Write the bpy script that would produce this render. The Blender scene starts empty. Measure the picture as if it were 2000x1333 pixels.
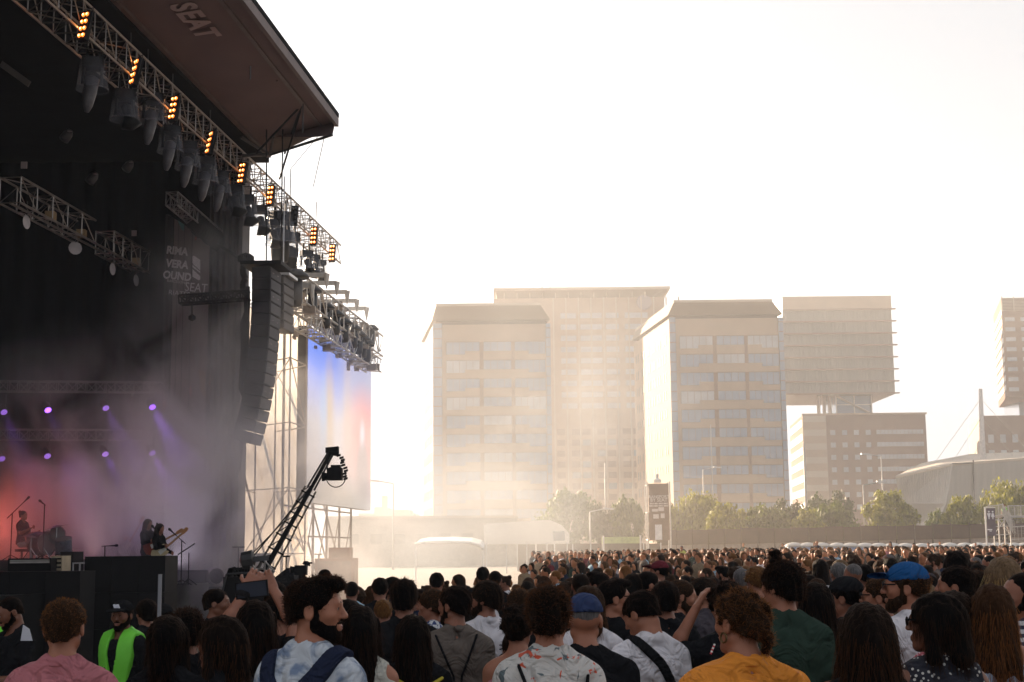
import bpy, math, random
import numpy as np
from mathutils import Vector, Matrix, Euler
random.seed(7); np.random.seed(7)
sc = bpy.context.scene
COL = sc.collection
R = math.radians

# ---------------------------------------------------------------- camera
F = 2800.0; H = 1.82; HOR = 1076.0; ROLL = R(0.6)
TH = math.atan((HOR - 666.5) / F)
_fw = np.array([0, math.cos(TH), math.sin(TH)]); _u = np.array([0, -math.sin(TH), math.cos(TH)]); _r = np.array([1., 0, 0])
_up = _u * math.cos(ROLL) + _r * math.sin(ROLL); _ri = _r * math.cos(ROLL) - _u * math.sin(ROLL)
CAM = np.array([0, 0, H])
cd = bpy.data.cameras.new('camera'); co = bpy.data.objects.new('camera', cd); COL.objects.link(co)
cd.sensor_width = 36; cd.sensor_fit = 'HORIZONTAL'; cd.lens = 36 * F / 2000; cd.clip_end = 3000; cd.clip_start = .05
m = Matrix([[_ri[i], _up[i], -_fw[i], CAM[i]] for i in range(3)] + [[0, 0, 0, 1]])
co.matrix_world = m
sc.camera = co
cd.dof.use_dof = False

def ray(px, py): return _fw + _ri * (px - 1000) / F + _up * (666.5 - py) / F
def P(px, py, Y):
    d = ray(px, py); return CAM + d * (Y / d[1])
def PS(px, py, off=0.):          # where the sight line meets the plane parallel to the stage front, off metres to the audience side
    d = ray(px, py); return CAM + d * ((-11.7 + off) / (d[0] - .1 * d[1]))
def SX(y, off=0.): return -11.7 + .1 * y + off

# ---------------------------------------------------------------- light
SUN_EL, SUN_AZ = R(15), R(-31)      # azimuth measured from +Y towards +X
w = bpy.data.worlds.new('World'); sc.world = w; w.use_nodes = True
nt = w.node_tree; nt.nodes.clear()
sky = nt.nodes.new('ShaderNodeTexSky'); sky.sky_type = 'NISHITA'; sky.sun_disc = False
sky.sun_elevation = SUN_EL; sky.sun_rotation = SUN_AZ; sky.altitude = 0; sky.air_density = .5; sky.dust_density = 4.0; sky.ozone_density = 0.3
bg = nt.nodes.new('ShaderNodeBackground'); bg.inputs['Strength'].default_value = .101
out = nt.nodes.new('ShaderNodeOutputWorld')
gm = nt.nodes.new('ShaderNodeGamma'); gm.inputs[1].default_value = .32      # a thin white veil of cloud evens the sky out
hs = nt.nodes.new('ShaderNodeHueSaturation'); hs.inputs['Saturation'].default_value = .12
nt.links.new(sky.outputs[0], gm.inputs[0]); nt.links.new(gm.outputs[0], hs.inputs['Color']); tn = nt.nodes.new('ShaderNodeMix'); tn.data_type = 'RGBA'; tn.blend_type = 'MULTIPLY'; tn.inputs[0].default_value = 1; tn.inputs[7].default_value = (.93, 1.0, 1.09, 1)
nt.links.new(hs.outputs[0], tn.inputs[6]); nt.links.new(tn.outputs[2], bg.inputs[0]); nt.links.new(bg.outputs[0], out.inputs[0])
sl = bpy.data.lights.new('sun', 'SUN'); sl.energy = 4.0; sl.angle = R(.6); sl.color = (1, .76, .54)
so = bpy.data.objects.new('sun', sl); COL.objects.link(so)
sd = Vector((math.sin(SUN_AZ) * math.cos(SUN_EL), math.cos(SUN_AZ) * math.cos(SUN_EL), math.sin(SUN_EL)))
so.rotation_euler = sd.to_track_quat('Z', 'Y').to_euler()

sc.view_settings.view_transform = 'Standard'; sc.view_settings.look = 'None'
sc.view_settings.gamma = 1; sc.view_settings.use_curve_mapping = False
sc.view_settings.exposure = 2.2
cy = sc.cycles
cy.use_denoising = True
try: cy.denoiser = 'OPENIMAGEDENOISE'
except Exception: pass
cy.max_bounces = 6; cy.diffuse_bounces = 2; cy.glossy_bounces = 2; cy.transmission_bounces = 4; cy.volume_bounces = 1
cy.transparent_max_bounces = 12; cy.caustics_reflective = False; cy.caustics_refractive = False
cy.volume_step_rate = 1.0; cy.volume_max_steps = 128
cy.sample_clamp_indirect = 6

# ---------------------------------------------------------------- materials
_M = {}
def _mk(name):
    m = bpy.data.materials.new(name); m.use_nodes = True
    n = m.node_tree.nodes; return m, n, m.node_tree.links, n['Principled BSDF']
def mat(name, col, rough=.7, metal=0, var=.18, scale=3., bump=0., bscale=60., trans=0., sheen=0., alpha=1., emis=None, estr=1., spec=.5, coord='Object', stretch=None, bdist=.02, bdetail=3, bdistort=0.):
    """a noisy principled material: large soft mottling, fine bump"""
    if name in _M: return _M[name]
    m, n, L, b = _mk(name)
    tc = n.new('ShaderNodeTexCoord'); src = tc.outputs[coord]
    if stretch:
        mp = n.new('ShaderNodeMapping'); mp.inputs['Scale'].default_value = stretch; L.new(src, mp.inputs[0]); src = mp.outputs[0]
    nz = n.new('ShaderNodeTexNoise'); nz.inputs['Scale'].default_value = scale; nz.inputs['Detail'].default_value = 5; L.new(src, nz.inputs['Vector'])
    rp = n.new('ShaderNodeValToRGB'); c = np.array(col)
    rp.color_ramp.elements[0].position = .3; rp.color_ramp.elements[1].position = .7
    rp.color_ramp.elements[0].color = (*np.clip(c * (1 - var), 0, 1), 1); rp.color_ramp.elements[1].color = (*np.clip(c * (1 + var), 0, 1), 1)
    L.new(nz.outputs[0], rp.inputs[0]); L.new(rp.outputs[0], b.inputs['Base Color'])
    b.inputs['Roughness'].default_value = rough; b.inputs['Metallic'].default_value = metal
    b.inputs['Specular IOR Level'].default_value = spec * (.25 if sum(col) < .14 and not metal else 1)
    if sheen: b.inputs['Sheen Weight'].default_value = sheen; b.inputs['Sheen Roughness'].default_value = .12
    if trans: b.inputs['Transmission Weight'].default_value = trans
    b.inputs['Alpha'].default_value = alpha
    if emis: b.inputs['Emission Color'].default_value = (*emis, 1); b.inputs['Emission Strength'].default_value = estr
    if bump:
        n2 = n.new('ShaderNodeTexNoise'); n2.inputs['Scale'].default_value = bscale; n2.inputs['Detail'].default_value = bdetail; n2.inputs['Distortion'].default_value = bdistort; L.new(src, n2.inputs['Vector'])
        bp = n.new('ShaderNodeBump'); bp.inputs['Strength'].default_value = bump; bp.inputs['Distance'].default_value = bdist
        L.new(n2.outputs[0], bp.inputs['Height']); L.new(bp.outputs[0], b.inputs['Normal'])
    _M[name] = m; return m

# ---------------------------------------------------------------- mesh helpers
def origin(o):
    """world origin of a (never rotated) parent chain"""
    v = np.zeros(3)
    while o is not None: v = v + np.array(o.location); o = o.parent
    return v
class MB:
    def __init__(s): s.v = []; s.f = []; s.m = []; s.mi = 0; s.n = 0
    def add(s, vs, fs, mi=None):
        k = s.n; s.v.extend([tuple(map(float, p)) for p in vs]); s.n += len(vs)
        s.f.extend([tuple(i + k for i in f) for f in fs]); s.m.extend([s.mi if mi is None else mi] * len(fs)); return s
    def hexa(s, p, mi=None):      # 8 corners: 4 bottom ccw, 4 top ccw
        return s.add(p, [(3, 2, 1, 0), (4, 5, 6, 7), (0, 1, 5, 4), (1, 2, 6, 5), (2, 3, 7, 6), (3, 0, 4, 7)], mi)
    def box(s, a, b, mi=None):
        x0, y0, z0 = np.minimum(a, b); x1, y1, z1 = np.maximum(a, b)
        return s.hexa([(x0, y0, z0), (x1, y0, z0), (x1, y1, z0), (x0, y1, z0), (x0, y0, z1), (x1, y0, z1), (x1, y1, z1), (x0, y1, z1)], mi)
    def obox(s, c, ax, ay, az, mi=None):   # centre and three half-axis vectors
        c, ax, ay, az = map(np.array, (c, ax, ay, az))
        return s.hexa([c - ax - ay - az, c + ax - ay - az, c + ax + ay - az, c - ax + ay - az, c - ax - ay + az, c + ax - ay + az, c + ax + ay + az, c - ax + ay + az], mi)
    def tube(s, a, b, r, r2=None, n=6, mi=None, cap=True):
        a = np.array(a, float); b = np.array(b, float); d = b - a; L = np.linalg.norm(d)
        if L < 1e-6: return s
        d /= L; q = np.array([0, 0, 1.]) if abs(d[2]) < .9 else np.array([1., 0, 0])
        u = np.cross(d, q); u /= np.linalg.norm(u); v = np.cross(d, u); r2 = r if r2 is None else r2
        an = [2 * math.pi * i / n for i in range(n)]
        vs = [a + (u * math.cos(t) + v * math.sin(t)) * r for t in an] + [b + (u * math.cos(t) + v * math.sin(t)) * r2 for t in an]
        fs = [(i, (i + 1) % n, n + (i + 1) % n, n + i) for i in range(n)]
        if cap: fs += [tuple(range(n - 1, -1, -1)), tuple(range(n, 2 * n))]
        return s.add(vs, fs, mi)
    def path(s, pts, r, n=5, mi=None):
        for a, b in zip(pts[:-1], pts[1:]): s.tube(a, b, r, n=n, mi=mi)
        return s
    def lathe(s, c, prof, n=12, axis=(0, 0, 1), mi=None):   # prof: list of (radius, height along axis)
        c = np.array(c, float); d = np.array(axis, float); d /= np.linalg.norm(d); q = np.array([0, 0, 1.]) if abs(d[2]) < .9 else np.array([1., 0, 0])
        u = np.cross(q, d); u /= np.linalg.norm(u); v = np.cross(d, u); vs = []
        for r, h in prof: vs += [c + d * h + (u * math.cos(2 * math.pi * i / n) + v * math.sin(2 * math.pi * i / n)) * r for i in range(n)]
        fs = [(j * n + i, j * n + (i + 1) % n, (j + 1) * n + (i + 1) % n, (j + 1) * n + i) for j in range(len(prof) - 1) for i in range(n)]
        return s.add(vs, fs, mi)
    def prism(s, poly, d, mi=None):      # planar polygon (3-D points) extruded along vector d
        n = len(poly); poly = [np.array(p, float) for p in poly]; d = np.array(d, float)
        return s.add(poly + [p + d for p in poly], [tuple(range(n - 1, -1, -1)), tuple(range(n, 2 * n))] + [(i, (i + 1) % n, n + (i + 1) % n, n + i) for i in range(n)], mi)
    def truss(s, a, b, w, h, bays=None, r=.025, rl=.013, up=(0, 0, 1), ends=True):
        a = np.array(a, float); b = np.array(b, float); d = b - a; L = np.linalg.norm(d); d /= L
        up = np.array(up, float); sd_ = np.cross(d, up); sd_ /= np.linalg.norm(sd_); u = np.cross(sd_, d)
        n = bays or max(2, round(L / h)); cs = [sd_ * w / 2 * i + u * h / 2 * j for i, j in ((-1, -1), (1, -1), (1, 1), (-1, 1))]
        for c in cs: s.tube(a + c, b + c, r, n=6)
        for k in range(n):
            p, q = a + d * L * k / n, a + d * L * (k + 1) / n
            for i in range(4):
                c0, c1 = cs[i], cs[(i + 1) % 4]
                s.tube(p + (c0 if k % 2 else c1), q + (c1 if k % 2 else c0), rl, n=4)
                s.tube(p + c0, p + c1, rl, n=4)
        return s
    def build(s, name, mats, parent=None, smooth=False, label=None, base=None):
        me = bpy.data.meshes.new(name); o0 = origin(parent) if parent is not None else (np.array(base, float) if base is not None else np.zeros(3))
        v = np.array(s.v, float) - o0; me.from_pydata(v.tolist(), [], s.f)
        for x in (mats if isinstance(mats, (list, tuple)) else [mats]): me.materials.append(x)
        if any(s.m): me.polygons.foreach_set('material_index', s.m)
        if smooth: me.polygons.foreach_set('use_smooth', [True] * len(s.f))
        me.update(); o = bpy.data.objects.new(name, me); COL.objects.link(o)
        if parent is not None: o.parent = parent
        else: o.location = o0
        if label: o['label'] = label
        return o
def tag(o, label=None, cat=None, group=None, kind=None):
    for k, v in (('label', label), ('category', cat), ('group', group), ('kind', kind)):
        if v: o[k] = v
    return o
def thing(name, loc, label, cat, group=None):
    o = bpy.data.objects.new(name, None); o.empty_display_size = .2; COL.objects.link(o); o.location = tuple(map(float, loc)); return tag(o, label, cat, group)
def textmesh(body, size, T, name, material, parent, extrude=.01, spacing=1., sx=1., align='CENTER', bold=0.):
    """lettering turned into a mesh; T is a 4x4 placing the text plane in the world"""
    cu = bpy.data.curves.new('lettering', 'FONT'); cu.body = body; cu.size = size; cu.extrude = extrude; cu.align_x = align; cu.align_y = 'CENTER'; cu.space_character = spacing; cu.offset = bold; cu.resolution_u = 3
    o = bpy.data.objects.new('lettering', cu); COL.objects.link(o)
    me = bpy.data.meshes.new_from_object(o.evaluated_get(bpy.context.evaluated_depsgraph_get())); bpy.data.objects.remove(o)
    me.transform(Matrix.Diagonal((sx, 1, 1, 1))); me.transform(T)
    me.transform(Matrix.Translation(-Vector(origin(parent)))); me.materials.clear(); me.materials.append(material)
    o = bpy.data.objects.new(name, me); COL.objects.link(o); o.parent = parent; return o
def frame(o, x, y):            # 4x4 from an origin, a reading direction and an up direction
    x = Vector(x).normalized(); y = Vector(y); y = (y - x * y.dot(x)).normalized(); z = x.cross(y)
    return Matrix(((x.x, y.x, z.x, o[0]), (x.y, y.y, z.y, o[1]), (x.z, y.z, z.z, o[2]), (0, 0, 0, 1)))
def copy_tree(o, parent=None):
    c = o.copy(); COL.objects.link(c); c.parent = parent
    for ch in list(o.children): copy_tree(ch, c)
    return c
def sstep(a, b, x): t = np.clip((x - a) / (b - a), 0, 1); return t * t * (3 - 2 * t)
def ground_z(x, y):            # the field dips gently towards the stage
    return -.30 * sstep(4, 11, y) * (1 - sstep(-1, 7, x)) * (1 - sstep(45, 70, y)) - .14 * sstep(6, 14, y) * (1 - sstep(30, 50, y))
# ================================================================ ground
def build_ground():
    xs = np.unique(np.concatenate([np.linspace(-1500, -60, 8), np.linspace(-60, 60, 61), np.linspace(60, 1500, 8)]))
    ys = np.unique(np.concatenate([np.linspace(-300, -10, 4), np.linspace(-10, 90, 51), np.linspace(90, 1600, 10)]))
    b = MB(); n = len(ys)
    b.v = [(float(x), float(y), float(ground_z(x, y))) for x in xs for y in ys]; b.n = len(b.v)
    b.f = [(i * n + j, (i + 1) * n + j, (i + 1) * n + j + 1, i * n + j + 1) for i in range(len(xs) - 1) for j in range(n - 1)]; b.m = [0] * len(b.f)
    tag(b.build('ground', mat('dusty_asphalt', (.23, .19, .15), .9, var=.3, scale=.6, bump=.4, bscale=30), smooth=True), kind='structure')
build_ground()

# ================================================================ far buildings
M_wall = mat('pale_cladding', (.38, .275, .20), .8, var=.07, scale=.3)
M_wall_lit = mat('cream_render_lit', (.46, .39, .32), .85, var=.06, scale=.3)  # lighter wall tone with sunlit brightness in its colour; also plain cream trim
M_brick = mat('red_brown_cladding', (.18, .085, .055), .85, var=.08, scale=.4)
M_pier = mat('terracotta_pier', (.22, .13, .09), .85, var=.08)
M_glass = mat('office_glass', (.20, .25, .34), .12, var=.12, scale=.15, spec=.6)
M_glassd = mat('office_glass_dark', (.20, .23, .27), .12, var=.15, scale=.15)
M_glassw = mat('curtained_glass', (.38, .39, .42), .3, var=.15, scale=.3)
M_soffit = mat('brown_soffit', (.20, .14, .095), .8, var=.06)
M_slot = mat('dark_slot', (.16, .14, .12), .6)
M_louvre = mat('metal_louvre', (.23, .21, .19), .5, var=.12, scale=1., stretch=(1, 1, .05))
M_white = mat('white_paint', (.75, .73, .70), .6, var=.05)
M_steel = mat('galvanised_steel', (.45, .45, .46), .35, .8, var=.15, scale=6)
M_steelw = mat('pale_scaffold_steel', (.55, .53, .50), .45, .5, var=.15, scale=6)

class Facade:
    """a vertical rectangle of wall: u along it, z up, n out of it"""
    def __init__(s, a, b, z0, z1):
        s.a = np.array([a[0], a[1], 0.]); e = np.array([b[0] - a[0], b[1] - a[1], 0.]); s.L = np.linalg.norm(e); s.u = e / s.L
        s.n = np.array([s.u[1], -s.u[0], 0.]); s.z0, s.z1 = z0, z1; s.h = z1 - z0
    def slab(s, mb, u0, u1, v0, v1, d0, d1, mi=None):     # fractions along and up, metres out
        p = lambda u, v, d: s.a + s.u * s.L * u + s.n * d + np.array([0, 0, s.z0 + s.h * v])
        mb.hexa([p(u0, v0, d1), p(u1, v0, d1), p(u1, v0, d0), p(u0, v0, d0), p(u0, v1, d1), p(u1, v1, d1), p(u1, v1, d0), p(u0, v1, d0)], mi)
def px3(px, py, Y): return P(px, py, Y)
def block(foot, z0, z1, material, parent, name='wall'):
    b = MB(); b.prism([(x, y, z0) for x, y in foot], (0, 0, z1 - z0)); return b.build(name, material, parent)
def zat(px, py, Y): return float(P(px, py, Y)[2])
def xy(px, py, Y): p = P(px, py, Y); return (float(p[0]), float(p[1]))

def office(pxl, pxr, pyt, Y, side_px, side_Y, label, roof_l, roof_r, roof_y, floors=10, base=0., soffit_drop=26, glassl=12):
    """slab office block: banded front of ribbon windows between piers, sunlit slotted flank, glass corner strips, oversailing roof"""
    yr = 800
    A = xy(pxl, yr, Y); B = xy(pxr, yr, Y); D = xy(side_px, yr, side_Y); Cc = (B[0] + D[0] - A[0], B[1] + D[1] - A[1])
    zt = zat((pxl + pxr) / 2, pyt, Y)
    t = thing('office_building', (A[0], A[1], 0), label, 'building', None)
    block([A, B, Cc, D], base, zt, M_wall, t)
    f = Facade(A, B, 0, zt); fh = (zat(1000, 0, Y) - zat(1000, 33.3, Y)) / zt     # one storey
    top = 1 - (zt - zat((pxl + pxr) / 2, pyt + 34, Y)) / zt
    gl = glassl / (pxr - pxl); gr = 9 / (pxr - pxl)
    b = MB(); f.slab(b, 0, gl, 0, 1.005, .0, .5); [f.slab(b, 0, gl, (i + .5) / 24, (i + .5) / 24 + .0035, .5, .58, 1) for i in range(24)]; b.build('corner_glazing', [M_glass, M_pier], t)
    b = MB(); f.slab(b, 1 - gr, 1, 0, 1.0, .0, .5); [f.slab(b, 1 - gr, 1, (i + .5) / 24, (i + .5) / 24 + .0035, .5, .58, 1) for i in range(24)]; b.build('corner_glazing', [M_glass, M_pier], t)
    u0 = gl + .035; u1 = 1 - gr - .005; W = u1 - u0
    g = [(u0, u0 + W * .335), (u0 + W * .375, u0 + W * .655), (u0 + W * .69, u1)]
    k = 0
    for i in range(floors + 1):
        v1 = top - i * fh; hgt = fh * .5
        if v1 - fh < .06: break
        for j, (ua, ub) in enumerate(g):
            w = MB(); mi = random.randrange(2)
            f.slab(w, ua, ub, v1 - hgt, v1, .02, .10)
            low = None
            if j == 0: low = (ua, ua + (ub - ua) * .56)
            if j == 2: low = (ub - (ub - ua) * .54, ub)
            if low and not (i == 1 and j == 1): f.slab(w, low[0], low[1], v1 - fh * .68, v1 - hgt, .02, .10)
            nb = 5 if j != 1 else 4
            for q in range(nb + 1):
                uu = ua + (ub - ua) * q / nb; lo = fh * .68 if low and low[0] - 1e-4 <= uu <= low[1] + 1e-4 else hgt
                f.slab(w, uu - .0012, uu + .0012, v1 - lo, v1, .10, .16, 1)
            f.slab(w, ua, ub, v1 - .0012, v1 + .0012, .10, .2, 1)
            w.build('window', [M_glass if random.random() < .8 else M_glassw, M_pier], t)
        if i % 2 == 0:
            for j in (0, 1):
                p = MB(); f.slab(p, g[j][1] + .002, g[j + 1][0] - .002, v1 - fh * 1.5, v1, .02, .07); p.build('pier', M_pier, t)
    fs = Facade(D, A, 0, zt)
    for i in range(floors):
        for q in range(6):
            uu = .06 + q * .155 + random.uniform(-.02, .02); w = MB(); v1 = top + .02 - i * fh
            if v1 - fh < .06: break
            for e in range(2):
                fs.slab(w, uu + e * .055, uu + e * .055 + .022, v1 - fh * .62, v1 - .01, .02, .08)
            w.build('window', M_slot, t)
    # oversailing roof on a setback
    zr = zat((roof_l + roof_r) / 2, roof_y, Y)
    RA = np.array(A) + (np.array(B) - A) * .03; n_ = np.array([fs.u[0], fs.u[1]])
    b = MB(); e1 = (np.array(B) - A); bk = (np.array(D) - A)
    l = xy(roof_l, yr, Y)[0]; r = xy(roof_r, yr, Y)[0]
    pts = [(A[0] + .5, A[1] + 1.5), (B[0] - .8, B[1] + 1.5), (B[0] - .8 + bk[0] * .9, B[1] + bk[1] * .9), (A[0] + .5 + bk[0] * .9, A[1] + bk[1] * .9)]
    b.prism([(x, y, zt) for x, y in pts], (0, 0, (zr - zt) * .55)); b.build('penthouse', M_soffit, t)
    b = MB(); lo = zt + (zr - zt) * .25
    q0 = [(A[0] - .2, A[1] - .2, lo), (B[0] + .0, A[1] - .2, lo), (B[0] + bk[0] * .95, B[1] + bk[1] * .95, lo), (D[0] - .5, D[1], lo)]
    q1 = [(l, A[1] - 2.2, zr), (r, A[1] - 2.2, zr), (r + bk[0], B[1] + bk[1] + 1, zr), (l + bk[0] * 1.1, D[1] + 1, zr)]
    b.hexa(q0 + q1)
    b.hexa([(p[0], p[1], p[2] + .003) for p in q1] + [(p[0], p[1], p[2] + .55) for p in q1], 1)
    b.build('roof', [M_soffit, M_wall_lit], t)
    return t
office(1311, 1535, 622, 300, 1241, 337, 'beige office block with ribbon windows, clear of the smoke, centre right of the skyline', 1319, 1512, 594)
office(846, 1077, 634, 300, 826, 332, 'pale office block with ribbon windows, half lost in sunlit smoke, leftmost of the skyline', 853, 1058, 601, glassl=18)

def grid_tower():
    Y = 385; A = xy(966, 800, Y); B = xy(1303, 800, Y); zt = zat(1130, 582, Y)
    t = thing('grid_tower', (A[0], A[1], 0), 'tall hazy tower with a grid of small square windows, behind the pale office block', 'building')
    block([A, B, (B[0] + 2, B[1] + 28), (A[0] + 2, A[1] + 28)], 0, zt, M_wall, t)
    f = Facade(A, B, 0, zt); fh = 21.2 / F * Y / zt
    i = 0; v = zat(1130, 838, Y) / zt
    bands = MB()
    for k in range(9):      # band windows above the square ones
        vv = zat(1130, 612 + k * 22, Y) / zt
        for (a, b_) in ((.39, .48), (.505, .63), (.655, .73), (.765, .9)):
            f.slab(bands, a, b_, vv - fh * .5, vv, .02, .1)
    bands.build('window_bands', M_glassw, t)
    for r_ in range(9):
        for c in range(10):
            u = .36 + c * .0735 + (.012 if c % 2 else 0)
            if u > .97: continue
            vv = v - r_ * fh; w = MB(); f.slab(w, u, u + .046, vv - fh * .55, vv, .02, .08); w.build('window', M_pier if random.random() < .7 else M_glassd, t)
    fr = MB()
    for c in range(11): f.slab(fr, .345 + c * .0735, .352 + c * .0735, .05, 1, .1, .35)
    fr.build('mullions', M_wall_lit, t)
    zr = zat(1130, 568, Y); b = MB(); lo = zt + .003
    b.hexa([(A[0] + 1, A[1] + 1, lo), (B[0] - 4, A[1] + 1, lo), (B[0] - 4, A[1] + 26, lo), (A[0] + 1, A[1] + 26, lo), (A[0] + .5, A[1] - 1, zr), (B[0] + 1, A[1] - 1, zr), (B[0] + 1, A[1] + 28, zr), (A[0] + .5, A[1] + 28, zr)])
    for k in range(12): f.slab(b, .06 + k * .075, .065 + k * .075, 1, 1 + (zr - zt) / zt * .95, -.4, .4, 1)
    b.box((A[0], A[1] - 1.3, zr), (B[0] + 1.5, A[1] + 29, zr + .7), 1)
    b.build('roof', [M_soffit, M_wall_lit], t)
    for k in (1043, 1059, 1075):
        b = MB(); p = P(k, 566, Y + 3); b.tube(p - np.array([0, 0, 1.]), p + np.array([0, 0, 1.3]), .12); b.build('rooftop_mast', M_steel, t)
    e = MB(); c = P(1258, 591, Y - .2); e.lathe(c, [(1.9, -.1), (2.1, 0), (1.9, .1), (0, .1)], 16, (0, -1, 0)); e.build('round_emblem', mat('lilac_emblem', (.30, .25, .26), .6), t)
grid_tower()

def box_tower():
    Y = 400; A = xy(1531, 680, Y); B = xy(1744, 680, Y); z1 = zat(1640, 580, Y); z0 = zat(1640, 771, Y)
    t = thing('cantilever_tower', (A[0], A[1], 0), 'tower with a louvred grey box jutting out over a brown plinth with square windows', 'building')
    A2 = (A[0], A[1]); B2 = B
    block([A2, B2, (B2[0], B2[1] + 30), (A2[0], A2[1] + 30)], z0, z1, M_louvre, t)
    f = Facade(A2, B2, z0, z1)
    b = MB(); f.slab(b, 0, 1, .87, 1.003, .02, .5); b.build('parapet', M_wall, t)
    for k in range(8):
        b = MB(); v = .865 - k * .1225
        f.slab(b, -.003, 1.035, v - .006, v + .006, .05, 1.1); b.build('louvre_ledge', M_pier, t)
    for k in range(7):
        b = MB(); v = .865 - k * .1225
        for q in range(42): f.slab(b, (q + .35) / 42, (q + .62) / 42, v - .115, v - .007, .02, .22)
        b.build('louvre_bay', M_louvre, t)
    zn = zat(1640, 808, Y); A3 = xy(1632, 790, Y + 4); B3 = xy(1702, 790, Y + 4)
    block([A3, B3, (B3[0], B3[1] + 12), (A3[0], A3[1] + 12)], zn, z0 - .003, M_glass, t, 'glazed_neck')
    b = MB(); g = Facade(A3, B3, zn, z0)
    for u in (0, .5, .98): g.slab(b, u, u + .03, 0, 1, .02, .5)
    g.slab(b, 0, 1, .5, .55, .02, .4)
    b.tube(g.a + np.array([0, -.6, z0]), g.a + g.u * g.L + np.array([0, -.6, zn]), .35); b.build('neck_frame', M_steelw, t)
    A4 = xy(1600, 790, Y + 2); 
    for q in range(3):
        b = MB(); p = np.array([A4[0] + q * 1.6, A4[1] + 1, zn]); b.tube(p, p + np.array([0, 0, z0 - zn]), .5, n=8); b.build('column', M_wall_lit, t)
    # plinth
    zp = zat(1680, 812, Y); L = xy(1570, 900, Y - 2); Mx = xy(1616, 900, Y - 2); N = xy(1812, 900, Y - 2); S_ = xy(1545, 900, Y + 34)
    block([L, N, (N[0], N[1] + 30), S_], 0, zp, M_brick, t, 'plinth')
    g = Facade(L, Mx, 0, zp)
    b = MB(); g.slab(b, 0, 1.0, 0, 1.004, .02, .4); b.build('stair_core', M_wall, t)
    b = MB()
    for k in range(9): g.slab(b, .02, .98, .95 - k * .1, .95 - k * .1 + .045, .4, .47)
    b.build('core_bands', M_wall_lit, t)
    gs = Facade(S_, L, 0, zp)
    b = MB()
    for k in range(9): gs.slab(b, .02, .98, .92 - k * .1, .92 - k * .1 + .05, .02, .1)
    b.build('flank_bands', M_white, t)
    f2 = Facade(Mx, N, 0, zp); st = 24. / F * Y / zp
    top = zat(1700, 840, Y - 2) / zp
    for r_ in range(7):
        for c in range(4):
            w = MB(); u = .04 + c * .118; f2.slab(w, u, u + .05, top - r_ * st - st * .40, top - r_ * st, .02, .1); w.build('window', M_glassw, t)
        w = MB(); f2.slab(w, .5, .97, top - r_ * st - st * .36, top - r_ * st, .02, .1)
        for q in range(12): f2.slab(w, .5 + q * .04, .502 + q * .04, top - r_ * st - st * .36, top - r_ * st, .1, .15, 1)
        w.build('ribbon_window', [M_glassw, M_pier], t)
    b = MB(); f2.slab(b, -.24, 1.01, 1.0, 1.012, -.3, .6); b.build('cornice', M_wall, t)
box_tower()

def right_tower():
    Y = 380; A = xy(1962, 700, Y); B = xy(2090, 700, Y); S_ = xy(1945, 700, Y + 30); z1 = zat(1980, 582, Y); z0 = zat(1980, 775, Y)
    t = thing('right_tower', (A[0], A[1], 0), 'brown tower with striped white flank, cut by the right edge of the photo', 'building')
    block([A, B, (B[0], B[1] + 30), S_], z0, z1, M_brick, t)
    f = Facade(A, B, z0, z1); g = Facade(S_, A, z0, z1)
    b = MB()
    for k in range(9): g.slab(b, 0, 1, .07 + k * .095, .07 + k * .095 + .052, .02, .12)
    b.build('flank_bands', M_white, t)
    for k in range(8):
        for c in range(4):
            w = MB(); v = .80 - k * .101; f.slab(w, .04 + c * .24, .19 + c * .24, v - .04, v, .02, .1); w.build('window', M_glassw, t)
    b = MB()
    for k in range(9): f.slab(b, 0, 1, .87 + k * .015, .874 + k * .015, .05, .2)
    for k in range(6): f.slab(b, k * .18, k * .18 + .012, .86, 1.02, .2, .3)
    b.build('roof_trellis', M_wall_lit, t)
    # lower wing
    Y = 390; A = xy(1921, 850, Y); B = xy(2090, 850, Y); S_ = xy(1893, 850, Y + 30); z1b = zat(1960, 812, Y)
    t2 = thing('low_block', (A[0], A[1], 0), 'low brown block with rows of small pale windows, behind the leaning mast', 'building')
    block([A, B, (B[0], B[1] + 30), S_], 0, z1b, M_brick, t2)
    f = Facade(A, B, 0, z1b)
    for r_ in range(5):
        for c in range(6):
            w = MB(); f.slab(w, .05 + c * .14, .115 + c * .14, .80 - r_ * .115, .86 - r_ * .115, .02, .1); w.build('window', M_glassw, t2)
    g = Facade(S_, A, 0, z1b); b = MB(); g.slab(b, 0, 1, 0, 1.002, .02, .3); b.build('flank_panel', M_wall_lit, t2)  # sunward side brightened by a panel in the lit wall tone
    # stem joining the raised tower to the ground
    A = xy(1990, 790, 395); B = xy(2060, 790, 395); block([A, B, (B[0], B[1] + 12), (A[0], A[1] + 12)], 0, z0 - .003, M_glass, t, 'glazed_stem')
right_tower()

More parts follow.
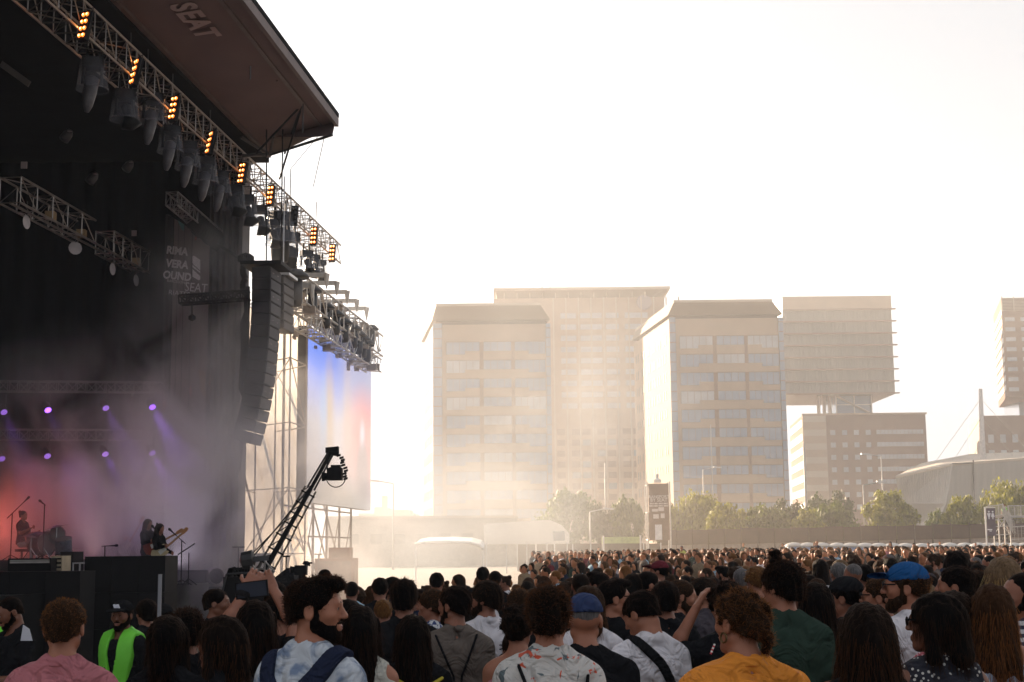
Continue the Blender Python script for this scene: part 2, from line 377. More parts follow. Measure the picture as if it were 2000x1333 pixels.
def auditorium():
    Y = 215
    t = thing('auditorium', P(1850, 1000, Y), 'low folded metal-clad hall with slanting walls behind the trees on the right', 'building')
    q = lambda px, py, Y: tuple(P(px, py, Y))
    M_clad = mat('corrugated_cladding', (.36, .33, .30), .45, .3, var=.08, scale=1., stretch=(3, 3, .1), bump=.0, bscale=14)
    b = MB(); G = 1100
    # plan: left corner, fold, right; leaning walls
    tp = [q(1749, 931, Y + 14), q(1861, 906, Y), q(2140, 884, Y + 8), q(2140, 884, Y + 60), q(1810, 920, Y + 60)]
    md = [q(1760, 984, Y + 14), q(1848, 984, Y), q(2140, 972, Y + 8), q(2140, 972, Y + 60), q(1810, 984, Y + 60)]
    bt = [q(1784, 1035, Y + 14), q(1826, 1035, Y + 2), q(2140, 1035, Y + 8), q(2140, 1035, Y + 60), q(1830, 1035, Y + 60)]
    for hi, lo in ((tp, md), (md, bt)):
        for i in range(5):
            j = (i + 1) % 5; b.add([lo[i], lo[j], hi[j], hi[i]], [(0, 1, 2, 3)])
    b.build('folded_wall', M_clad, t)
    b = MB(); rf = [q(1749, 930.5, Y + 13.9), q(1861, 905.5, Y - .1), q(2140, 883.5, Y + 7.9), q(2140, 878, Y + 60), q(1895, 887, Y + 60), q(1800, 905, Y + 50)]
    b.add(rf + [tuple(np.array(p) - (0, 0, .35)) for p in rf], [tuple(range(6)), tuple(range(11, 5, -1))] + [(i, (i + 1) % 6, 6 + (i + 1) % 6, 6 + i) for i in range(6)]); b.build('roof', M_wall_lit, t)
    # ribs give the corrugation
    b = MB()
    for k in range(26):
        u = k / 25; a = np.array(tp[0]) * (1 - u) + np.array(tp[1]) * u; c = np.array(md[0]) * (1 - u) + np.array(md[1]) * u; b.tube(a, c, .05, n=4)
    b.build('ribs', M_clad, t)
    b = MB(); a = np.array(q(1861, 906, Y - .3)); b.tube(a, q(1900, 905, Y + 1), .12); b.tube(q(1901, 899, Y + 1.0), q(1903, 990, Y + 1.0), .12); b.build('joint', M_slot, t)
auditorium()

def pylon():
    Y = 250; t = thing('mast', P(1921, 1040, Y), 'tall tapering white mast leaning slightly, with stay cables fanning down', 'mast')
    b = MB(); top = P(1915, 760, Y); bot = P(1924, 1040, Y); b.tube(bot, top, .75, .32, n=12); b.build('pole', mat('pale_mast', (.55, .5, .47), .5), t, smooth=True)
    for k, (p0, e, d) in enumerate([(.93, (1800, 940), -10), (.8, (1830, 950), -8), (.65, (1858, 985), -6), (.93, (2080, 960), 6), (.8, (2060, 990), 6), (.65, (2040, 1000), 6), (.5, (2000, 1000), 4)]):
        c = MB(); a = bot + (top - bot) * p0; c.tube(a, P(e[0], e[1], Y + d), .045, n=4); c.build('stay_cable', mat('cable', (.4, .36, .33), .5), t)
pylon()

# low horizon clutter and far hill roofs seen left of the offices
def far_roofs():
    t = thing('warehouse', P(770, 1010, 520), 'distant flat-roofed warehouse with stepped roofline, low between the video screen and the offices', 'building')
    b = MB()
    for (a, c, top) in ((731, 756, 991), (756, 800, 996), (800, 812, 1003), (700, 731, 1003)):
        p, q = xy(a, 1000, 520), xy(c, 1000, 520); b.box((p[0], p[1], 0), (q[0], q[1] + 20, zat((a + c) / 2, top, 520)))
    b.build('wall', M_wall, t)
    b = MB(); p = P(751, 985, 519); b.box(p + (-1, 0, -4), p + (1, 2, 3)); b.build('chimney', M_wall, t)
    t = thing('perimeter_building', P(900, 1040, 180), 'long low building with flat roof behind the smoke at the field edge', 'building')
    b = MB(); p, q = xy(640, 1000, 180), xy(1010, 1000, 186); b.hexa([(p[0], p[1], 0), (q[0], q[1], 0), (q[0], q[1] + 15, 0), (p[0], p[1] + 15, 0)] + [(p[0], p[1], zat(800, 1008, 180)), (q[0], q[1], zat(1000, 1008, 186)), (q[0], q[1] + 15, zat(1000, 1008, 186)), (p[0], p[1] + 15, zat(800, 1008, 180))])
    b.build('wall', mat('grey_render', (.33, .29, .25), .9), t)
    f = Facade(p, q, 0, zat(800, 1008, 180)); b = MB(); f.slab(b, 0, 1, .96, 1.01, .02, .4); b.build('coping', M_wall_lit, t)
    for k in range(7):
        w = MB(); f.slab(w, .1 + k * .12, .16 + k * .12, .45, .65, .02, .1); w.build('window', M_slot, t)
far_roofs()

# ---------------------------------------------------------------- perimeter fence and wall
def perimeter():
    M_fence = mat('brown_screen_cloth', (.085, .048, .032), .9, var=.15, scale=1.5)
    t = thing('perimeter_fence', P(1300, 1080, 135), 'long brown screened fence on a low wall along the back of the field', 'fence')
    a = P(1290, 1040, 135); c = P(2120, 1022, 120); n = 24
    zt0, zt1 = zat(1290, 1036, 135), zat(2120, 1020, 120); zb0, zb1 = zat(1290, 1066, 135), zat(2120, 1047, 120)
    for i in range(n):
        u0, u1 = i / n, (i + 1) / n; p = a * (1 - u0) + c * u0; q = a * (1 - u1) + c * u1
        top = [zt0 + (zt1 - zt0) * u + random.uniform(-.06, .06) for u in (u0, u1)]
        b = MB(); b.hexa([(p[0] + .05, p[1], zb0 + (zb1 - zb0) * u0 + .01), (q[0] - .05, q[1], zb0 + (zb1 - zb0) * u1 + .01), (q[0] - .05, q[1] + .05, zb0 + (zb1 - zb0) * u1 + .01), (p[0] + .05, p[1] + .05, zb0 + (zb1 - zb0) * u0 + .01), (p[0] + .05, p[1], top[0]), (q[0] - .05, q[1], top[1]), (q[0] - .05, q[1] + .05, top[1]), (p[0] + .05, p[1] + .05, top[0])])
        b.build('screen_panel', M_fence, t)
        b = MB(); b.tube((p[0], p[1] + .12, 0), (p[0], p[1] + .12, top[0] + .1), .05); b.build('post', M_fence, t)
    b = MB(); b.hexa([(a[0], a[1] + .2, -.5), (c[0], c[1] + .2, -.5), (c[0], c[1] + .6, -.5), (a[0], a[1] + .6, -.5), (a[0], a[1] + .2, zb0), (c[0], c[1] + .2, zb1), (c[0], c[1] + .6, zb1), (a[0], a[1] + .6, zb0)]); b.build('retaining_wall', mat('field_wall', (.30, .24, .20), .9), t)
    # far crowd barrier left part: tall hoarding hidden in dust
    t = thing('hoarding', P(1120, 1075, 128), 'brown hoarding behind the hazy part of the crowd, left of the banner tower', 'fence')
    b = MB(); p, q = P(1010, 1045, 128), P(1290, 1045, 134); b.hexa([(p[0], p[1], 0), (q[0], q[1], 0), (q[0], q[1] + .2, 0), (p[0], p[1] + .2, 0), (p[0], p[1], zat(1010, 1062, 128)), (q[0], q[1], zat(1290, 1062, 134)), (q[0], q[1] + .2, zat(1290, 1062, 134)), (p[0], p[1] + .2, zat(1010, 1062, 128))]); b.build('board', M_fence, t)
    for k in range(9):
        u = k / 8; w = p * (1 - u) + q * u; b = MB(); b.box((w[0] - .06, w[1] - .08, 0), (w[0] + .06, w[1] - .003, 2.4)); b.build('post', M_steel, t)
perimeter()

# ---------------------------------------------------------------- trees
M_bark = mat('bark', (.10, .075, .055), .9, var=.3, scale=8)
def leafmat(name, c):
    m, n, L, b = _mk(name); oi = n.new('ShaderNodeTexCoord'); nz = n.new('ShaderNodeTexNoise'); nz.inputs['Scale'].default_value = 1.4; nz.inputs['Detail'].default_value = 6
    L.new(oi.outputs['Object'], nz.inputs['Vector']); rp = n.new('ShaderNodeValToRGB'); c = np.array(c)
    rp.color_ramp.elements[0].position = .35; rp.color_ramp.elements[1].position = .65
    rp.color_ramp.elements[0].color = (*(c * .6), 1); rp.color_ramp.elements[1].color = (*(c * 1.4), 1); L.new(nz.outputs[0], rp.inputs[0])
    L.new(rp.outputs[0], b.inputs['Base Color']); b.inputs['Roughness'].default_value = .6
    tr = n.new('ShaderNodeBsdfTranslucent'); L.new(rp.outputs[0], tr.inputs[0]); mx = n.new('ShaderNodeMixShader'); mx.inputs[0].default_value = .45
    L.new(b.outputs[0], mx.inputs[1]); L.new(tr.outputs[0], mx.inputs[2]); L.new(mx.outputs[0], n['Material Output'].inputs[0]); return m
M_leaf = [leafmat('olive_leaf', (.085, .11, .012)), leafmat('dark_leaf', (.045, .058, .010)), leafmat('yellow_leaf', (.20, .20, .015))]
def make_tree(seed, w, h, kind, leaf=.28, n=5200):
    rs = np.random.RandomState(seed); t = thing('tree', (0, 0, 0), 'tree', 'tree', 'trees beyond the fence')
    b = MB(); trunk_h = h * .33; b.tube((0, 0, -.3), (0, 0, trunk_h), .028 * h, .018 * h, n=8)
    tips = []
    for k in range(7):
        a = k * 2.4 + rs.rand(); r = w * .5 * rs.uniform(.35, .75); e = np.array([math.cos(a) * r, math.sin(a) * r, h * rs.uniform(.5, .85)]); mid = np.array([e[0] * .4, e[1] * .4, trunk_h + (e[2] - trunk_h) * .5])
        b.tube((0, 0, trunk_h * .9), mid, .014 * h, .009 * h, n=6); b.tube(mid, e, .009 * h, .003 * h, n=5); tips.append(e)
    b.build('trunk', M_bark, t, smooth=True)
    nc = 46; cl = []
    while len(cl) < nc:
        p = rs.uniform(-1, 1, 3)
        q = np.linalg.norm(p)
        if q > 1 or q < .3: continue
        c = np.array([p[0] * w * .46, p[1] * w * .46, h * .64 + p[2] * h * .34]); cl.append((c, rs.uniform(.09, .17) * w))
    idx = rs.randint(0, nc, n); C0 = np.array([cl[i][0] for i in idx]); rr = np.array([cl[i][1] for i in idx])
    d = rs.normal(size=(n, 3)); d /= np.linalg.norm(d, axis=1)[:, None]; cen = C0 + d * (rr * rs.uniform(.35, 1.12, n))[:, None] * np.array([1, 1, .75])
    u = rs.normal(size=(n, 3)); u /= np.linalg.norm(u, axis=1)[:, None]; v = np.cross(u, d); v /= np.linalg.norm(v, axis=1)[:, None] + 1e-6
    s = leaf * rs.uniform(.6, 1.3, n)[:, None]
    V = np.stack([cen - u * s - v * s * .5, cen + u * s * .2 - v * s * .6, cen + u * s + v * s * .4, cen - u * s * .3 + v * s * .6], 1).reshape(-1, 3)
    me = bpy.data.meshes.new('crown'); me.from_pydata(V.tolist(), [], (np.arange(4 * n).reshape(-1, 4)).tolist()); me.materials.append(M_leaf[kind]); me.update()
    o = bpy.data.objects.new('crown', me); COL.objects.link(o); o.parent = t; return t
protos = [make_tree(1, 10, 8, 0), make_tree(2, 9, 7, 2), make_tree(3, 10, 9, 1), make_tree(4, 13, 8, 2)]
_used = set()
def place_tree(px, pyb_top, wpx, Y, k, label, rz=0.):
    """crown centred at px, top at pyb_top, wpx wide"""
    t = protos[k] if k not in _used else copy_tree(protos[k]); _used.add(k)
    w0, h0 = ((10, 8), (9, 7), (10, 9), (13, 8))[k]
    p = P(px, 1080, Y); top = zat(px, pyb_top, Y); sw = wpx / F * Y / w0; t.location = (p[0], p[1], 0); t.scale = (sw, sw, top / h0); t.rotation_euler = (0, 0, rz); t['label'] = label
for a in [
    (1740, 965, 105, 150, 1, 'round yellow-green tree on its own in front of the brown plinth'),
    (1620, 962, 110, 175, 2, 'dark tree behind the tall lamp mast, right of the office block'),
    (1630, 985, 95, 150, 0, 'low olive tree between the lamp mast and the round yellow-green tree', .8),
    (1545, 978, 100, 158, 2, 'dark bushy tree just left of the tall lamp mast', 1.9),
    (1500, 990, 95, 148, 0, 'olive tree under the right corner of the beige office block', 2.2),
    (1415, 988, 80, 148, 1, 'small yellow-green tree under the ribbon windows, centre of the office front', 1.1),
    (1355, 962, 110, 160, 3, 'broad tree directly right of the banner tower', .5),
    (1230, 975, 70, 155, 0, 'hazy tree immediately left of the banner tower', 3.1),
    (1185, 985, 70, 160, 2, 'faint dark tree left of the banner tower, second from it', 2.6),
    (1115, 962, 120, 165, 0, 'large pale tree nearly lost in the smoke, leftmost of the trees', 4.0),
    (1885, 975, 80, 145, 1, 'yellow-green tree in front of the folded hall, left of the stair tower', 2.9),
    (1965, 940, 115, 142, 3, 'wide tall tree behind the green-vested steward on the stair tower', 1.3),
    (2060, 950, 110, 148, 3, 'wide tree on the far right edge behind the stairs', 3.7),
    (1300, 985, 80, 162, 2, 'tree partly hidden right behind the banner tower', 2.4), (1580, 1000, 70, 146, 1, 'low yellowish bush at the foot of the tall lamp mast', .3), (1840, 1000, 60, 150, 0, 'small bush in front of the slanting hall wall', 1.7),
    (1452, 1000, 60, 150, 1, 'smallest yellow-green shrub-like tree along the fence, under the office windows', 5.)]: place_tree(*a)

# ---------------------------------------------------------------- street lamps and posts
def lamp_post(px, py_top, Y, label, arm=-1, r=.13, heads=1):
    t = thing('street_lamp', P(px, 1085, Y) * (1, 1, 0), label, 'street lamp', 'street lamps beyond the fence'); b = MB(); top = P(px, py_top, Y); b.tube((top[0], top[1], 0), top, r, r * .5, n=8); b.build('pole', mat('lamp_grey', (.38, .35, .33), .5), t, smooth=True)
    if heads:
        b = MB(); e = top + np.array([arm * 1.6, 0, .3]); b.tube(top, e, r * .5); b.build('arm', M_steel, t); b = MB(); b.obox(e + (arm * .35, 0, 0), (.55, 0, -.04), (0, .2, 0), (.01, 0, .09)); b.build('lamp_head', M_steel, t)
lamp_post(768, 945, 150, 'curved street lamp standing alone between the video screen and the offices')
lamp_post(1570, 866, 170, 'tallest lamp mast, rising before the right corner of the beige office block', r=.2, heads=0)
lamp_post(1373, 918, 190, 'thin street lamp in front of the left bays of the beige office block', 1)
lamp_post(1388, 830, 230, 'thin tall pole in front of the beige office block beside a shorter lamp', heads=0)
lamp_post(1721, 892, 180, 'street lamp in front of the brown plinth, above the round tree', -1)
lamp_post(1686, 948, 150, 'short pole with fittings left of the round yellow-green tree', 1)
lamp_post(1152, 1000, 150, 'short lamp post fading in the smoke left of the banner tower', 1)
lamp_post(1181, 905, 200, 'slender pole barely visible in the smoke before the grid tower', heads=0)
# ================================================================ things at the edge of the field
M_pcloth = mat('canvas_white', (.70, .68, .64), .8, var=.06)
M_black = mat('black_paint', (.010, .010, .011), .6, var=.25, scale=5)
M_blk2 = mat('black_cloth', (.008, .0075, .008), .95, var=.3, scale=2.)
M_dark = mat('dark_grey_metal', (.06, .058, .06), .45, .5, var=.2, scale=5)
def toilets():
    M_body = mat('toilet_plastic', (.24, .27, .33), .5, var=.08); M_dome = mat('toilet_roof_plastic', (.50, .48, .46), .45, var=.04)
    proto = None; xs = [1550, 1577, 1605, 1635, 1661, 1689, 1716, 1742, 1768, 1800, 1827, 1854, 1884, 1911, 1928, 1945, 1962, 1980, 2000, 2022]
    t = thing('portable_toilet', (0, 0, 0), 'portable toilet', 'portable toilet', 'portable toilets under the wall')
    b = MB(); b.box((-.54, -.55, 0), (.54, .55, 2.02)); b.build('cabin', M_body, t)
    b = MB(); b.lathe((0, 0, 2.0), [(.70, 0), (.69, .04), (.58, .14), (.40, .22), (.15, .27), (0.001, .28)], 12); b.build('domed_roof', M_dome, t, smooth=True)
    b = MB(); b.box((-.36, -.60, .15), (.36, -.553, 1.9)); o = b.build('door', mat('door_blue', (.12, .2, .42), .5), t)
    b = MB(); b.box((.2, -.63, 1.0), (.3, -.603, 1.08)); h = b.build('handle', M_dark, o)
    names = ['leftmost, beneath the fence end', 'second from the left', 'third from the left', 'fourth from the left', 'fifth from the left', 'sixth from the left', 'seventh from the left', 'eighth, near the people on shoulders', 'ninth from the left', 'tenth from the left',
             'eleventh, midway along the row', 'twelfth in the row', 'thirteenth in the row', 'just left of the pictogram pole', 'directly right of the pictogram pole', 'second right of the pictogram pole', 'third right of the pictogram pole', 'under the stair landing', 'under the steward on the stairs', 'rightmost, at the edge of the photo']
    for i, px in enumerate(xs):
        Y = 113 - .012 * (px - 1540) * (1 if px < 1900 else 1.25); p = P(px, 1060, Y); o = t if i == 0 else copy_tree(t)
        top = zat(px, 1057 + .016 * (px - 1545) * (.4 if px < 1850 else .1), Y); o.location = (p[0], p[1], top - 2.38); o.rotation_euler = (0, 0, .05 * math.sin(i)); o['label'] = 'white-domed portable toilet, ' + names[i]
toilets()

def banner_tower():
    Y = 105; t = thing('banner_tower', P(1285, 1075, Y) * (1, 1, 0), 'tall scaffold tower with brown banner and white lettering, at the back of the crowd', 'sign tower')
    a, c = P(1265, 1000, Y), P(1309, 1000, Y); z1, z0 = zat(1285, 945, Y), zat(1285, 1056, Y)
    b = MB()
    for x, dy in ((a[0], 0), (c[0], 0), (a[0], 1.4), (c[0], 1.4)): b.tube((x, Y + dy, 0), (x, Y + dy, z1 + .15), .06)
    for k in range(4):
        z = .5 + k * (z1 - .6) / 3
        for dy in (0, 1.4): b.tube((a[0], Y + dy, z), (c[0], Y + dy, z), .035)
        for x in (a[0], c[0]): b.tube((x, Y, z), (x, Y + 1.4, z), .035)
    b.build('scaffold_frame', M_steelw, t)
    b = MB(); b.box((a[0] + .08, Y - .09, z0), (c[0] - .08, Y - .06, z1)); b.build('banner_cloth', mat('brown_banner', (.20, .13, .10), .85), t)
    M_l = mat('pale_lettering', (.62, .56, .54), .7, var=.03); cx = (a[0] + c[0]) / 2
    for s, z, sz in (('TRANSPORTE', 971, .30), ('BY SEAT', 977.5, .34)):
        textmesh(s, sz, frame((cx, Y - .11, zat(1285, z, Y)), (1, 0, 0), (0, 0, 1)), 'lettering', M_l, t, .005, bold=.006)
    b = MB()
    for z, wd in ((984, .66), (988.5, .7)):
        zz = zat(1285, z, Y)
        for k in range(12): b.box((cx - wd + k * wd / 6 + .01, Y - .115, zz - .05), (cx - wd + (k + 1) * wd / 6 - .02 * (k % 3), Y - .092, zz + .05))
    for (px_, z, h_, w_) in ((1279, 997, .10, .22), (1291, 995, .14, .2), (1281, 1009, .16, .2), (1294, 1008, .17, .14)):
        zz = zat(1285, z, Y); x = P(px_, z, Y)[0]; b.box((x - w_, Y - .115, zz - h_), (x + w_, Y - .092, zz + h_))
    b.build('small_print', M_l, t)
    b = MB(); x = P(1286, 1040, Y)[0]; b.box((x - .25, Y - .13, zat(1285, 1055, Y)), (x + .25, Y - .092, zat(1285, 1025, Y))); b.build('white_panel', mat('panel_white', (.78, .76, .76), .5), t)  # plain even white panel colour
    b = MB(); b.lathe((cx, Y + .7, z1 + .1), [(.3, 0), (.3, .2), (.1, .35), (.14, .6), (0.001, .65)], 10); b.build('roof_speaker', M_pcloth, t)
banner_tower()

def stair_tower():
    Y = 100; t = thing('stair_tower', P(1965, 1065, Y) * (1, 1, 0), 'steel stair tower and walkway with pale railings at the right edge', 'staircase')
    g = lambda px, py, dy=0: P(px, py, Y + dy)
    b = MB()
    for px in (1941, 1951, 1962, 1973):
        for dy in (0, 1.6): p = g(px, 1030, dy); b.tube((p[0], Y + dy, 0), (p[0], Y + dy, zat(px, 1012, Y)), .045)
    for py in (1016, 1029, 1045): b.tube(g(1941, py), g(1973, py - 1), .035); b.tube(g(1941, py, 1.6), g(1973, py - 1, 1.6), .035)
    b.tube(g(1941, 1045), g(1962, 1016), .03); b.tube(g(1973, 1045), g(1951, 1016), .03); b.build('support_scaffold', M_steelw, t)
    b = MB(); p, q = g(1941, 1013), g(1962, 1010); b.hexa([p, q, q + (0, 2, 0), p + (0, 2, 0), p + (0, 0, .16), q + (0, 0, .16), q + (0, 2, .16), p + (0, 2, .16)]); b.build('landing', M_wall_lit, t)
    def rail(p, q, h, n, name='railing'):
        r = MB(); p = np.array(p); q = np.array(q); r.tube(p + (0, 0, h), q + (0, 0, h), .035); r.tube(p + (0, 0, .1), q + (0, 0, .1), .025)
        for k in range(n + 1): w_ = p + (q - p) * k / n; r.tube(w_, w_ + (0, 0, h), .03 if k % 6 == 0 else .012, n=4)
        r.build(name, M_steelw, t)
    rail(g(1928, 1012), g(1959, 1008), .78, 16); rail(g(1970, 1011), g(2060, 1010), .80, 44); rail(g(1959, 1008), g(1979, 1043), .85, 26); rail(g(1975, 1057, -.4), g(2060, 1052, -.4), .95, 12); rail(g(1964, 1010, .8), g(1984, 1045, .8), .8, 20)
    b = MB(); p, q = g(1966, 1011), g(2065, 1010)
    b.hexa([p, q, q + (0, 2.5, 0), p + (0, 2.5, 0), p + (0, 0, .12), q + (0, 0, .12), q + (0, 2.5, .12), p + (0, 2.5, .12)]); b.build('walkway', M_steel, t)
    b = MB()
    for k in range(10):
        u = k / 10; p = g(1969, 1015) * (1 - u) + g(1979, 1045) * u; b.box(p + (-.2, 0, -.03), p + (3.6, .28, 0))
    b.build('steps', mat('tread_metal', (.22, .19, .19), .6), t)
    # pictogram sign on its own pole
    t = thing('toilet_sign', P(1924, 1070, 98) * (1, 1, 0), 'dark toilet sign with two white figures on a tall pale pole', 'sign'); Y = 98
    b = MB(); p = P(1924, 1000, Y); b.tube((p[0], Y, -.2), (p[0], Y, zat(1924, 991, Y)), .055, n=8); b.tube((p[0], Y, zat(1924, 992, Y)), (p[0] + .7, Y, zat(1924, 992, Y)), .03); b.build('pole', M_white, t)
    b = MB(); q = P(1943, 1000, Y); b.box((p[0] + .07, Y - .03, zat(1935, 1047, Y)), (q[0], Y, zat(1935, 993, Y))); b.build('sign_board', mat('sign_plum', (.10, .07, .10), .7), t)
    M_p = mat('pictogram_white', (.72, .72, .76), .6, var=.02)
    for px, dress in ((1931, 0), (1938.5, 1)):
        b = MB(); c = P(px, 1007, Y); x = c[0]; hz = zat(px, 1000, Y); b.lathe((x, Y - .06, hz), [(.065, 0), (.065, .02)], 10, (0, 1, 0)); b.add([(x - .07, Y - .06, hz), (x + .07, Y - .06, hz), (x, Y - .06, hz + .07), (x, Y - .06, hz - .07)], [(0, 3, 1, 2)])
        s0, s1 = (.12, .06) if not dress else (.06, .13); zt, zm, zb = hz - .1, hz - .36, hz - .5
        b.prism([(x - s0, Y - .06, zt), (x - s1 * .9, Y - .06, zm), (x + s1 * .9, Y - .06, zm), (x + s0, Y - .06, zt)], (0, .02, 0))
        b.prism([(x - .035, Y - .06, zm), (x - .035, Y - .06, zb), (x + .035, Y - .06, zb), (x + .035, Y - .06, zm)], (0, .02, 0)); b.build('pictogram', M_p, t)
    b = MB(); c = P(1933, 1035, Y); b.box((c[0] - .16, Y - .05, c[2] - .03), (c[0] + .16, Y - .035, c[2] + .04)); b.box((c[0] - .03, Y - .05, c[2] - .12), (c[0] + .12, Y - .035, c[2] - .06)); b.build('small_arrow', M_p, t)
stair_tower()

def graffiti():      # black lettering on the wall behind the scaffold
    Y = 117.3; t = thing('wall_graffiti', P(1958, 1055, Y), 'black sprayed graffiti on the low wall under the stair landing', 'graffiti')
    textmesh('SAMPLE', .95, frame(P(1956, 1053, Y), (1, -.02, 0), (0, 0, 1)), 'lettering', M_blk2, t, .005) if False else None
    b = MB(); rs = np.random.RandomState(3)
    for k in range(6):
        c = P(1941 + k * 5.6, 1053, Y); s = .33
        pts = [c + (rs.uniform(-s, s) * .5, 0, z) for z in np.linspace(-.35, .35, 4)]; b.path(pts, .045, n=4)
        b.tube(c + (-.18, 0, rs.uniform(-.2, .2)), c + (.18, 0, rs.uniform(-.3, .3)), .04, n=4)
    b.build('scrawl', M_blk2, t)
graffiti()

def stalls():
    Y = 110
    t = thing('drinks_stall', P(1213, 1070, Y) * (1, 1, 0), 'stall with a pale green fascia behind the hazy crowd, left of the banner tower', 'stall')
    a, c = P(1176, 1060, Y), P(1252, 1058, Y); z0, z1, zt = 0, zat(1213, 1062, Y), zat(1213, 1049, Y)
    b = MB(); b.box((a[0], Y, z1), (c[0], Y + .2, zt)); b.build('fascia', mat('pale_green_board', (.42, .5, .22), .7), t)
    b = MB(); b.box((a[0] + .1, Y + .1, 0), (c[0] - .1, Y + 3, z1 - .005)); b.build('back_wall', mat('stall_dark', (.12, .09, .07), .9), t)
    for x in (a[0] + .1, c[0] - .05): b = MB(); b.box((x - .06, Y - .12, 0), (x + .06, Y - .003, zt + .1)); b.build('post', M_white, t)
    # big white canopy vehicle-like marquee
    t = thing('white_marquee', P(1028, 1060, 118) * (1, 1, 0), 'long white round-ended marquee glowing in the smoke behind the crowd', 'marquee'); Y = 118
    x0, x1 = P(945, 1040, Y)[0], P(1112, 1040, Y)[0]; zt, zb = zat(1030, 1022, Y), zat(1030, 1063, Y)
    b = MB(); prof = [(x0, zb), (x0, zt - .15), (x0 + .3, zt), (x1 - 1.6, zt + .25), (x1 - .6, zt - .2), (x1, zt - .9), (x1, zb)]
    b.prism([(x, Y, z) for x, z in prof], (0, 3, 0)); b.build('canopy', M_pcloth, t)
    for k in range(5): b = MB(); x = x0 + .2 + (x1 - x0 - .4) * k / 4; b.tube((x, Y - .05, 0), (x, Y - .05, zb + .1), .05); b.build('pole', M_steel, t)
    b = MB(); b.box((x1 - 1.3, Y - .03, zb + .25), (x1 - .4, Y - .003, zb + 1.0)); b.build('window', M_glassd, t)
    # inflated arch
    t = thing('white_canopy', P(880, 1090, 84) * (1, 1, 0), 'thin white curved canopy edge fading in the smoke left of the marquee', 'canopy'); Y = 84
    pts = [P(px, py, Y) for px, py in ((810, 1064), (830, 1060), (880, 1059), (920, 1061), (938, 1066), (944, 1074))]
    b = MB(); b.path(pts, .09, n=8); b.build('rim', M_white, t, smooth=True)
    b = MB(); n = len(pts); vs = [tuple(p) for p in pts] + [tuple(p + (0, 5, .35)) for p in pts]; b.add(vs, [(i, i + 1, n + i + 1, n + i) for i in range(n - 1)]); b.build('cloth', M_pcloth, t)
    for px, py in ((812, 1064), (944, 1074)):
        b = MB(); p = P(px, py, Y); b.tube((p[0], Y, 0), p, .05); b.build('leg', M_white, t)
stalls()
# ================================================================ the stage
STZ = 1.10
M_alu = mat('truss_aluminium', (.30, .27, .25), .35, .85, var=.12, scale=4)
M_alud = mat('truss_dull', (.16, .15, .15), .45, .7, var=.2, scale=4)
M_roofcl = mat('plum_roof_cloth', (.165, .108, .108), .85, var=.10, scale=.6, bump=.15, bscale=2)
M_drape = mat('black_drape', (.010, .010, .012), 1., var=.3, scale=1., bump=.5, bscale=3, stretch=(4, 4, .2))
M_drapeg = mat('grey_drape', (.062, .055, .058), .95, var=.25, scale=1.2, bump=.4, bscale=3, stretch=(5, 5, .15))
M_emb = mat('faded_white_print', (.30, .25, .26), .8, var=.05)
M_emb2 = mat('canopy_print', (.42, .32, .32), .8, var=.05); M_amber = mat('amber_lamp', (.9, .5, .2), .4, var=0, emis=(1, .17, .02), estr=.6); M_ambc = mat('amber_filament', (.9, .6, .3), .4, var=0, emis=(1, .5, .16), estr=3.2)
M_cover = mat('clear_rain_cover', (.24, .25, .30), .2, var=.5, scale=7, bump=.6, bscale=18, alpha=.24)

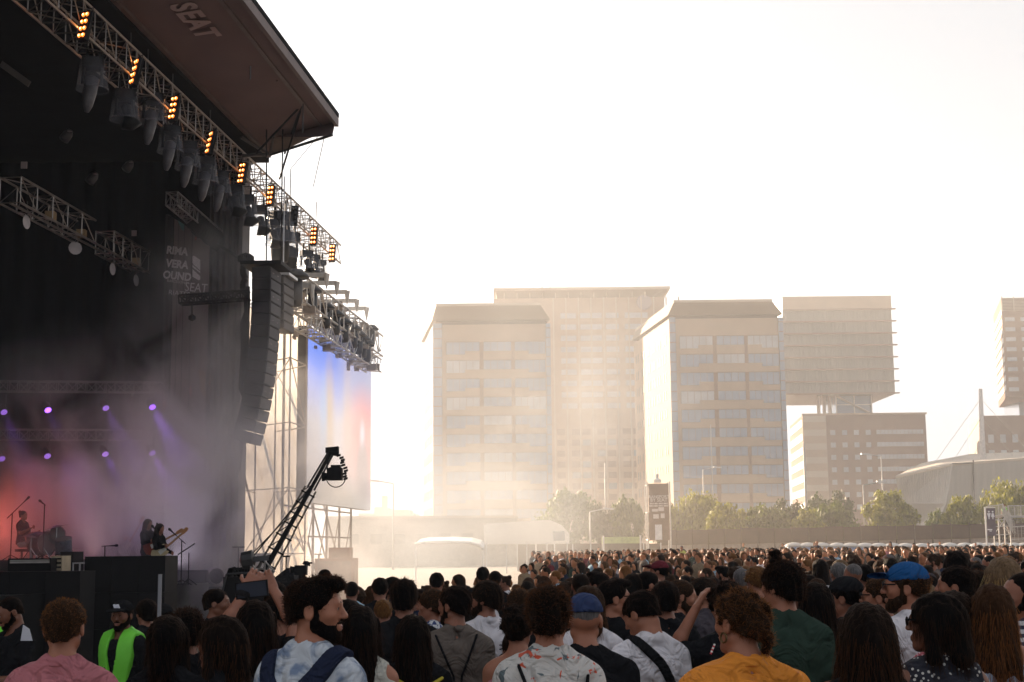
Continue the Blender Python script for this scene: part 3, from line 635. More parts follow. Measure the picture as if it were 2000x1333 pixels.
def roof():
    t = thing('stage_roof', (SX(40, 0), 40, 13.4), 'huge dark stage roof with a lettered plum-coloured canopy, top left of the photo', 'stage roof')
    # main dark slab
    b = MB(); zs = 13.25
    y0, y1 = 8, 41.2
    b.prism([(SX(y0, .45), y0, zs), (SX(y1, .45), y1, zs), (SX(y1, -26), y1, zs), (SX(y0, -26), y0, zs)], (0, 0, 1.6)); b.build('roof_deck', M_blk2, t)
    # canopy cloth, slightly sagging, between inner beam and outer edge
    A0, A1 = np.array([SX(6, .5), 6, 13.45]), np.array([SX(41, .5), 41, 13.45]); B0, B1 = np.array([SX(6, 3.), 6, 13.72]), np.array([SX(38.6, 3.), 38.6, 13.66])
    nx, ny = 40, 8; vs = []; M1 = np.array([SX(38.6, .5), 38.6, 13.45])
    for i in range(nx + 1):
        for j in range(ny + 1):
            u, v = i / nx, j / ny; p = (A0 * (1 - u) + (A1 * (1 - v) + np.array([SX(39, 3), 38.6, 13.66]) * v) * u) if False else None
            a = A0 * (1 - u) + A1 * u; c = B0 * (1 - u) + B1 * u; p = a * (1 - v) + c * v; p = p + (0, 0, -.07 * math.sin(math.pi * v) * (1 + .5 * math.sin(u * 40)))
            vs.append(p)
    b = MB(); b.add(vs, [(i * (ny + 1) + j, (i + 1) * (ny + 1) + j, (i + 1) * (ny + 1) + j + 1, i * (ny + 1) + j + 1) for i in range(nx) for j in range(ny)]); b.build('canopy_cloth', M_roofcl, t, smooth=True)
    b = MB(); b.obox(((A0 + A1) / 2) + (0, 0, -.02), (A1 - A0) / 2, (.06, 0, 0), (0, 0, .08)); b.build('inner_beam', mat('beam_mauve', (.12, .085, .085), .6), t)
    b = MB(); d = (B1 - B0) / 2; b.obox((B0 + B1) / 2 + (-.42, 0, -.06), d, (.05, 0, 0), (0, 0, .06)); b.obox((B0 + B1) / 2 + (.03, 0, .0), d, (.05, 0, 0), (0, 0, .12)); b.build('outer_beam', mat('beam_mauve', (.12, .085, .085), .6), t)
    b = MB(); b.prism([B0 + (.09, 0, .14), B1 + (.09, 0, .14), B1 + (-2.6, 1.2, .5), B0 + (-2.6, 0, .5)], (0, 0, .12)); b.build('roof_sheet', M_blk2, t)
    # end gusset below the outer corner
    b = MB(); e = [PS(655, 238, 3.), PS(649, 264, 3.), PS(609, 268, 2.4), PS(527, 303, .9), PS(500, 278, .7), PS(534, 268, 1.2)]
    b.prism(e[:3] + [e[5]], (0, .04, 0)); b.build('end_flap', M_roofcl, t)
    b = MB(); b.prism([e[2], e[3], e[5]], (0, .04, 0)); b.build('end_net', mat('pale_net', (.3, .24, .2), .9, alpha=.6), t)
    b = MB(); b.tube(e[3], e[1], .04); b.tube(e[3], e[5], .04); b.tube(PS(585, 268, 1.9), e[3], .03); b.tube(e[3], PS(470, 268, .4), .05); b.tube(PS(472, 305, .3), PS(522, 302, .9), .05); b.build('end_frame', M_dark, t)
    # ribs running across the canopy
    for k in range(7):
        u = .38 + k * .1; a = A0 * (1 - u) + A1 * u; c = B0 * (1 - u) + B1 * u; b = MB(); b.tube(a + (0, 0, .06), c + (0, 0, .02), .035); b.build('rib', M_dark, t)
    # writing: the emblem and four letters, tops towards the outer edge
    o = PS(380, 44, 1.75); x = np.array([.1, 1, 0]); y = np.array([1, -.1, .1])
    o[2] = 13.45
    textmesh('SEAT', .74, frame(o, x, y), 'lettering', M_emb2, t, .004, spacing=1.1, sx=1.15, bold=.028)
    c = PS(306, 2, 1.75); c[2] = 13.45; X = np.array([.0995, .995, 0]); Yv = np.array([.995, -.0995, .1])
    b = MB(); poly = [(-.75, .6), (.75, .6), (.75, .1), (.45, -.35), (0, -.6), (-.45, -.35), (-.75, .1)]; b.prism([c + X * u * .9 + Yv * v * .9 for u, v in poly], (0, 0, -.01)); b.build('emblem', M_emb2, t)
    # rigging cables under the canopy
    for (px, py, l, off) in ((256, 58, 60, 0.3), (290, 72, 70, .3), (338, 135, 60, .3), (411, 205, 60, .3), (489, 130, 26, 2.4), (541, 130, 30, 2.4), (592, 190, 70, 2.6)):
        a = PS(px, py, off); b = MB(); b.tube(a, (a[0], a[1], PS(px, py + l, off)[2]), .018, n=4); b.build('rigging_cable', M_dark, t)
    for (p, q) in (((592, 200), (546, 350)), ((590, 205), (556, 300)), ((594, 200), (500, 300)), ((588, 200), (600, 260))):
        b = MB(); b.tube(PS(*p, 2.5), PS(*q, 1.2), .03, n=5); b.build('rigging_strap', M_black, t)
    for (p, q) in (((620, 268), (568, 330)), ((633, 270), (612, 365)), ((568, 330), (566, 440)), ((618, 395), (617, 440))):
        b = MB(); b.tube(PS(*p, 2.), PS(*q, 1.), .012, n=4); b.build('guy_line', M_dark, t)
roof()

TR0, TR1 = np.array([SX(10, 0), 10, 12.62]), np.array([SX(51.5, 0), 51.5, 12.62])
def main_truss():
    t = thing('front_truss', (TR0 + TR1) / 2, 'long aluminium lighting truss hung under the front edge of the stage roof', 'truss')
    n = 14
    for k in range(n):
        a, c = TR0 + (TR1 - TR0) * k / n, TR0 + (TR1 - TR0) * (k + 1) / n; b = MB(); b.truss(a, c, .62, .68, bays=5, r=.032, rl=.016)
        b.build('truss_section', M_alu if k < 11 else M_alu, t)
    for k in range(9):
        p = TR0 + (TR1 - TR0) * (.3 + k * .085); b = MB(); b.tube(p + (0, 0, .3), (p[0], p[1], 13.3 if p[1] < 40 else 12.95), .02, n=4); b.build('hanging_chain', M_dark, t)
main_truss()

def blinder(px, py, lit, label, proto=[None]):
    c = PS(px, py, .45)
    if proto[0] is None:
        t = thing('blinder_lamp', (0, 0, 0), label, 'stage lamp', 'amber lamps along the front truss'); b = MB(); b.box((-.2, -.10, -.55), (.2, .1, .55)); b.build('housing', M_black, t)
        for i in range(2):
            for j in range(4):
                b = MB(); b.lathe((-.095 + i * .19, -.102, -.40 + j * .265), [(.08, 0), (.07, -.03), (.036, -.042)], 10, (0, 1, 0)); b.lathe((-.095 + i * .19, -.102, -.40 + j * .265), [(.036, -.042), (.0, -.055)], 10, (0, 1, 0), 1); b.build('lamp', [M_amber, M_ambc], t, smooth=True)
        b = MB(); b.tube((-.23, 0, -.1), (-.23, 0, .68), .02); b.tube((.23, 0, -.1), (.23, 0, .68), .015); b.tube((-.23, 0, .68), (.23, 0, .68), .015); b.build('yoke', M_dark, t); proto[0] = t
    else: t = copy_tree(proto[0])
    t.location = c; t.rotation_euler = (R(-12), 0, R(12) + {267: R(-62), 413: R(-66), 529: R(-30)}.get(px, R(-38) if px < 500 else R(-20))); t['label'] = label
    s = .60; t.scale = (s * .85, s, s)
    if not lit:
        for ch in t.children:
            if ch.name.startswith('lamp'): ch.data = ch.data.copy() ; ch.data.materials[0] = M_dark; ch.data.materials[1] = M_dark
for a in ((167, 52, 1, 'brightest amber lamp bank, uppermost on the truss near the top left corner'), (267, 142, 1, 'amber lamp bank second from the top of the truss, turned nearly edge on'), (341, 213, 1, 'bright amber lamp bank third from the top, just under the canopy beam'),
          (413, 280, 1, 'dim narrow amber lamp bank fourth from the top, before the roof corner'), (474, 340, 1, 'amber lamp bank at the right edge of the black stage wing'), (529, 383, 1, 'amber lamp bank against the bright sky, sixth from the top'),
          (575, 422, 0, 'unlit dark lamp bank between the sixth and seventh amber banks'), (613, 462, 1, 'small faded amber lamp bank near the far end of the truss'), (649, 495, 1, 'last and smallest amber lamp bank, at the tip of the truss')): blinder(*a)

def movers():
    M_lens = mat('pale_lamp_head', (.07, .07, .085), .3, var=.3, scale=10, bump=.3)
    protos = {}
    def make(kind):
        t = thing('moving_light', (0, 0, 0), 'x', 'stage light', 'moving lights in clear rain covers')
        b = MB(); b.box((-.22, -.2, -.18), (.22, .2, .02)); b.tube((-.12, 0, .02), (-.12, 0, .3), .03); b.tube((.12, 0, .02), (.12, 0, .3), .03); b.build('base_box', M_black, t)
        b = MB(); b.tube((-.17, 0, -.18), (-.2, 0, -.55), .035); b.tube((.17, 0, -.18), (.2, 0, -.55), .035); b.build('yoke', M_black, t)
        b = MB()
        if kind == 0: b.lathe((0, 0, -.35), [(.06, 0), (.15, -.05), (.14, -.35), (.10, -.65), (.05, -.78), (0.001, -.8)], 12, (.12, 0, 1)); mt = M_lens
        elif kind == 1: b.lathe((0, 0, -.28), [(.05, 0), (.12, -.05), (.10, -.25), (.15, -.35), (.24, -.52), (.0, -.62)], 12, (-.3, 0, 1)); mt = M_black
        else: b.lathe((0, 0, -.3), [(.07, 0), (.19, -.06), (.20, -.5), (.17, -.72), (.0, -.75)], 12, (.0, 0, 1)); mt = M_black
        b.build('lamp_head', mt, t, smooth=True)
        b = MB(); b.lathe((0, 0, -.06), [(.001, .09), (.24, .08), (.27, .03), (.30, -.3), (.335, -.58)], 14); b.lathe((0, 0, -.64), [(.335, 0), (.345, .02), (.345, -.02), (.33, -.02)], 14); b.build('rain_cover', M_cover, t, smooth=True)
        return t
    L = [(182, 118, 0, 1.0, 'wrapped moving light nearest the camera, hanging under the top left lamp bank'), (245, 180, 1, 1.0, 'dark wrapped moving light second along, with a pale bar beneath it'), (298, 187, 0, 1.05, 'large pale wrapped moving light beneath the second amber lamp bank'), (334, 250, 0, .95, 'wrapped moving light with a tapered white lamp, fourth along'),
         (368, 281, 0, 1., 'wrapped moving light under the third amber bank, fifth along'), (402, 311, 0, 1., 'wrapped moving light sixth along, lamp pointing down'), (430, 338, 0, .95, 'wrapped moving light seventh along, before the black wing'), (458, 365, 1, 1., 'wrapped moving light half against the sky at the edge of the wing'),
         (482, 385, 1, 1., 'black bell-shaped moving light first clear of the wing against the sky'), (507, 405, 1, 1., 'black bell-shaped moving light below the sixth amber bank'), (533, 432, 1, 1., 'black bell-shaped moving light just left of the widest clear cover'), (548, 418, 2, 1.5, 'widest clear-covered moving light with long dark barrel'),
         (566, 458, 2, 1.3, 'clear-covered moving light with barrel hanging above the speaker columns'), (598, 492, 1, .9, 'small far moving light first of the cluster near the truss tip'), (611, 500, 1, .9, 'small far moving light second in the cluster near the truss tip'), (624, 510, 1, .9, 'small far moving light lowest in the cluster near the truss tip')]
    for px, py, k, s, lab in L:
        if k not in protos: t = protos[k] = make(k)
        else: t = copy_tree(protos[k])
        t.location = PS(px, py, .1); t.scale = (s,) * 3; t.rotation_euler = (0, 0, .3 + .2 * math.sin(px)); t['label'] = lab
movers()

# ---------------------------------------------------------------- stage body
def body():
    t = thing('stage_platform', (SX(32, -5), 32, 0), 'black skirted stage platform running along the left of the photo', 'stage')
    b = MB(); b.prism([(SX(10, 0), 10, -.6), (SX(40.5, 0), 40.5, -.6), (SX(40.5, -26), 40.5, -.6), (SX(10, -26), 10, -.6)], (0, 0, STZ + .6)); b.build('deck', mat('stage_floor', (.03, .028, .03), .5, var=.3), t)
    b = MB(); b.prism([(SX(10, .03), 10, -.6), (SX(40.5, .03), 40.5, -.6), (SX(40.5, .08), 40.5, -.6), (SX(10, .08), 10, -.6)], (0, 0, STZ + .62)); b.build('skirt', M_blk2, t)
    # far wing: black wall, pleated drapes
    t = thing('stage_wing', (SX(40.2, -4), 40.2, STZ), 'tall dark wing at the far end of the stage with hanging drapes', 'stage wing')
    y = 40.3
    def pleat(x0, x1, z0, z1, y, amp, n, material, name, seed=0):
        rs = np.random.RandomState(seed); m_ = n * 6; xs = np.linspace(x0, x1, m_ + 1); ph = rs.rand(m_ + 1) * .6
        yy = y + amp * np.sin(np.arange(m_ + 1) * 2 * math.pi / 6 + ph); b = MB(); vs = [(xs[i], yy[i], z0) for i in range(m_ + 1)] + [(xs[i], yy[i] * .5 + y * .5, z1) for i in range(m_ + 1)]
        vs += [(x, yv + .02, z) for x, yv, z in vs]; k = m_ + 1; N = 2 * k
        b.add(vs, [(i, i + 1, k + i + 1, k + i) for i in range(m_)] + [(N + i, N + k + i, N + k + i + 1, N + i + 1) for i in range(m_)]); b.build(name, material, t, smooth=True)
    xr = SX(y, 0); b = MB(); b.box((xr - 30, y + .5, -.5), (xr - .02, y + .8, 13.2)); b.build('back_panel', M_blk2, t)
    b = MB(); b.box((xr - .10, y - .2, -.5), (xr, y + .9, 13.2)); b.build('edge_column', mat('edge_grey', (.10, .09, .09), .8), t)
    pleat(xr - 28, P(318, 700, y)[0], STZ, 13.1, y + .1, .12, 40, M_drape, 'black_drape', 1)
    pleat(P(318, 700, y)[0], P(334, 700, y)[0], STZ, zat(325, 420, y), y - .1, .08, 1, M_drapeg, 'grey_drape', 2)
    pleat(P(404, 700, y)[0], xr - .12, STZ, 12.2, y, .08, 5, M_drapeg, 'grey_drape', 3)
    # back drape at the rear of the stage
    t = thing('rear_drape', (SX(30, -16), 30, STZ), 'black cloth backdrop along the rear of the stage', 'backdrop')
    b = MB(); b.prism([(SX(8, -20), 8, STZ), (SX(40, -20), 40, STZ), (SX(40, -20.1), 40, STZ), (SX(8, -20.1), 8, STZ)], (0, 0, 11.5)); b.build('cloth', M_drape, t)
    # banner
    yb = y - .35; t = thing('stage_banner', P(368, 750, yb), 'tall grey-brown printed banner with white lettering hanging on the far stage wing', 'banner')
    xl, xrr = P(334, 700, yb)[0], P(404, 700, yb)[0]; zt, zb = zat(334, 423, yb), STZ + .1; zt2 = zat(404, 470, yb)
    b = MB(); b.prism([(xl, yb, zb), (xrr, yb, zb), (xrr, yb, zt2), (xl, yb, zt)], (0, .04, 0)); b.build('cloth', mat('banner_taupe', (.20, .155, .155), .85, var=.12, scale=2, stretch=(4, 1, .3)), t)
    b = MB(); [b.tube((xl + (xrr - xl) * u, yb - .012, zb), (xl + (xrr - xl) * u, yb - .012, zt + (zt2 - zt) * u), .008, n=4) for u in (.13, .30, .52)]; b.build('seams', M_dark, t)
    b = MB(); b.tube((xl - .2, yb, zt + .12), (xrr + .9, yb, zt2 - .55), .05); b.build('hanging_bar', M_black, t)
    M_bl = mat('banner_white', (.66, .60, .62), .8, var=.04)
    for s, py, sz in (('PRIMA', 491, .31), ('VERA', 517, .31), ('SOUND', 540, .31)):
        textmesh(s[1:] if s != 'VERA' else s, sz, frame(P(346, py, yb - .03), (1, 0, -.12), (0, 0, 1)), 'lettering', M_bl, t, .004, sx=.85, bold=.012)
    textmesh('BARCELONA', .10, frame(P(346, 551, yb - .03), (1, 0, -.14), (0, 0, 1)), 'lettering', M_bl, t, .003)
    textmesh('RIATES', .2, frame(P(350, 574, yb - .03), (1, 0, -.14), (0, 0, 1)), 'lettering', M_bl, t, .003)
    textmesh('SEAT', .36, frame(P(383, 563, yb - .03), (1, 0, -.1), (0, 0, 1)), 'lettering', M_bl, t, .004, sx=.8)
    # the S emblem: two interlocking slanted bars
    q = lambda px, py: P(px, py, yb - .03); b = MB()
    for poly in ([(376, 501), (379, 500), (391, 508), (391, 529), (378, 517), (376, 513)], [(376, 518), (391, 531), (391, 534), (376, 522)], [(376, 526), (389, 538), (391, 540), (391, 546), (388, 548), (376, 541)]):
        b.prism([q(*p) for p in poly], (0, .012, 0))
    b.build('emblem', M_bl, t)
    for (pp, colr, nm) in (([(346, 428), (352, 427), (360, 438), (359, 452), (354, 448)], (.14, .25, .26), 'teal_shape'), ([(383, 449), (387, 448), (384, 468), (380, 470)], (.35, .08, .06), 'red_shape'), ([(402, 468), (407, 459), (411, 462), (403, 476), (400, 476)], (.5, .26, .05), 'orange_shape'), ([(381, 670), (388, 680), (390, 705), (384, 718), (378, 690)], (.22, .20, .2), 'grey_shape'), ([(388, 722), (401, 728), (401, 778), (392, 765)], (.26, .17, .11), 'tan_shape'), ([(372, 753), (375, 764), (373, 778), (368, 765)], (.3, .16, .16), 'pink_shape')):
        b = MB(); b.prism([q(*p) for p in pp], (0, .012, 0)); b.build(nm, mat(nm, colr, .8), t)
body()

def inner_rigging():
    t = thing('inner_truss', PS(160, 420, -3), 'shorter aluminium truss hanging inside the black stage', 'truss')
    a, c = PS(20, 372, -3), PS(290, 505, -3); z = (a[2] + c[2]) / 2; a[2] = c[2] = z - .12
    b = MB(); b.truss(a, a + (c - a) * .49, .5, .6, bays=5, r=.028, rl=.014); b.build('truss_section', M_alu, t); b = MB(); b.truss(a + (c - a) * .63, c, .5, .6, bays=5, r=.028, rl=.014); b.build('truss_section', M_alu, t)
    b = MB(); o = np.array([0, 0, .3]); b.tube(a - o, c - o, .03); b.tube(a - o + (.25, 0, 0), c - o + (.25, 0, 0), .03); b.build('chord', M_alu, t)
    k = 0
    for px, py, lab in ((99, 422, 'small tan lamp under the left section of the inner truss'), (159, 457, 'small tan lamp near the gap of the inner truss'), (266, 512, 'small tan lamp at the right end of the inner truss')):
        s = thing('spot_lamp', PS(px, py, -3), lab, 'stage light', 'small lamps on the inner truss'); p = PS(px, py, -3); b = MB(); b.box(p - (.11, .11, .1), p + (.11, .11, .1)); b.build('body', mat('tan_tin', (.30, .2, .10), .5, .4), s); b = MB(); b.tube(p + (0, 0, .1), p + (0, 0, .35), .015); b.build('clamp', M_dark, s)
    for px, py, lab in ((52, 434, 'small disc reflector hanging left, seen edge on'), (147, 485, 'round white reflector hanging lowest under the inner truss'), (220, 526, 'thin tilted reflector under the right part of the inner truss'), (266, 548, 'thin tilted reflector at the far right under the inner truss')):
        p = PS(px, py, -3); s = thing('hanging_reflector', p, lab, 'reflector', 'reflectors under the inner truss'); b = MB(); ax = (1, -.2, 0) if px != 147 else (.5, -.85, 0); b.lathe(p, [(.0, .01), (.17, 0), (.0, -.01)], 14, ax); b.build('disc', mat('dull_white', (.35, .32, .33), .5), s); b = MB(); b.tube(p + (0, 0, .15), p + (0, 0, .5), .015); b.build('hanger', M_dark, s)
    # two level trusses low on the far wing and their purple spotlights
    for py0, py1, lab in ((757, 750, 'upper faint box truss across the back of the stage, above the purple lights'), (852, 843, 'lower faint box truss across the back of the stage, lost in smoke')):
        a, c = P(-60, py0 + 4, 38.6), P(318, py1 + 1, 39.4); c[2] = a[2] = (a[2] + c[2]) / 2; t = thing('back_truss', (a + c) / 2, lab, 'truss'); n = 4
        for k in range(n):
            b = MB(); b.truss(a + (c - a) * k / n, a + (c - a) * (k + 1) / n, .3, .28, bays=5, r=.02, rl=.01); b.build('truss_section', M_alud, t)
    M_vio = mat('violet_lens', (.5, .3, .9), .3, var=0, emis=(.30, .09, 1.), estr=.8); M_vio2 = mat('violet_lens_dim', (.4, .3, .6), .3, var=0, emis=(.30, .12, .75), estr=.2)
    for px, py, s, lab in ((8, 806, .5, 'faint violet spotlight at the left edge, upper row'), (94, 802, 1., 'brightest violet spotlight, upper row left'), (207, 798, .5, 'faint violet spotlight, upper row centre'), (298, 796, 1., 'bright violet spotlight, upper row right'),
                          (4, 897, .3, 'dim violet spotlight at the left edge, lower row'), (93, 892, .3, 'dim pinkish spotlight, lower row second from left'), (206, 888, .4, 'dim violet spotlight, lower row centre'), (298, 886, .6, 'violet spotlight, lower row right, close to the banner')):
        p = P(px, py, 38.3); t = thing('violet_spotlight', p, lab, 'spotlight', 'violet spotlights at the back of the stage')
        b = MB(); ax = np.array([.55, -.6, -.75]); b.lathe(p, [(.10, .25), (.11, 0), (.10, .0)], 12, -ax * (-1)) if False else b.lathe(p - ax * .02, [(.06, -.30), (.10, -.2), (.105, -.02)], 12, ax); b.build('can', M_black, t)
        b = MB(); b.lathe(p, [(.0, .012), (.06, .01), (.088, 0), (.088, -.02)], 12, ax); b.build('lens', M_vio if s > .7 else M_vio2, t)
        b = MB(); b.tube(p + (0, .1, .1), p + (0, .1, .5), .015); b.build('clamp', M_dark, t)
        if s > .35:
            l = bpy.data.lights.new('violet_beam', 'SPOT'); l.energy = 50 * s; l.color = (.36, .14, 1.); l.spot_size = R(26); l.spot_blend = .6; l.shadow_soft_size = .08
            lo = bpy.data.objects.new('violet_beam', l); COL.objects.link(lo); lo.parent = t; lo.location = ax / np.linalg.norm(ax) * .06; lo.rotation_euler = (-Vector(ax)).to_track_quat('Z', 'Y').to_euler()
    # scattered lamps high in the dark
    rs = np.random.RandomState(5); labs = ['left, beside the white tag', 'above the inner truss', 'right of the inner truss', 'over the banner top', 'near the black wing edge']
    for (px, py), lab in zip(((133, 262), (183, 345), (253, 322), (339, 380), (412, 430)), labs):
        p = PS(px, py, -2.5); t = thing('roof_spotlight', p, 'barely visible dark spotlight in the roof shadow, ' + lab, 'spotlight', 'dark spotlights inside the roof'); b = MB(); b.lathe(p, [(.06, .12), (.12, 0), (.13, -.2), (0, -.21)], 10, (.4, .3, .8)); b.build('can', M_dark, t, smooth=True); b = MB(); b.lathe(p + (.07, -.12, .03), [(.0, .02), (.06, 0), (0, -.02)], 8); b.build('rim', M_emb, t)
    for px, py, lab in ((47, 323, 'left, above the inner truss'), (262, 456, 'right, above the end of the inner truss')):
        p = PS(px, py, -3); t = thing('white_tag', p, 'tiny white tag in the dark roof, ' + lab, 'tag'); b = MB(); b.box(p - (.07, .02, .08), p + (.07, .02, .08)); b.build('card', M_emb, t)
    p = PS(30, 145, -2); t = thing('grey_bracket', p, 'grey perforated bracket in the black roof space, far left', 'bracket'); b = MB(); b.obox(p, (.28, .1, -.2), (0, .03, 0), (.03, 0, .06)); b.build('plate', mat('bracket_grey', (.06, .055, .055), .6), t)
    # dark cross gantry over the banner
    t = thing('side_gantry', P(410, 580, 39), 'thin black gantry crossing in front of the banner towards the speaker column', 'gantry'); b = MB(); b.truss(P(352, 587, 38.8), P(487, 577, 38.8), .35, .22, bays=9, r=.03, rl=.02); b.build('frame', M_black, t)
    b = MB(); p = P(375, 620, 38.8); b.tube(P(375, 590, 38.8), p, .02); b.lathe(p, [(.0, .1), (.1, .03), (.1, -.06), (0, -.12)], 8); b.build('hanging_lamp', M_black, t)
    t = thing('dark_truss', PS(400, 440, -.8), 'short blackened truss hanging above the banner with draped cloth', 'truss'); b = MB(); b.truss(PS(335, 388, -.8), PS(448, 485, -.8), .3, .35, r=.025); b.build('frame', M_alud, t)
    b = MB(); rs = np.random.RandomState(9)
    for k in range(14): p = PS(380 + k * 4, 425 + k * 3.4, -.8); b.lathe(p - (0, 0, .1), [(.0, .35), (.22, .15), (.25, -.1), (.12, -.3), (.0, -.4)], 7, (rs.uniform(-.3, .3), 0, 1))
    b.build('draped_cloth', M_blk2, t, smooth=True)
inner_rigging()

# ---------------------------------------------------------------- loudspeaker columns
def arrays():
    M_cab = mat('speaker_cabinet', (.030, .028, .031), .6, var=.15, scale=6); M_gr = mat('speaker_grille', (.06, .056, .062), .7, var=.2, scale=30)
    t = thing('speaker_column', P(515, 700, 38.5), 'tall curved hanging column of black loudspeakers in front of the scaffold', 'loudspeaker'); Y = 38.5
    # side profile polyline in pixels: left and right silhouette of the column
    n = 15; cl = [(520, 530), (520, 575), (519, 620), (516, 665), (512, 710), (507, 750), (500, 790), (492, 825), (480, 866)]
    ys = [c[1] for c in cl]; xs_ = [c[0] for c in cl]
    for k in range(n):
        y0 = 528 + (866 - 528) * k / n; y1 = 528 + (866 - 528) * (k + 1) / n - 1.2
        x0, x1 = np.interp(y0, ys, xs_), np.interp(y1, ys, xs_); tilt = (x1 - x0) / max(1, (y1 - y0))
        top, bot = P(x0, y0, Y), P(x1, y1, Y); up = (top - bot); dep = np.array([up[2], 0, -up[0]]); dep /= np.linalg.norm(dep)
        c = (top + bot) / 2; o = MB(); wd = .245; hz = np.array([.12, .99, 0]) * .5
        o.obox(c, dep * wd, hz, up / 2); ob = o.build('cabinet', M_cab, t)
        g = MB(); g.obox(c + dep * (wd + .012), hz * .95, dep * .012, up * .45)
        g.build('grille', M_gr, ob)
        g = MB()
        if k % 2 == 0:
            for e in (-.55, .3): g.obox(c + dep * (wd + .03) + hz * e, hz * .12, dep * .006, up * .035)
            g.build('badge', M_emb, ob)
    b = MB(); p = P(520, 521, Y); b.obox(p, (.55, 0, 0), (.05, .6, 0), (0, 0, .05)); b.tube(p, p + (-.05, 0, 4.0), .02, n=5); b.tube(p + (.4, 0, 0), p + (.4, 0, 4), .02, n=5); b.build('flying_frame', M_black, t)
    t = thing('speaker_column', P(555, 600, 41), 'shorter second speaker column close behind the tall curved one', 'loudspeaker'); Y = 41.
    for k in range(6):
        c = P(551, 552 + k * 17.5, Y); o = MB(); hz = np.array([.12, .99, 0]) * .55; o.obox(c, (.18, 0, 0), hz, (0, 0, .118)); ob = o.build('cabinet', M_cab, t); g = MB(); g.obox(c + (.19, 0, 0), hz * .95, (.01, 0, 0), (0, 0, .1)); g.build('grille', M_gr, ob)
    b = MB(); p = P(553, 541, Y); b.obox(p, (.3, 0, 0), (.05, .5, 0), (0, 0, .04)); b.tube(p, p + (0, 0, 3), .02); b.build('flying_frame', M_steel, t)
    # motor and cable bundle
    t = thing('cable_bundle', P(474, 560, 38.8), 'looped bundle of black cable and chain hanging at the wing edge', 'cables'); rs = np.random.RandomState(2)
    b = MB(); pts = [P(476 + 3 * math.sin(k * 2), 505 + k * 10, 38.8) for k in range(8)]; b.path(pts, .09, n=7); 
    for k in range(5): c = P(472 + k * 4, 503 - abs(2 - k) * -1, 38.8); b.lathe(c, [(0, .14), (.12, .05), (.12, -.08), (0, -.14)], 7)
    b.build('coil', M_black, t)
    for k in range(5):
        x0 = 476 + k * 2; b = MB(); b.path([P(x0 + (k - 2) * .5 * (j > 2) + rs.uniform(-1, 1) + (-9 - k * 2.4) * (j / 12) ** 2 * 1.0 + 3, 560 + j * 30, 38.8) for j in range(13)], .022, n=5); b.build('cable', M_black, t)
    b = MB(); b.lathe(P(478, 645, 38.8), [(0.03, .5), (.14, .2), (.11, -.5), (.16, -1.6), (.03, -1.9)], 7); b.build('cable_sleeve', M_black, t)
arrays()

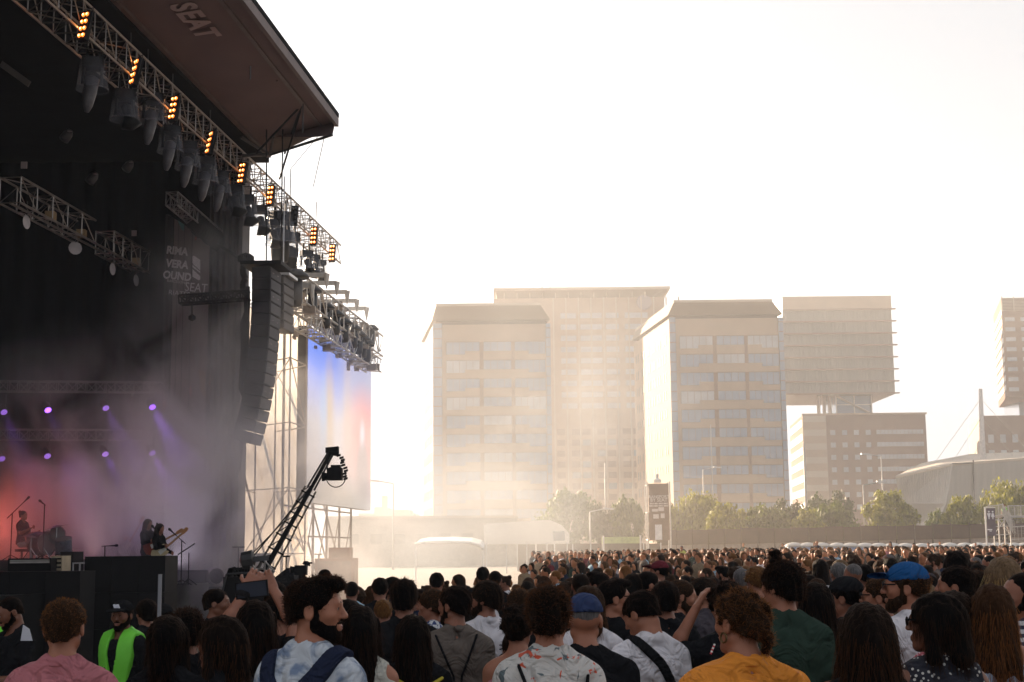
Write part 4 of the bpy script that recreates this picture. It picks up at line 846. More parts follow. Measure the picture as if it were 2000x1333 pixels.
# ---------------------------------------------------------------- scaffold tower with white mesh, video screen, gantry of lamps
def side_structure():
    M_mesh = None
    m, n, L, b0 = _mk('white_scaffold_mesh'); M_mesh = m
    b0.inputs['Base Color'].default_value = (.62, .58, .52, 1); b0.inputs['Roughness'].default_value = .9
    tr = n.new('ShaderNodeBsdfTranslucent'); tr.inputs[0].default_value = (.78, .70, .60, 1); mx = n.new('ShaderNodeMixShader'); mx.inputs[0].default_value = .6
    L.new(b0.outputs[0], mx.inputs[1]); L.new(tr.outputs[0], mx.inputs[2]); tp = n.new('ShaderNodeBsdfTransparent'); m2 = n.new('ShaderNodeMixShader'); m2.inputs[0].default_value = .22; L.new(mx.outputs[0], m2.inputs[1]); L.new(tp.outputs[0], m2.inputs[2]); L.new(m2.outputs[0], n['Material Output'].inputs[0])
    t = thing('scaffold_tower', (SX(46, -2), 46, 0), 'scaffold tower sheeted in pale mesh between the black wing and the video screen', 'scaffold')
    yb = 49.; xL, xR = P(430, 800, yb)[0], P(603, 800, yb)[0]; zt = zat(520, 600, yb)
    b = MB(); nx = 16; vs = []
    for i in range(nx + 1):
        for j in range(9): x = xL + (xR - xL) * i / nx; vs.append((x, yb + .05 * math.sin(i * 1.9 + j), -.3 + (zt + .3) * j / 8))
    b.add(vs, [(i * 9 + j, (i + 1) * 9 + j, (i + 1) * 9 + j + 1, i * 9 + j + 1) for i in range(nx) for j in range(8)]); b.build('mesh_sheet', M_mesh, t, smooth=True)
    b = MB(); xs_ = [P(px, 800, 44)[0] for px in (480, 566)] + [P(603, 800, 47.5)[0]]
    cols = [(P(480, 800, 47)[0], 47.), (P(566, 800, 45)[0], 45.), (P(598, 800, 47.)[0], 47.), (P(538, 800, 48.6)[0], 48.6), (P(500, 800, 48.6)[0], 48.6)]
    for x, y in cols: b.tube((x, y, -.3), (x, y, zat(566, 560, y)), .03)
    lv = [1.8 + k * 2.05 for k in range(5)]
    for z in lv:
        for i, j in ((0, 1), (1, 2), (0, 4), (3, 2)): b.tube((*cols[i], z), (*cols[j], z), .02)
    for k in (0, 2):
        b.tube((*cols[0], lv[k]), (*cols[1], lv[k + 1]), .02); b.tube((*cols[2], lv[k]), (*cols[1], lv[k + 1]), .02); b.tube((*cols[3], lv[k + 1]), (*cols[2], lv[k]), .02); b.tube((*cols[4], lv[k]), (*cols[3], lv[k + 1]), .018)
    b.build('tubes', mat('pale_brown_tube', (.36, .30, .25), .6, .2), t)
    # cantilever arms at the top
    for k, (x0, x1, y) in enumerate(((566, 609, 558), (575, 638, 537), (570, 658, 553), (560, 678, 571), (590, 697, 588), (610, 716, 603))):
        Y = 43.5 + k * 2.1; b = MB(); p, q = P(x0, y + 1, Y), P(x1, y, Y); q[2] = p[2]; b.obox((p + q) / 2, (q - p) / 2, (0, .05, 0), (0, 0, .07)); b.lathe(q + (0, 0, -.22), [(.11, .25), (.07, 0), (.0, -.28)], 6); b.build('cantilever_arm', M_steelw, t)
    # rear part of the structure holding the screen
    t = thing('video_screen', (SX(53.5, 0), 53.5, 6.4), 'large video screen showing blurred blue and red colours, beside the stage', 'video screen')
    a, c = PS(602, 640, 0), PS(725, 712, 0); z1 = (a[2] + c[2]) / 2; z0 = 3.5; xa, ya, xc, yc = a[0], a[1], c[0], c[1]
    b = MB(); nrm = np.array([.995, -.0995, 0]) * .25
    b.add([(xa, ya, z0), (xc, yc, z0), (xc, yc, z1), (xa, ya, z1)], [(0, 1, 2, 3)])
    m, n, L, bs = _mk('screen_picture'); tc = n.new('ShaderNodeTexCoord'); sp = n.new('ShaderNodeSeparateXYZ'); L.new(tc.outputs['Generated'], sp.inputs[0])
    def math_(op, a_, b_=None, cl=False):
        k = n.new('ShaderNodeMath'); k.operation = op; k.use_clamp = cl
        for i, v in enumerate((a_, b_)):
            if v is None: continue
            if isinstance(v, (int, float)): k.inputs[i].default_value = v
            else: L.new(v, k.inputs[i])
        return k.outputs[0]
    def blob(cy_, cz, ry, rz):
        a_ = math_('DIVIDE', math_('SUBTRACT', sp.outputs['Y'], cy_), ry); b_ = math_('DIVIDE', math_('SUBTRACT', sp.outputs['Z'], cz), rz)
        return math_('SUBTRACT', 1.0, math_('SQRT', math_('ADD', math_('MULTIPLY', a_, a_), math_('MULTIPLY', b_, b_))), True)
    def mixc(f, c1, c2):
        k = n.new('ShaderNodeMix'); k.data_type = 'RGBA'; L.new(f, k.inputs[0])
        if isinstance(c1, tuple): k.inputs[6].default_value = (*c1, 1)
        else: L.new(c1, k.inputs[6])
        k.inputs[7].default_value = (*c2, 1); return k.outputs[2]
    colr = mixc(math_('MULTIPLY', blob(.15, 1.0, .75, .55), 1.6, True), (.60, .58, .61), (.18, .28, .80))
    colr = mixc(math_('MULTIPLY', blob(.80, .95, .5, .35), 1.2, True), colr, (.42, .42, .60))
    colr = mixc(math_('MULTIPLY', blob(.88, .45, .40, .42), 1.7, True), colr, (.85, .34, .33))
    colr = mixc(math_('MULTIPLY', blob(.85, .25, .16, .3), 2., True), colr, (.30, .28, .32))
    colr = mixc(math_('MULTIPLY', blob(.84, .5, .06, .12), 1.0, True), colr, (.7, .75, .85))
    colr = mixc(math_('MULTIPLY', blob(.30, .55, .10, .45), 1.0, True), colr, (.62, .46, .30))
    colr = mixc(math_('MULTIPLY', blob(.58, .55, .10, .5), .8, True), colr, (.66, .5, .42))
    colr = mixc(math_('MULTIPLY', blob(.22, .5, .08, .35), .8, True), colr, (.35, .55, .8))
    colr = mixc(math_('MULTIPLY', blob(.4, .0, .9, .28), 1.5, True), colr, (.42, .38, .33))
    bs.inputs['Base Color'].default_value = (.03, .03, .035, 1); L.new(colr, bs.inputs['Emission Color']); bs.inputs['Emission Strength'].default_value = .26
    b.build('display', m, t)
    b = MB(); b.prism([(xa - .003, ya, z0), (xc - .003, yc, z0), (xc - .35, yc, z0), (xa - .35, ya, z0)], (0, 0, z1 - z0)); b.build('screen_backing', M_dark, t)
    b = MB()
    for i in range(6):
        u = i / 5; x, y = xa + (xc - xa) * u - .8, ya + (yc - ya) * u; b.tube((x, y, -.3), (x, y, z1 + .4), .05); b.tube((x, y, -.3), (x - 2.4, y, z1 - 1), .04)
    for z in (.9, 2.4, 3.4): b.tube((xa - .8, ya, z), (xc - .8, yc, z), .035)
    for i in range(5):
        u, v = i / 5, (i + 1) / 5; b.tube((xa + (xc - xa) * u - .8, ya + (yc - ya) * u, .2), (xa + (xc - xa) * v - .8, ya + (yc - ya) * v, 3.3), .025)
    b.build('support_frame', mat('brown_support', (.20, .16, .13), .7, .1), t)
    # speaker stacks of ring lights on top edge: the white row of discs
    t = thing('light_gantry', (SX(50, .7), 50, 9.8), 'cluttered gantry of lamps and trusses above the video screen', 'truss')
    a, c = PS(575, 548, .6), PS(728, 682, .6); z = 9.85; a[2] = c[2] = z; b = MB(); b.truss(a, c, .8, .8, bays=14, r=.035, rl=.02); b.build('box_truss', M_steelw, t)
    a2, c2 = PS(590, 590, .6), PS(730, 690, .6); a2[2] = c2[2] = z - .75; b = MB(); b.truss(a2, c2, .6, .5, bays=16, r=.03, rl=.02); b.build('lower_truss', M_steelw, t)
    a3, c3 = PS(605, 630, .3), PS(727, 703, .3); a3[2] = c3[2] = 9.5 + .28; b = MB(); nn = 17
    for k in range(nn):
        p = a3 + (c3 - a3) * (k + .5) / nn; b.lathe(p, [(.30, -.04), (.34, 0), (.30, .04), (.27, 0), (.30, -.04)], 12, (.995, -.1, 0))
    b.tube(a3 - (0, 0, .3), c3 - (0, 0, .3), .04); b.tube(a3 + (0, 0, .36), c3 + (0, 0, .36), .04); b.build('ring_row', M_steelw, t)
    t0 = None; labs = ['first, largest, beside the short speaker column', 'second from the speaker columns', 'third from the speaker columns', 'fourth, over the left part of the screen', 'fifth, over the middle of the screen', 'sixth along', 'seventh along', 'eighth along', 'ninth along', 'last, at the far right end']
    for k, (px, py) in enumerate(((577, 535), (610, 565), (636, 598), (655, 612), (672, 628), (690, 640), (700, 652), (708, 660), (716, 668), (724, 640))):
        if t0 is None:
            t0 = o = thing('gantry_lamp', (0, 0, 0), 'x', 'stage light', 'lamps on the gantry over the screen')
            b = MB(); b.lathe((0, 0, 0), [(.001, .12), (.2, .1), (.38, -.08), (.36, -.12), (0, -.1)], 12); b.build('hood', M_dark, o, smooth=True)
            b = MB(); b.lathe((0, 0, -.12), [(.1, 0), (.19, -.05), (.2, -.6), (.16, -.75), (0, -.78)], 10); b.build('lamp_head', M_dark, o, smooth=True)
        else: o = copy_tree(t0)
        s = 1.15 if k < 1 else .85; o.scale = (s,) * 3; o.location = PS(px, py, .9); o['label'] = 'hooded gantry lamp above the video screen, ' + labs[k]
    rs = np.random.RandomState(4)
    for k in range(95):
        b = MB()
        u = rs.rand(); p = a + (c - a) * u + (rs.uniform(-.8, .4), 0, rs.uniform(-1.3, .5)); d = rs.uniform(-.35, .35, 3); b.obox(p, (abs(d[0]) * .5 + .03, 0, 0), (0, .05 + abs(d[1]) * .4, 0), (0, 0, .03 + abs(d[2]) * .35)); b.build('cable_coil', mat('pale_brown_tube', (.36, .30, .25), .6, .2), t)
side_structure()
# ================================================================ people: bodies grown from smooth-blended volumes
def surface_nets(f, xs, ys, zs):
    nx, ny, nz = f.shape; ins = f < 0
    c = ins[:-1, :-1, :-1].astype(np.int8)
    for i, j, k in ((1, 0, 0), (0, 1, 0), (0, 0, 1), (1, 1, 0), (1, 0, 1), (0, 1, 1), (1, 1, 1)): c = c + ins[i:nx - 1 + i, j:ny - 1 + j, k:nz - 1 + k]
    I, J, K = np.nonzero((c > 0) & (c < 8))
    if not len(I): return np.zeros((0, 3)), np.zeros((0, 4), int)
    idm = -np.ones(c.shape, np.int32); idm[I, J, K] = np.arange(len(I))
    acc = np.zeros((len(I), 3)); cnt = np.zeros(len(I))
    G = (xs, ys, zs); base = (I, J, K)
    for ax in range(3):
        o1, o2 = [a for a in range(3) if a != ax]
        for e1 in (0, 1):
            for e2 in (0, 1):
                a = [base[0].copy(), base[1].copy(), base[2].copy()]; a[o1] = a[o1] + e1; a[o2] = a[o2] + e2
                b = [x.copy() for x in a]; b[ax] = b[ax] + 1
                fa, fb = f[tuple(a)], f[tuple(b)]; m_ = (fa < 0) != (fb < 0); t = np.where(m_, fa / np.where(m_, fa - fb, 1), 0)
                for q in range(3):
                    v = G[q][a[q]] + (t * (G[q][b[q]] - G[q][a[q]]) if q == ax else 0); acc[:, q] += np.where(m_, v, 0)
                cnt += m_
    V = acc / cnt[:, None]; F_ = []
    for ax in range(3):
        sl_a = [slice(None)] * 3; sl_b = [slice(None)] * 3; sl_a[ax] = slice(0, -1); sl_b[ax] = slice(1, None)
        A = ins[tuple(sl_a)]; D = A != ins[tuple(sl_b)]; o1, o2 = (ax + 1) % 3, (ax + 2) % 3
        p = list(np.nonzero(D)); ok = (p[o1] > 0) & (p[o2] > 0) & (p[o1] < f.shape[o1] - 1) & (p[o2] < f.shape[o2] - 1); p = [x[ok] for x in p]
        s_ = A[tuple(p)]; q = []
        for e1, e2 in ((1, 1), (0, 1), (0, 0), (1, 0)):
            r = [x.copy() for x in p]; r[o1] = r[o1] - e1; r[o2] = r[o2] - e2; q.append(idm[tuple(r)])
        q = np.stack(q, 1); q[~s_] = q[~s_][:, ::-1]; F_.append(q)
    F_ = np.concatenate(F_); return V, F_[:, ::1]

class Vol:
    """a distance field on a grid; every primitive touches only its own neighbourhood"""
    def __init__(s, lo, hi, h, zs=None):
        s.x = np.arange(lo[0], hi[0] + h, h); s.y = np.arange(lo[1], hi[1] + h, h); s.z = np.arange(lo[2], hi[2] + h, h) if zs is None else zs
        s.f = np.full((len(s.x), len(s.y), len(s.z)), .5, np.float32); s.Rm = np.eye(3); s.pv = np.zeros(3)
    def frame(s, Rm=None, pv=None): s.Rm = np.eye(3) if Rm is None else Rm; s.pv = np.zeros(3) if pv is None else np.array(pv); return s
    def w(s, p): return s.Rm @ (np.array(p, float) - s.pv) + s.pv
    def _box(s, pts, rad):
        P_ = np.array([s.w(p) for p in pts]); lo = P_.min(0) - rad; hi = P_.max(0) + rad; r = []
        for g, a, b in ((s.x, lo[0], hi[0]), (s.y, lo[1], hi[1]), (s.z, lo[2], hi[2])): r.append(slice(max(0, np.searchsorted(g, a) - 1), min(len(g), np.searchsorted(g, b) + 1)))
        return tuple(r)
    def _loc(s, sl):
        X, Y, Z = s.x[sl[0]][:, None, None] - s.pv[0], s.y[sl[1]][None, :, None] - s.pv[1], s.z[sl[2]][None, None, :] - s.pv[2]; Rt = s.Rm.T
        return [Rt[i, 0] * X + Rt[i, 1] * Y + Rt[i, 2] * Z + s.pv[i] for i in range(3)]
    def _mix(s, sl, d, k, op):
        f = s.f[sl]
        if op == 'u':
            if k: h = np.maximum(k - np.abs(f - d), 0) / k; r = np.minimum(f, d) - h * h * k * .25
            else: r = np.minimum(f, d)
        else:
            if k: h = np.maximum(k - np.abs(f + d), 0) / k; r = np.maximum(f, -d) + h * h * k * .25
            else: r = np.maximum(f, -d)
        s.f[sl] = r
    def ell(s, c, r, k=.02, op='u', g=0.):
        r = np.array(r, float) + g; sl = s._box([c], max(r) + k + .02)
        if any(q.start >= q.stop for q in sl): return s
        x, y, z = s._loc(sl); a, b, e = (x - c[0]) / r[0], (y - c[1]) / r[1], (z - c[2]) / r[2]; k0 = np.sqrt(a * a + b * b + e * e); k1 = np.sqrt((a / r[0]) ** 2 + (b / r[1]) ** 2 + (e / r[2]) ** 2) + 1e-9
        s._mix(sl, k0 * (k0 - 1) / k1, k, op); return s
    def cap(s, a, b, ra, rb=None, k=.02, op='u', g=0., flat=None):
        rb = ra if rb is None else rb; ra += g; rb += g; a, b = np.array(a, float), np.array(b, float); sl = s._box([a, b], max(ra, rb) + k + .02)
        if any(q.start >= q.stop for q in sl): return s
        x, y, z = s._loc(sl); d = b - a; L = d @ d + 1e-12; t = np.clip(((x - a[0]) * d[0] + (y - a[1]) * d[1] + (z - a[2]) * d[2]) / L, 0, 1)
        s._mix(sl, np.sqrt((x - a[0] - t * d[0]) ** 2 + (y - a[1] - t * d[1]) ** 2 + (z - a[2] - t * d[2]) ** 2) - (ra + (rb - ra) * t), k, op); return s
    def cut(s, fn):       # keep only where fn(x,y,z) < 0, in the current frame
        sl = (slice(None),) * 3; x, y, z = s._loc(sl); s.f = np.maximum(s.f, fn(x, y, z)).astype(np.float32); return s
    def rough(s, amp, fr, seed=0):
        rs = np.random.RandomState(seed); x, y, z = s._loc((slice(None),) * 3); n = 0
        for k in range(5): w_ = rs.normal(size=3); w_ /= np.linalg.norm(w_); n = n + np.sin(w_[0] * x * fr[0] * (1 + .5 * k) + w_[1] * y * fr[1] * (1 + .5 * k) + w_[2] * z * fr[2] * (1 + .5 * k) + rs.rand() * 6.3) / (1 + .4 * k)
        s.f = (s.f + amp * n * .5).astype(np.float32); return s
    def mesh(s): return surface_nets(s.f, s.x, s.y, s.z)

def rotm(yaw=0, pitch=0, roll=0):      # degrees; pitch > 0 nods down, yaw > 0 turns to the person's left, roll > 0 tilts to the left shoulder
    return np.array(Euler((R(-pitch), R(-roll), R(yaw)), 'XYZ').to_matrix())
NECK = (0, -.012, 1.53)

def head_prims(v, face=1., lod=0):
    v.ell((0, -.012, 1.655), (.075, .095, .083), .02).ell((0, .036, 1.638), (.064, .060, .074), .03).ell((0, .030, 1.577), (.052, .060, .050), .03)
    v.ell((0, .078, 1.537), (.021, .017, .017), .025); v.cap((-.045, 0, 1.575), (-.012, .07, 1.535), .022, .02, .02); v.cap((.045, 0, 1.575), (.012, .07, 1.535), .022, .02, .02)
    if lod < 2:
        for q in (-1, 1):
            v.ell((q * .043, .062, 1.612), (.023, .022, .02), .02); v.ell((q * .030, .101, 1.641), (.017, .012, .010), .012, 's'); v.ell((q * .030, .082, 1.640), (.0125, .0125, .0125), .004)
            v.ell((q * .078, -.008, 1.622), (.010, .020, .032), .008)
            v.ell((q * .011, .104, 1.606), (.008, .009, .007), .008)
            if lod == 0: v.ell((q * .090, -.003, 1.625), (.009, .011, .019), .006, 's')
        v.cap((-.034, .087, 1.660), (.034, .087, 1.660), .010, None, .014)
        for q in (-1, 1): v.cap((q * .018, .0905, 1.6475), (q * .043, .084, 1.6465), .0045, .0035, .004); v.cap((q * .019, .089, 1.6325), (q * .042, .083, 1.634), .0035, .003, .004)
        v.cap((-.017, .094, 1.574), (.017, .094, 1.574), .008, None, .012); v.cap((-.013, .094, 1.563), (.013, .094, 1.563), .008, None, .01)
        if lod == 0: v.cap((-.018, .105, 1.5685), (.018, .105, 1.5685), .0015, None, .004, 's')
    v.cap((0, .092, 1.650), (0, .115, 1.611), .007, .0115, .012)
def neck_prims(v): v.cap((0, -.026, 1.43), (0, -.010, 1.565), .060, .053, .03)
def torso_prims(v, g=0., wd=1., fem=0., k=.05):
    sw = .118 * wd
    v.cap((-sw, -.012, 1.400), (sw, -.012, 1.400), .055, None, k, g=g); v.ell((0, .008, 1.285), (.150 * wd, .108, .165), k, g=g); v.ell((0, -.032, 1.315), (.142 * wd, .085, .13), k, g=g)
    v.ell((0, 0, 1.10), ((.145 - .02 * fem) * wd, .10, .17), k, g=g); v.ell((0, -.012, .95), ((.165 + .012 * fem) * wd, .118, .12), k, g=g)
    for q in (-1, 1):
        v.cap((0, -.032, 1.495), (q * .12 * wd, -.018, 1.415), .038, .036, .045, g=g * .6); v.ell((q * .158 * wd, -.012, 1.375), (.050, .054, .06), .03, g=g * .8)
        if fem: v.ell((q * .065, .085, 1.28), (.055, .045, .055), .03, g=g)
ARM = {'down': ((.205, -.03, 1.10), (.225, .05, .86)), 'fold': ((.215, -.01, 1.12), (.10, .20, 1.15)), 'phone': ((.24, .08, 1.15), (.10, .30, 1.30)), 'hip': ((.30, -.09, 1.14), (.19, .03, 1.0)), 'up': ((.27, .12, 1.60), (.12, .22, 1.80)), 'mouth': ((.25, .10, 1.18), (.07, .17, 1.47))}
def hand_prims(v, wr, el, k=.006, curl=.5, pn=None):
    """palm, four unequal curled fingers and a thumb from the side of the palm"""
    wr, el = np.array(wr, float), np.array(el, float); d = wr - el; d /= np.linalg.norm(d); pn = np.array(pn if pn is not None else (0, .2, -1.)); pn = pn - d * (pn @ d)
    pn /= np.linalg.norm(pn) + 1e-9; sd_ = np.cross(d, pn)
    pc = wr + d * .05
    for i in (-1, -.35, .35, 1): v.cap(wr + d * .01 + sd_ * i * .018, wr + d * .085 + sd_ * i * .030, .014, .0115, .012)
    for i, L in zip((-1, -.35, .35, 1), (.062, .078, .083, .074)):
        p = wr + d * .088 + sd_ * i * .031; a = 0.
        for j in range(3):
            a += curl * (.5 + .35 * j); q = p + (d * math.cos(a) + pn * math.sin(a)) * L * (.46, .31, .23)[j]; v.cap(p, q, .0088 - .0008 * j, .0082 - .0008 * j, k); p = q
    p = wr + d * .025 + sd_ * .026; q = p + (d * .6 + sd_ * .7 + pn * .3) * .042; v.cap(p, q, .0125, .010, .008); v.cap(q, q + (d * .85 + sd_ * .25 + pn * .5 * (1 + curl)) * .032, .0098, .0085, k)
def arm_prims(v, q, el, wr, wd=1., part='all', g=0., k=.02, lod=0, curl=.5, pn=None):
    sh = np.array([q * .165 * wd, -.012, 1.372]); el, wr = np.array(el, float), np.array(wr, float)
    if part == 'sleeve': m_ = sh + (el - sh) * .56; v.cap(sh, m_, .046, .052, .03, g=g); return
    if part == 'longsleeve': v.cap(sh, el, .045, .042, .03, g=g); v.cap(el, wr, .041, .030, .03, g=g); return
    v.cap(sh, el, .046, .037, .03); m_ = el + (wr - el) * .3; v.cap(el, m_, .036, .037, .02); v.cap(m_, wr, .037, .0245, .02)
    if lod == 0: hand_prims(v, wr, el, curl=curl, pn=pn)
    else:
        d = (wr - el) / np.linalg.norm(wr - el); v.ell(wr + d * .07, (.035, .035, .05), .02)
def leg_prims(v, g=0., part='all', sit=False):
    if sit:
        for q in (-1, 1):
            kn = (q * .19, .42, .90)
            if part != 'feet': v.cap((q * .09, .02, .90), kn, .08, .055, .03, g=g); v.cap(kn, (q * .20, .40, .50), .05, .036, .02, g=g)
            if part != 'legs': v.cap((q * .20, .38, .46), (q * .22, .54, .44), .040, .032, .02, g=g)
        return
    for q in (-1, 1):
        if part != 'feet': v.cap((q * .085, 0, .90), (q * .10, .012, .49), .083, .055, .03, g=g); v.cap((q * .10, .012, .49), (q * .105, -.02, .10), .053, .038, .02, g=g)
        if part != 'legs': v.cap((q * .105, -.03, .045), (q * .12, .13, .03), .040, .032, .02, g=g)

def mesh_obj(name, VF, material, parent, zmap=None, smooth=True):
    V, Fc = VF; V = V.copy()
    if zmap: V = zmap(V)
    me = bpy.data.meshes.new(name); n = len(V); m_ = len(Fc)
    me.vertices.add(n); me.vertices.foreach_set('co', V.astype(np.float32).ravel()); me.loops.add(m_ * 4); me.loops.foreach_set('vertex_index', Fc.astype(np.int32).ravel()); me.polygons.add(m_); me.polygons.foreach_set('loop_start', np.arange(0, m_ * 4, 4, dtype=np.int32))
    me.update(calc_edges=True)
    for x in (material if isinstance(material, (list, tuple)) else [material]): me.materials.append(x)
    if smooth: me.polygons.foreach_set('use_smooth', np.ones(m_, bool))
    o = bpy.data.objects.new(name, me); COL.objects.link(o); o.parent = parent; return o

def hairmat(name, c, tr=.07):
    if name in _M: return _M[name]
    m = mat(name, c, .5, var=.45, scale=90, bump=.7, bscale=240, spec=.06, stretch=(1, 1, .12)); b = m.node_tree.nodes['Principled BSDF']; b.inputs['Sheen Weight'].default_value = tr; b.inputs['Sheen Roughness'].default_value = .25; b.inputs['Sheen Tint'].default_value = (1, .42, .16, 1); return m  # orange sheen tint paints a warm rim light onto the hair
def strandmat(name, c):
    if name in _M: return _M[name]
    m, n, L, b = _mk(name); b.inputs['Base Color'].default_value = (*c, 1); b.inputs['Roughness'].default_value = .5; b.inputs['Specular IOR Level'].default_value = .06; tr = n.new('ShaderNodeBsdfTranslucent'); tr.inputs[0].default_value = (*[min(1, x * 3.2) for x in c], 1); mx = n.new('ShaderNodeMixShader'); mx.inputs[0].default_value = .5
    L.new(b.outputs[0], mx.inputs[1]); L.new(tr.outputs[0], mx.inputs[2]); L.new(mx.outputs[0], n['Material Output'].inputs[0]); _M[name] = m; return m
HAIR = {'black': ((.006, .005, .005), (.022, .010, .006)), 'dark': ((.010, .007, .006), (.045, .019, .009)), 'brown': ((.028, .015, .009), (.10, .042, .016)), 'auburn': ((.040, .018, .009), (.15, .06, .02)), 'blond': ((.16, .10, .055), (.38, .24, .11)), 'grey': ((.12, .11, .11), (.35, .30, .28)), 'ginger': ((.12, .05, .015), (.45, .19, .05))}
SKIN = {'fair': (.34, .135, .078), 'mid': (.26, .10, .058), 'tan': (.17, .063, .034), 'dark': (.12, .05, .03)}
def skinmat(k): return mat('skin_' + k, SKIN[k], .48, var=.10, scale=14, bump=.12, bscale=300, spec=.4)

def strands(V, Fc, style, n, seed, col_, parent, zmap, length=.03, Rm=None):
    rs = np.random.RandomState(seed); c = V[Fc].mean(1); e1 = V[Fc[:, 1]] - V[Fc[:, 0]]; e2 = V[Fc[:, 3]] - V[Fc[:, 0]]; nr = np.cross(e1, e2); nr /= np.linalg.norm(nr, axis=1)[:, None] + 1e-9
    i = rs.randint(0, len(c), n); p = c[i] - nr[i] * .004; N = nr[i]
    down = np.array([0, 0, -1.]); hc = np.array([0, -.02, 1.66])
    if style == 'long': d = down + .13 * N + rs.normal(0, .15, (n, 3)); L = length * rs.uniform(1.2, 3.2, n)
    elif style == 'curly': d = N * .9 + rs.normal(0, .8, (n, 3)); L = length * rs.uniform(.5, 1.1, n)
    else: back = np.array([0, -.5, .1]); d = N * .48 + back + .55 * np.cross(N, [0, 0, 1.]) * rs.normal(0, .6, (n, 1)) + rs.normal(0, .25, (n, 3)); L = length * rs.uniform(.4, 1.05, n)
    d /= np.linalg.norm(d, axis=1)[:, None]; wd_ = np.cross(d, N + rs.normal(0, .3, (n, 3))); wd_ /= np.linalg.norm(wd_, axis=1)[:, None] + 1e-9; w_ = .0011
    pts = [p, p + d * (L * .5)[:, None] + N * (.003 if style != 'long' else .002), None]
    bend = down * .25 if style != 'curly' else rs.normal(0, .6, (n, 3)); d2 = d + bend; d2 /= np.linalg.norm(d2, axis=1)[:, None]; pts[2] = pts[1] + d2 * (L * .5)[:, None]
    VV = np.stack([pts[0] - wd_ * w_, pts[0] + wd_ * w_, pts[1] + wd_ * w_ * .8, pts[1] - wd_ * w_ * .8, pts[2] + wd_ * w_ * .3, pts[2] - wd_ * w_ * .3], 1).reshape(-1, 3); k = np.arange(n)[:, None] * 6
    FF = np.concatenate([k + np.array([[0, 1, 2, 3]]), k + np.array([[3, 2, 4, 5]])]); return mesh_obj('loose_strands', (VV, FF), strandmat('strand_' + col_, HAIR[col_][1]), parent, zmap, False)

def hair_vol(v, style, seed=0, lod=0):
    Rm, pv = v.Rm, v.pv
    t = {'short': .008, 'crop': .002, 'quiff': .007, 'medium': .015, 'curly': .018, 'long': .015, 'bob': .017, 'up': .003, 'bun': .007, 'bald': -.004, 'afro': .03}[style]
    v.ell((0, -.014, 1.660), (.078, .099, .084), .01, g=t)
    if style == 'quiff': v.ell((0, .045, 1.735), (.055, .055, .024), .02); v.ell((.01, .09, 1.722), (.04, .03, .02), .02)
    if style == 'medium': v.ell((0, -.07, 1.60), (.070, .05, .065), .03)
    if style in ('short', 'crop', 'quiff', 'medium', 'curly', 'up', 'bun', 'afro'): v.ell((0, -.065, 1.60), (.058, .042, .06), .02)
    if style == 'long':
        v.cap((0, -.065, 1.62), (0, -.105, 1.36), .078, .062, .04); v.cap((-.045, -.05, 1.62), (-.075, -.085, 1.33), .052, .04, .03); v.cap((.045, -.05, 1.62), (.075, -.085, 1.33), .052, .04, .03)
        for q in (-1, 1): v.cap((q * .072, .015, 1.66), (q * .10, .01, 1.42), .026, .028, .03)
    if style == 'bob':
        v.cap((0, -.06, 1.62), (0, -.085, 1.50), .078, .066, .04)
        for q in (-1, 1): v.cap((q * .070, .01, 1.66), (q * .088, -.01, 1.49), .030, .034, .03)
    if style in ('curly', 'afro', 'up'):
        rs = np.random.RandomState(seed + 1)
        for k in range(70 if lod == 0 else 26):
            d = rs.normal(size=3); d /= np.linalg.norm(d)
            if d[2] < -.35 or (d[1] > .55 and d[2] < .5): continue
            c = np.array([0, -.014, 1.660]) + d * (np.array([.078, .099, .084]) + t * .8); v.ell(c, (rs.uniform(.010, .020 if style == 'up' else .026),) * 3, .012)
    if style in ('up', 'bun'): v.ell((0.0, -.10, 1.72 if style == 'bun' else 1.62), (.042, .04, .04), .012)
    # open the face, ears and nape
    lowz = {'long': 1.0, 'bob': 1.0}.get(style)
    v.ell((0, .105, 1.612), (.068 if lowz is None else .062, .070, .088), .012, 's'); v.ell((0, .13, 1.53), (.09, .09, .09), .01, 's')
    if lowz is None:
        z0 = 1.562 if style in ('medium', 'curly', 'afro') else 1.575
        v.cut(lambda x, y, z: (z0 + .04 + .42 * y) - z)
        if style != 'medium':
            for q in (-1, 1): v.ell((q * .088, 0, 1.610), (.024, .027, .040), .006, 's')
    a = {'curly': .005, 'afro': .005, 'up': .004, 'crop': .0015, 'bald': .0005}.get(style, .0045)
    v.rough(a, (150, 150, 40) if style in ('long', 'bob', 'medium') else (130, 130, 110), seed)
    if style in ('long', 'bob') : v.rough(.003, (60, 60, 10), seed + 3)

_zs = lambda h, top: np.concatenate([np.arange(-.02, .84, .028), np.arange(.84, top, h)])
def sub(v, S):
    n = Vol.__new__(Vol); n.x, n.y, n.z = v.x[S[0]], v.y[S[1]], v.z[S[2]]; n.f = np.full((len(n.x), len(n.y), len(n.z)), .5, np.float32); n.Rm, n.pv = np.eye(3), np.zeros(3); return n
def hgrid(Rm, h, style): # a grid round the head
    if style in ('long',): lo, hi = (-.20, -.26, 1.22), (.20, .17, 1.80)
    else: lo, hi = (-.17, -.21, 1.42), (.17, .20, 1.83)
    return Vol(lo, hi, h)

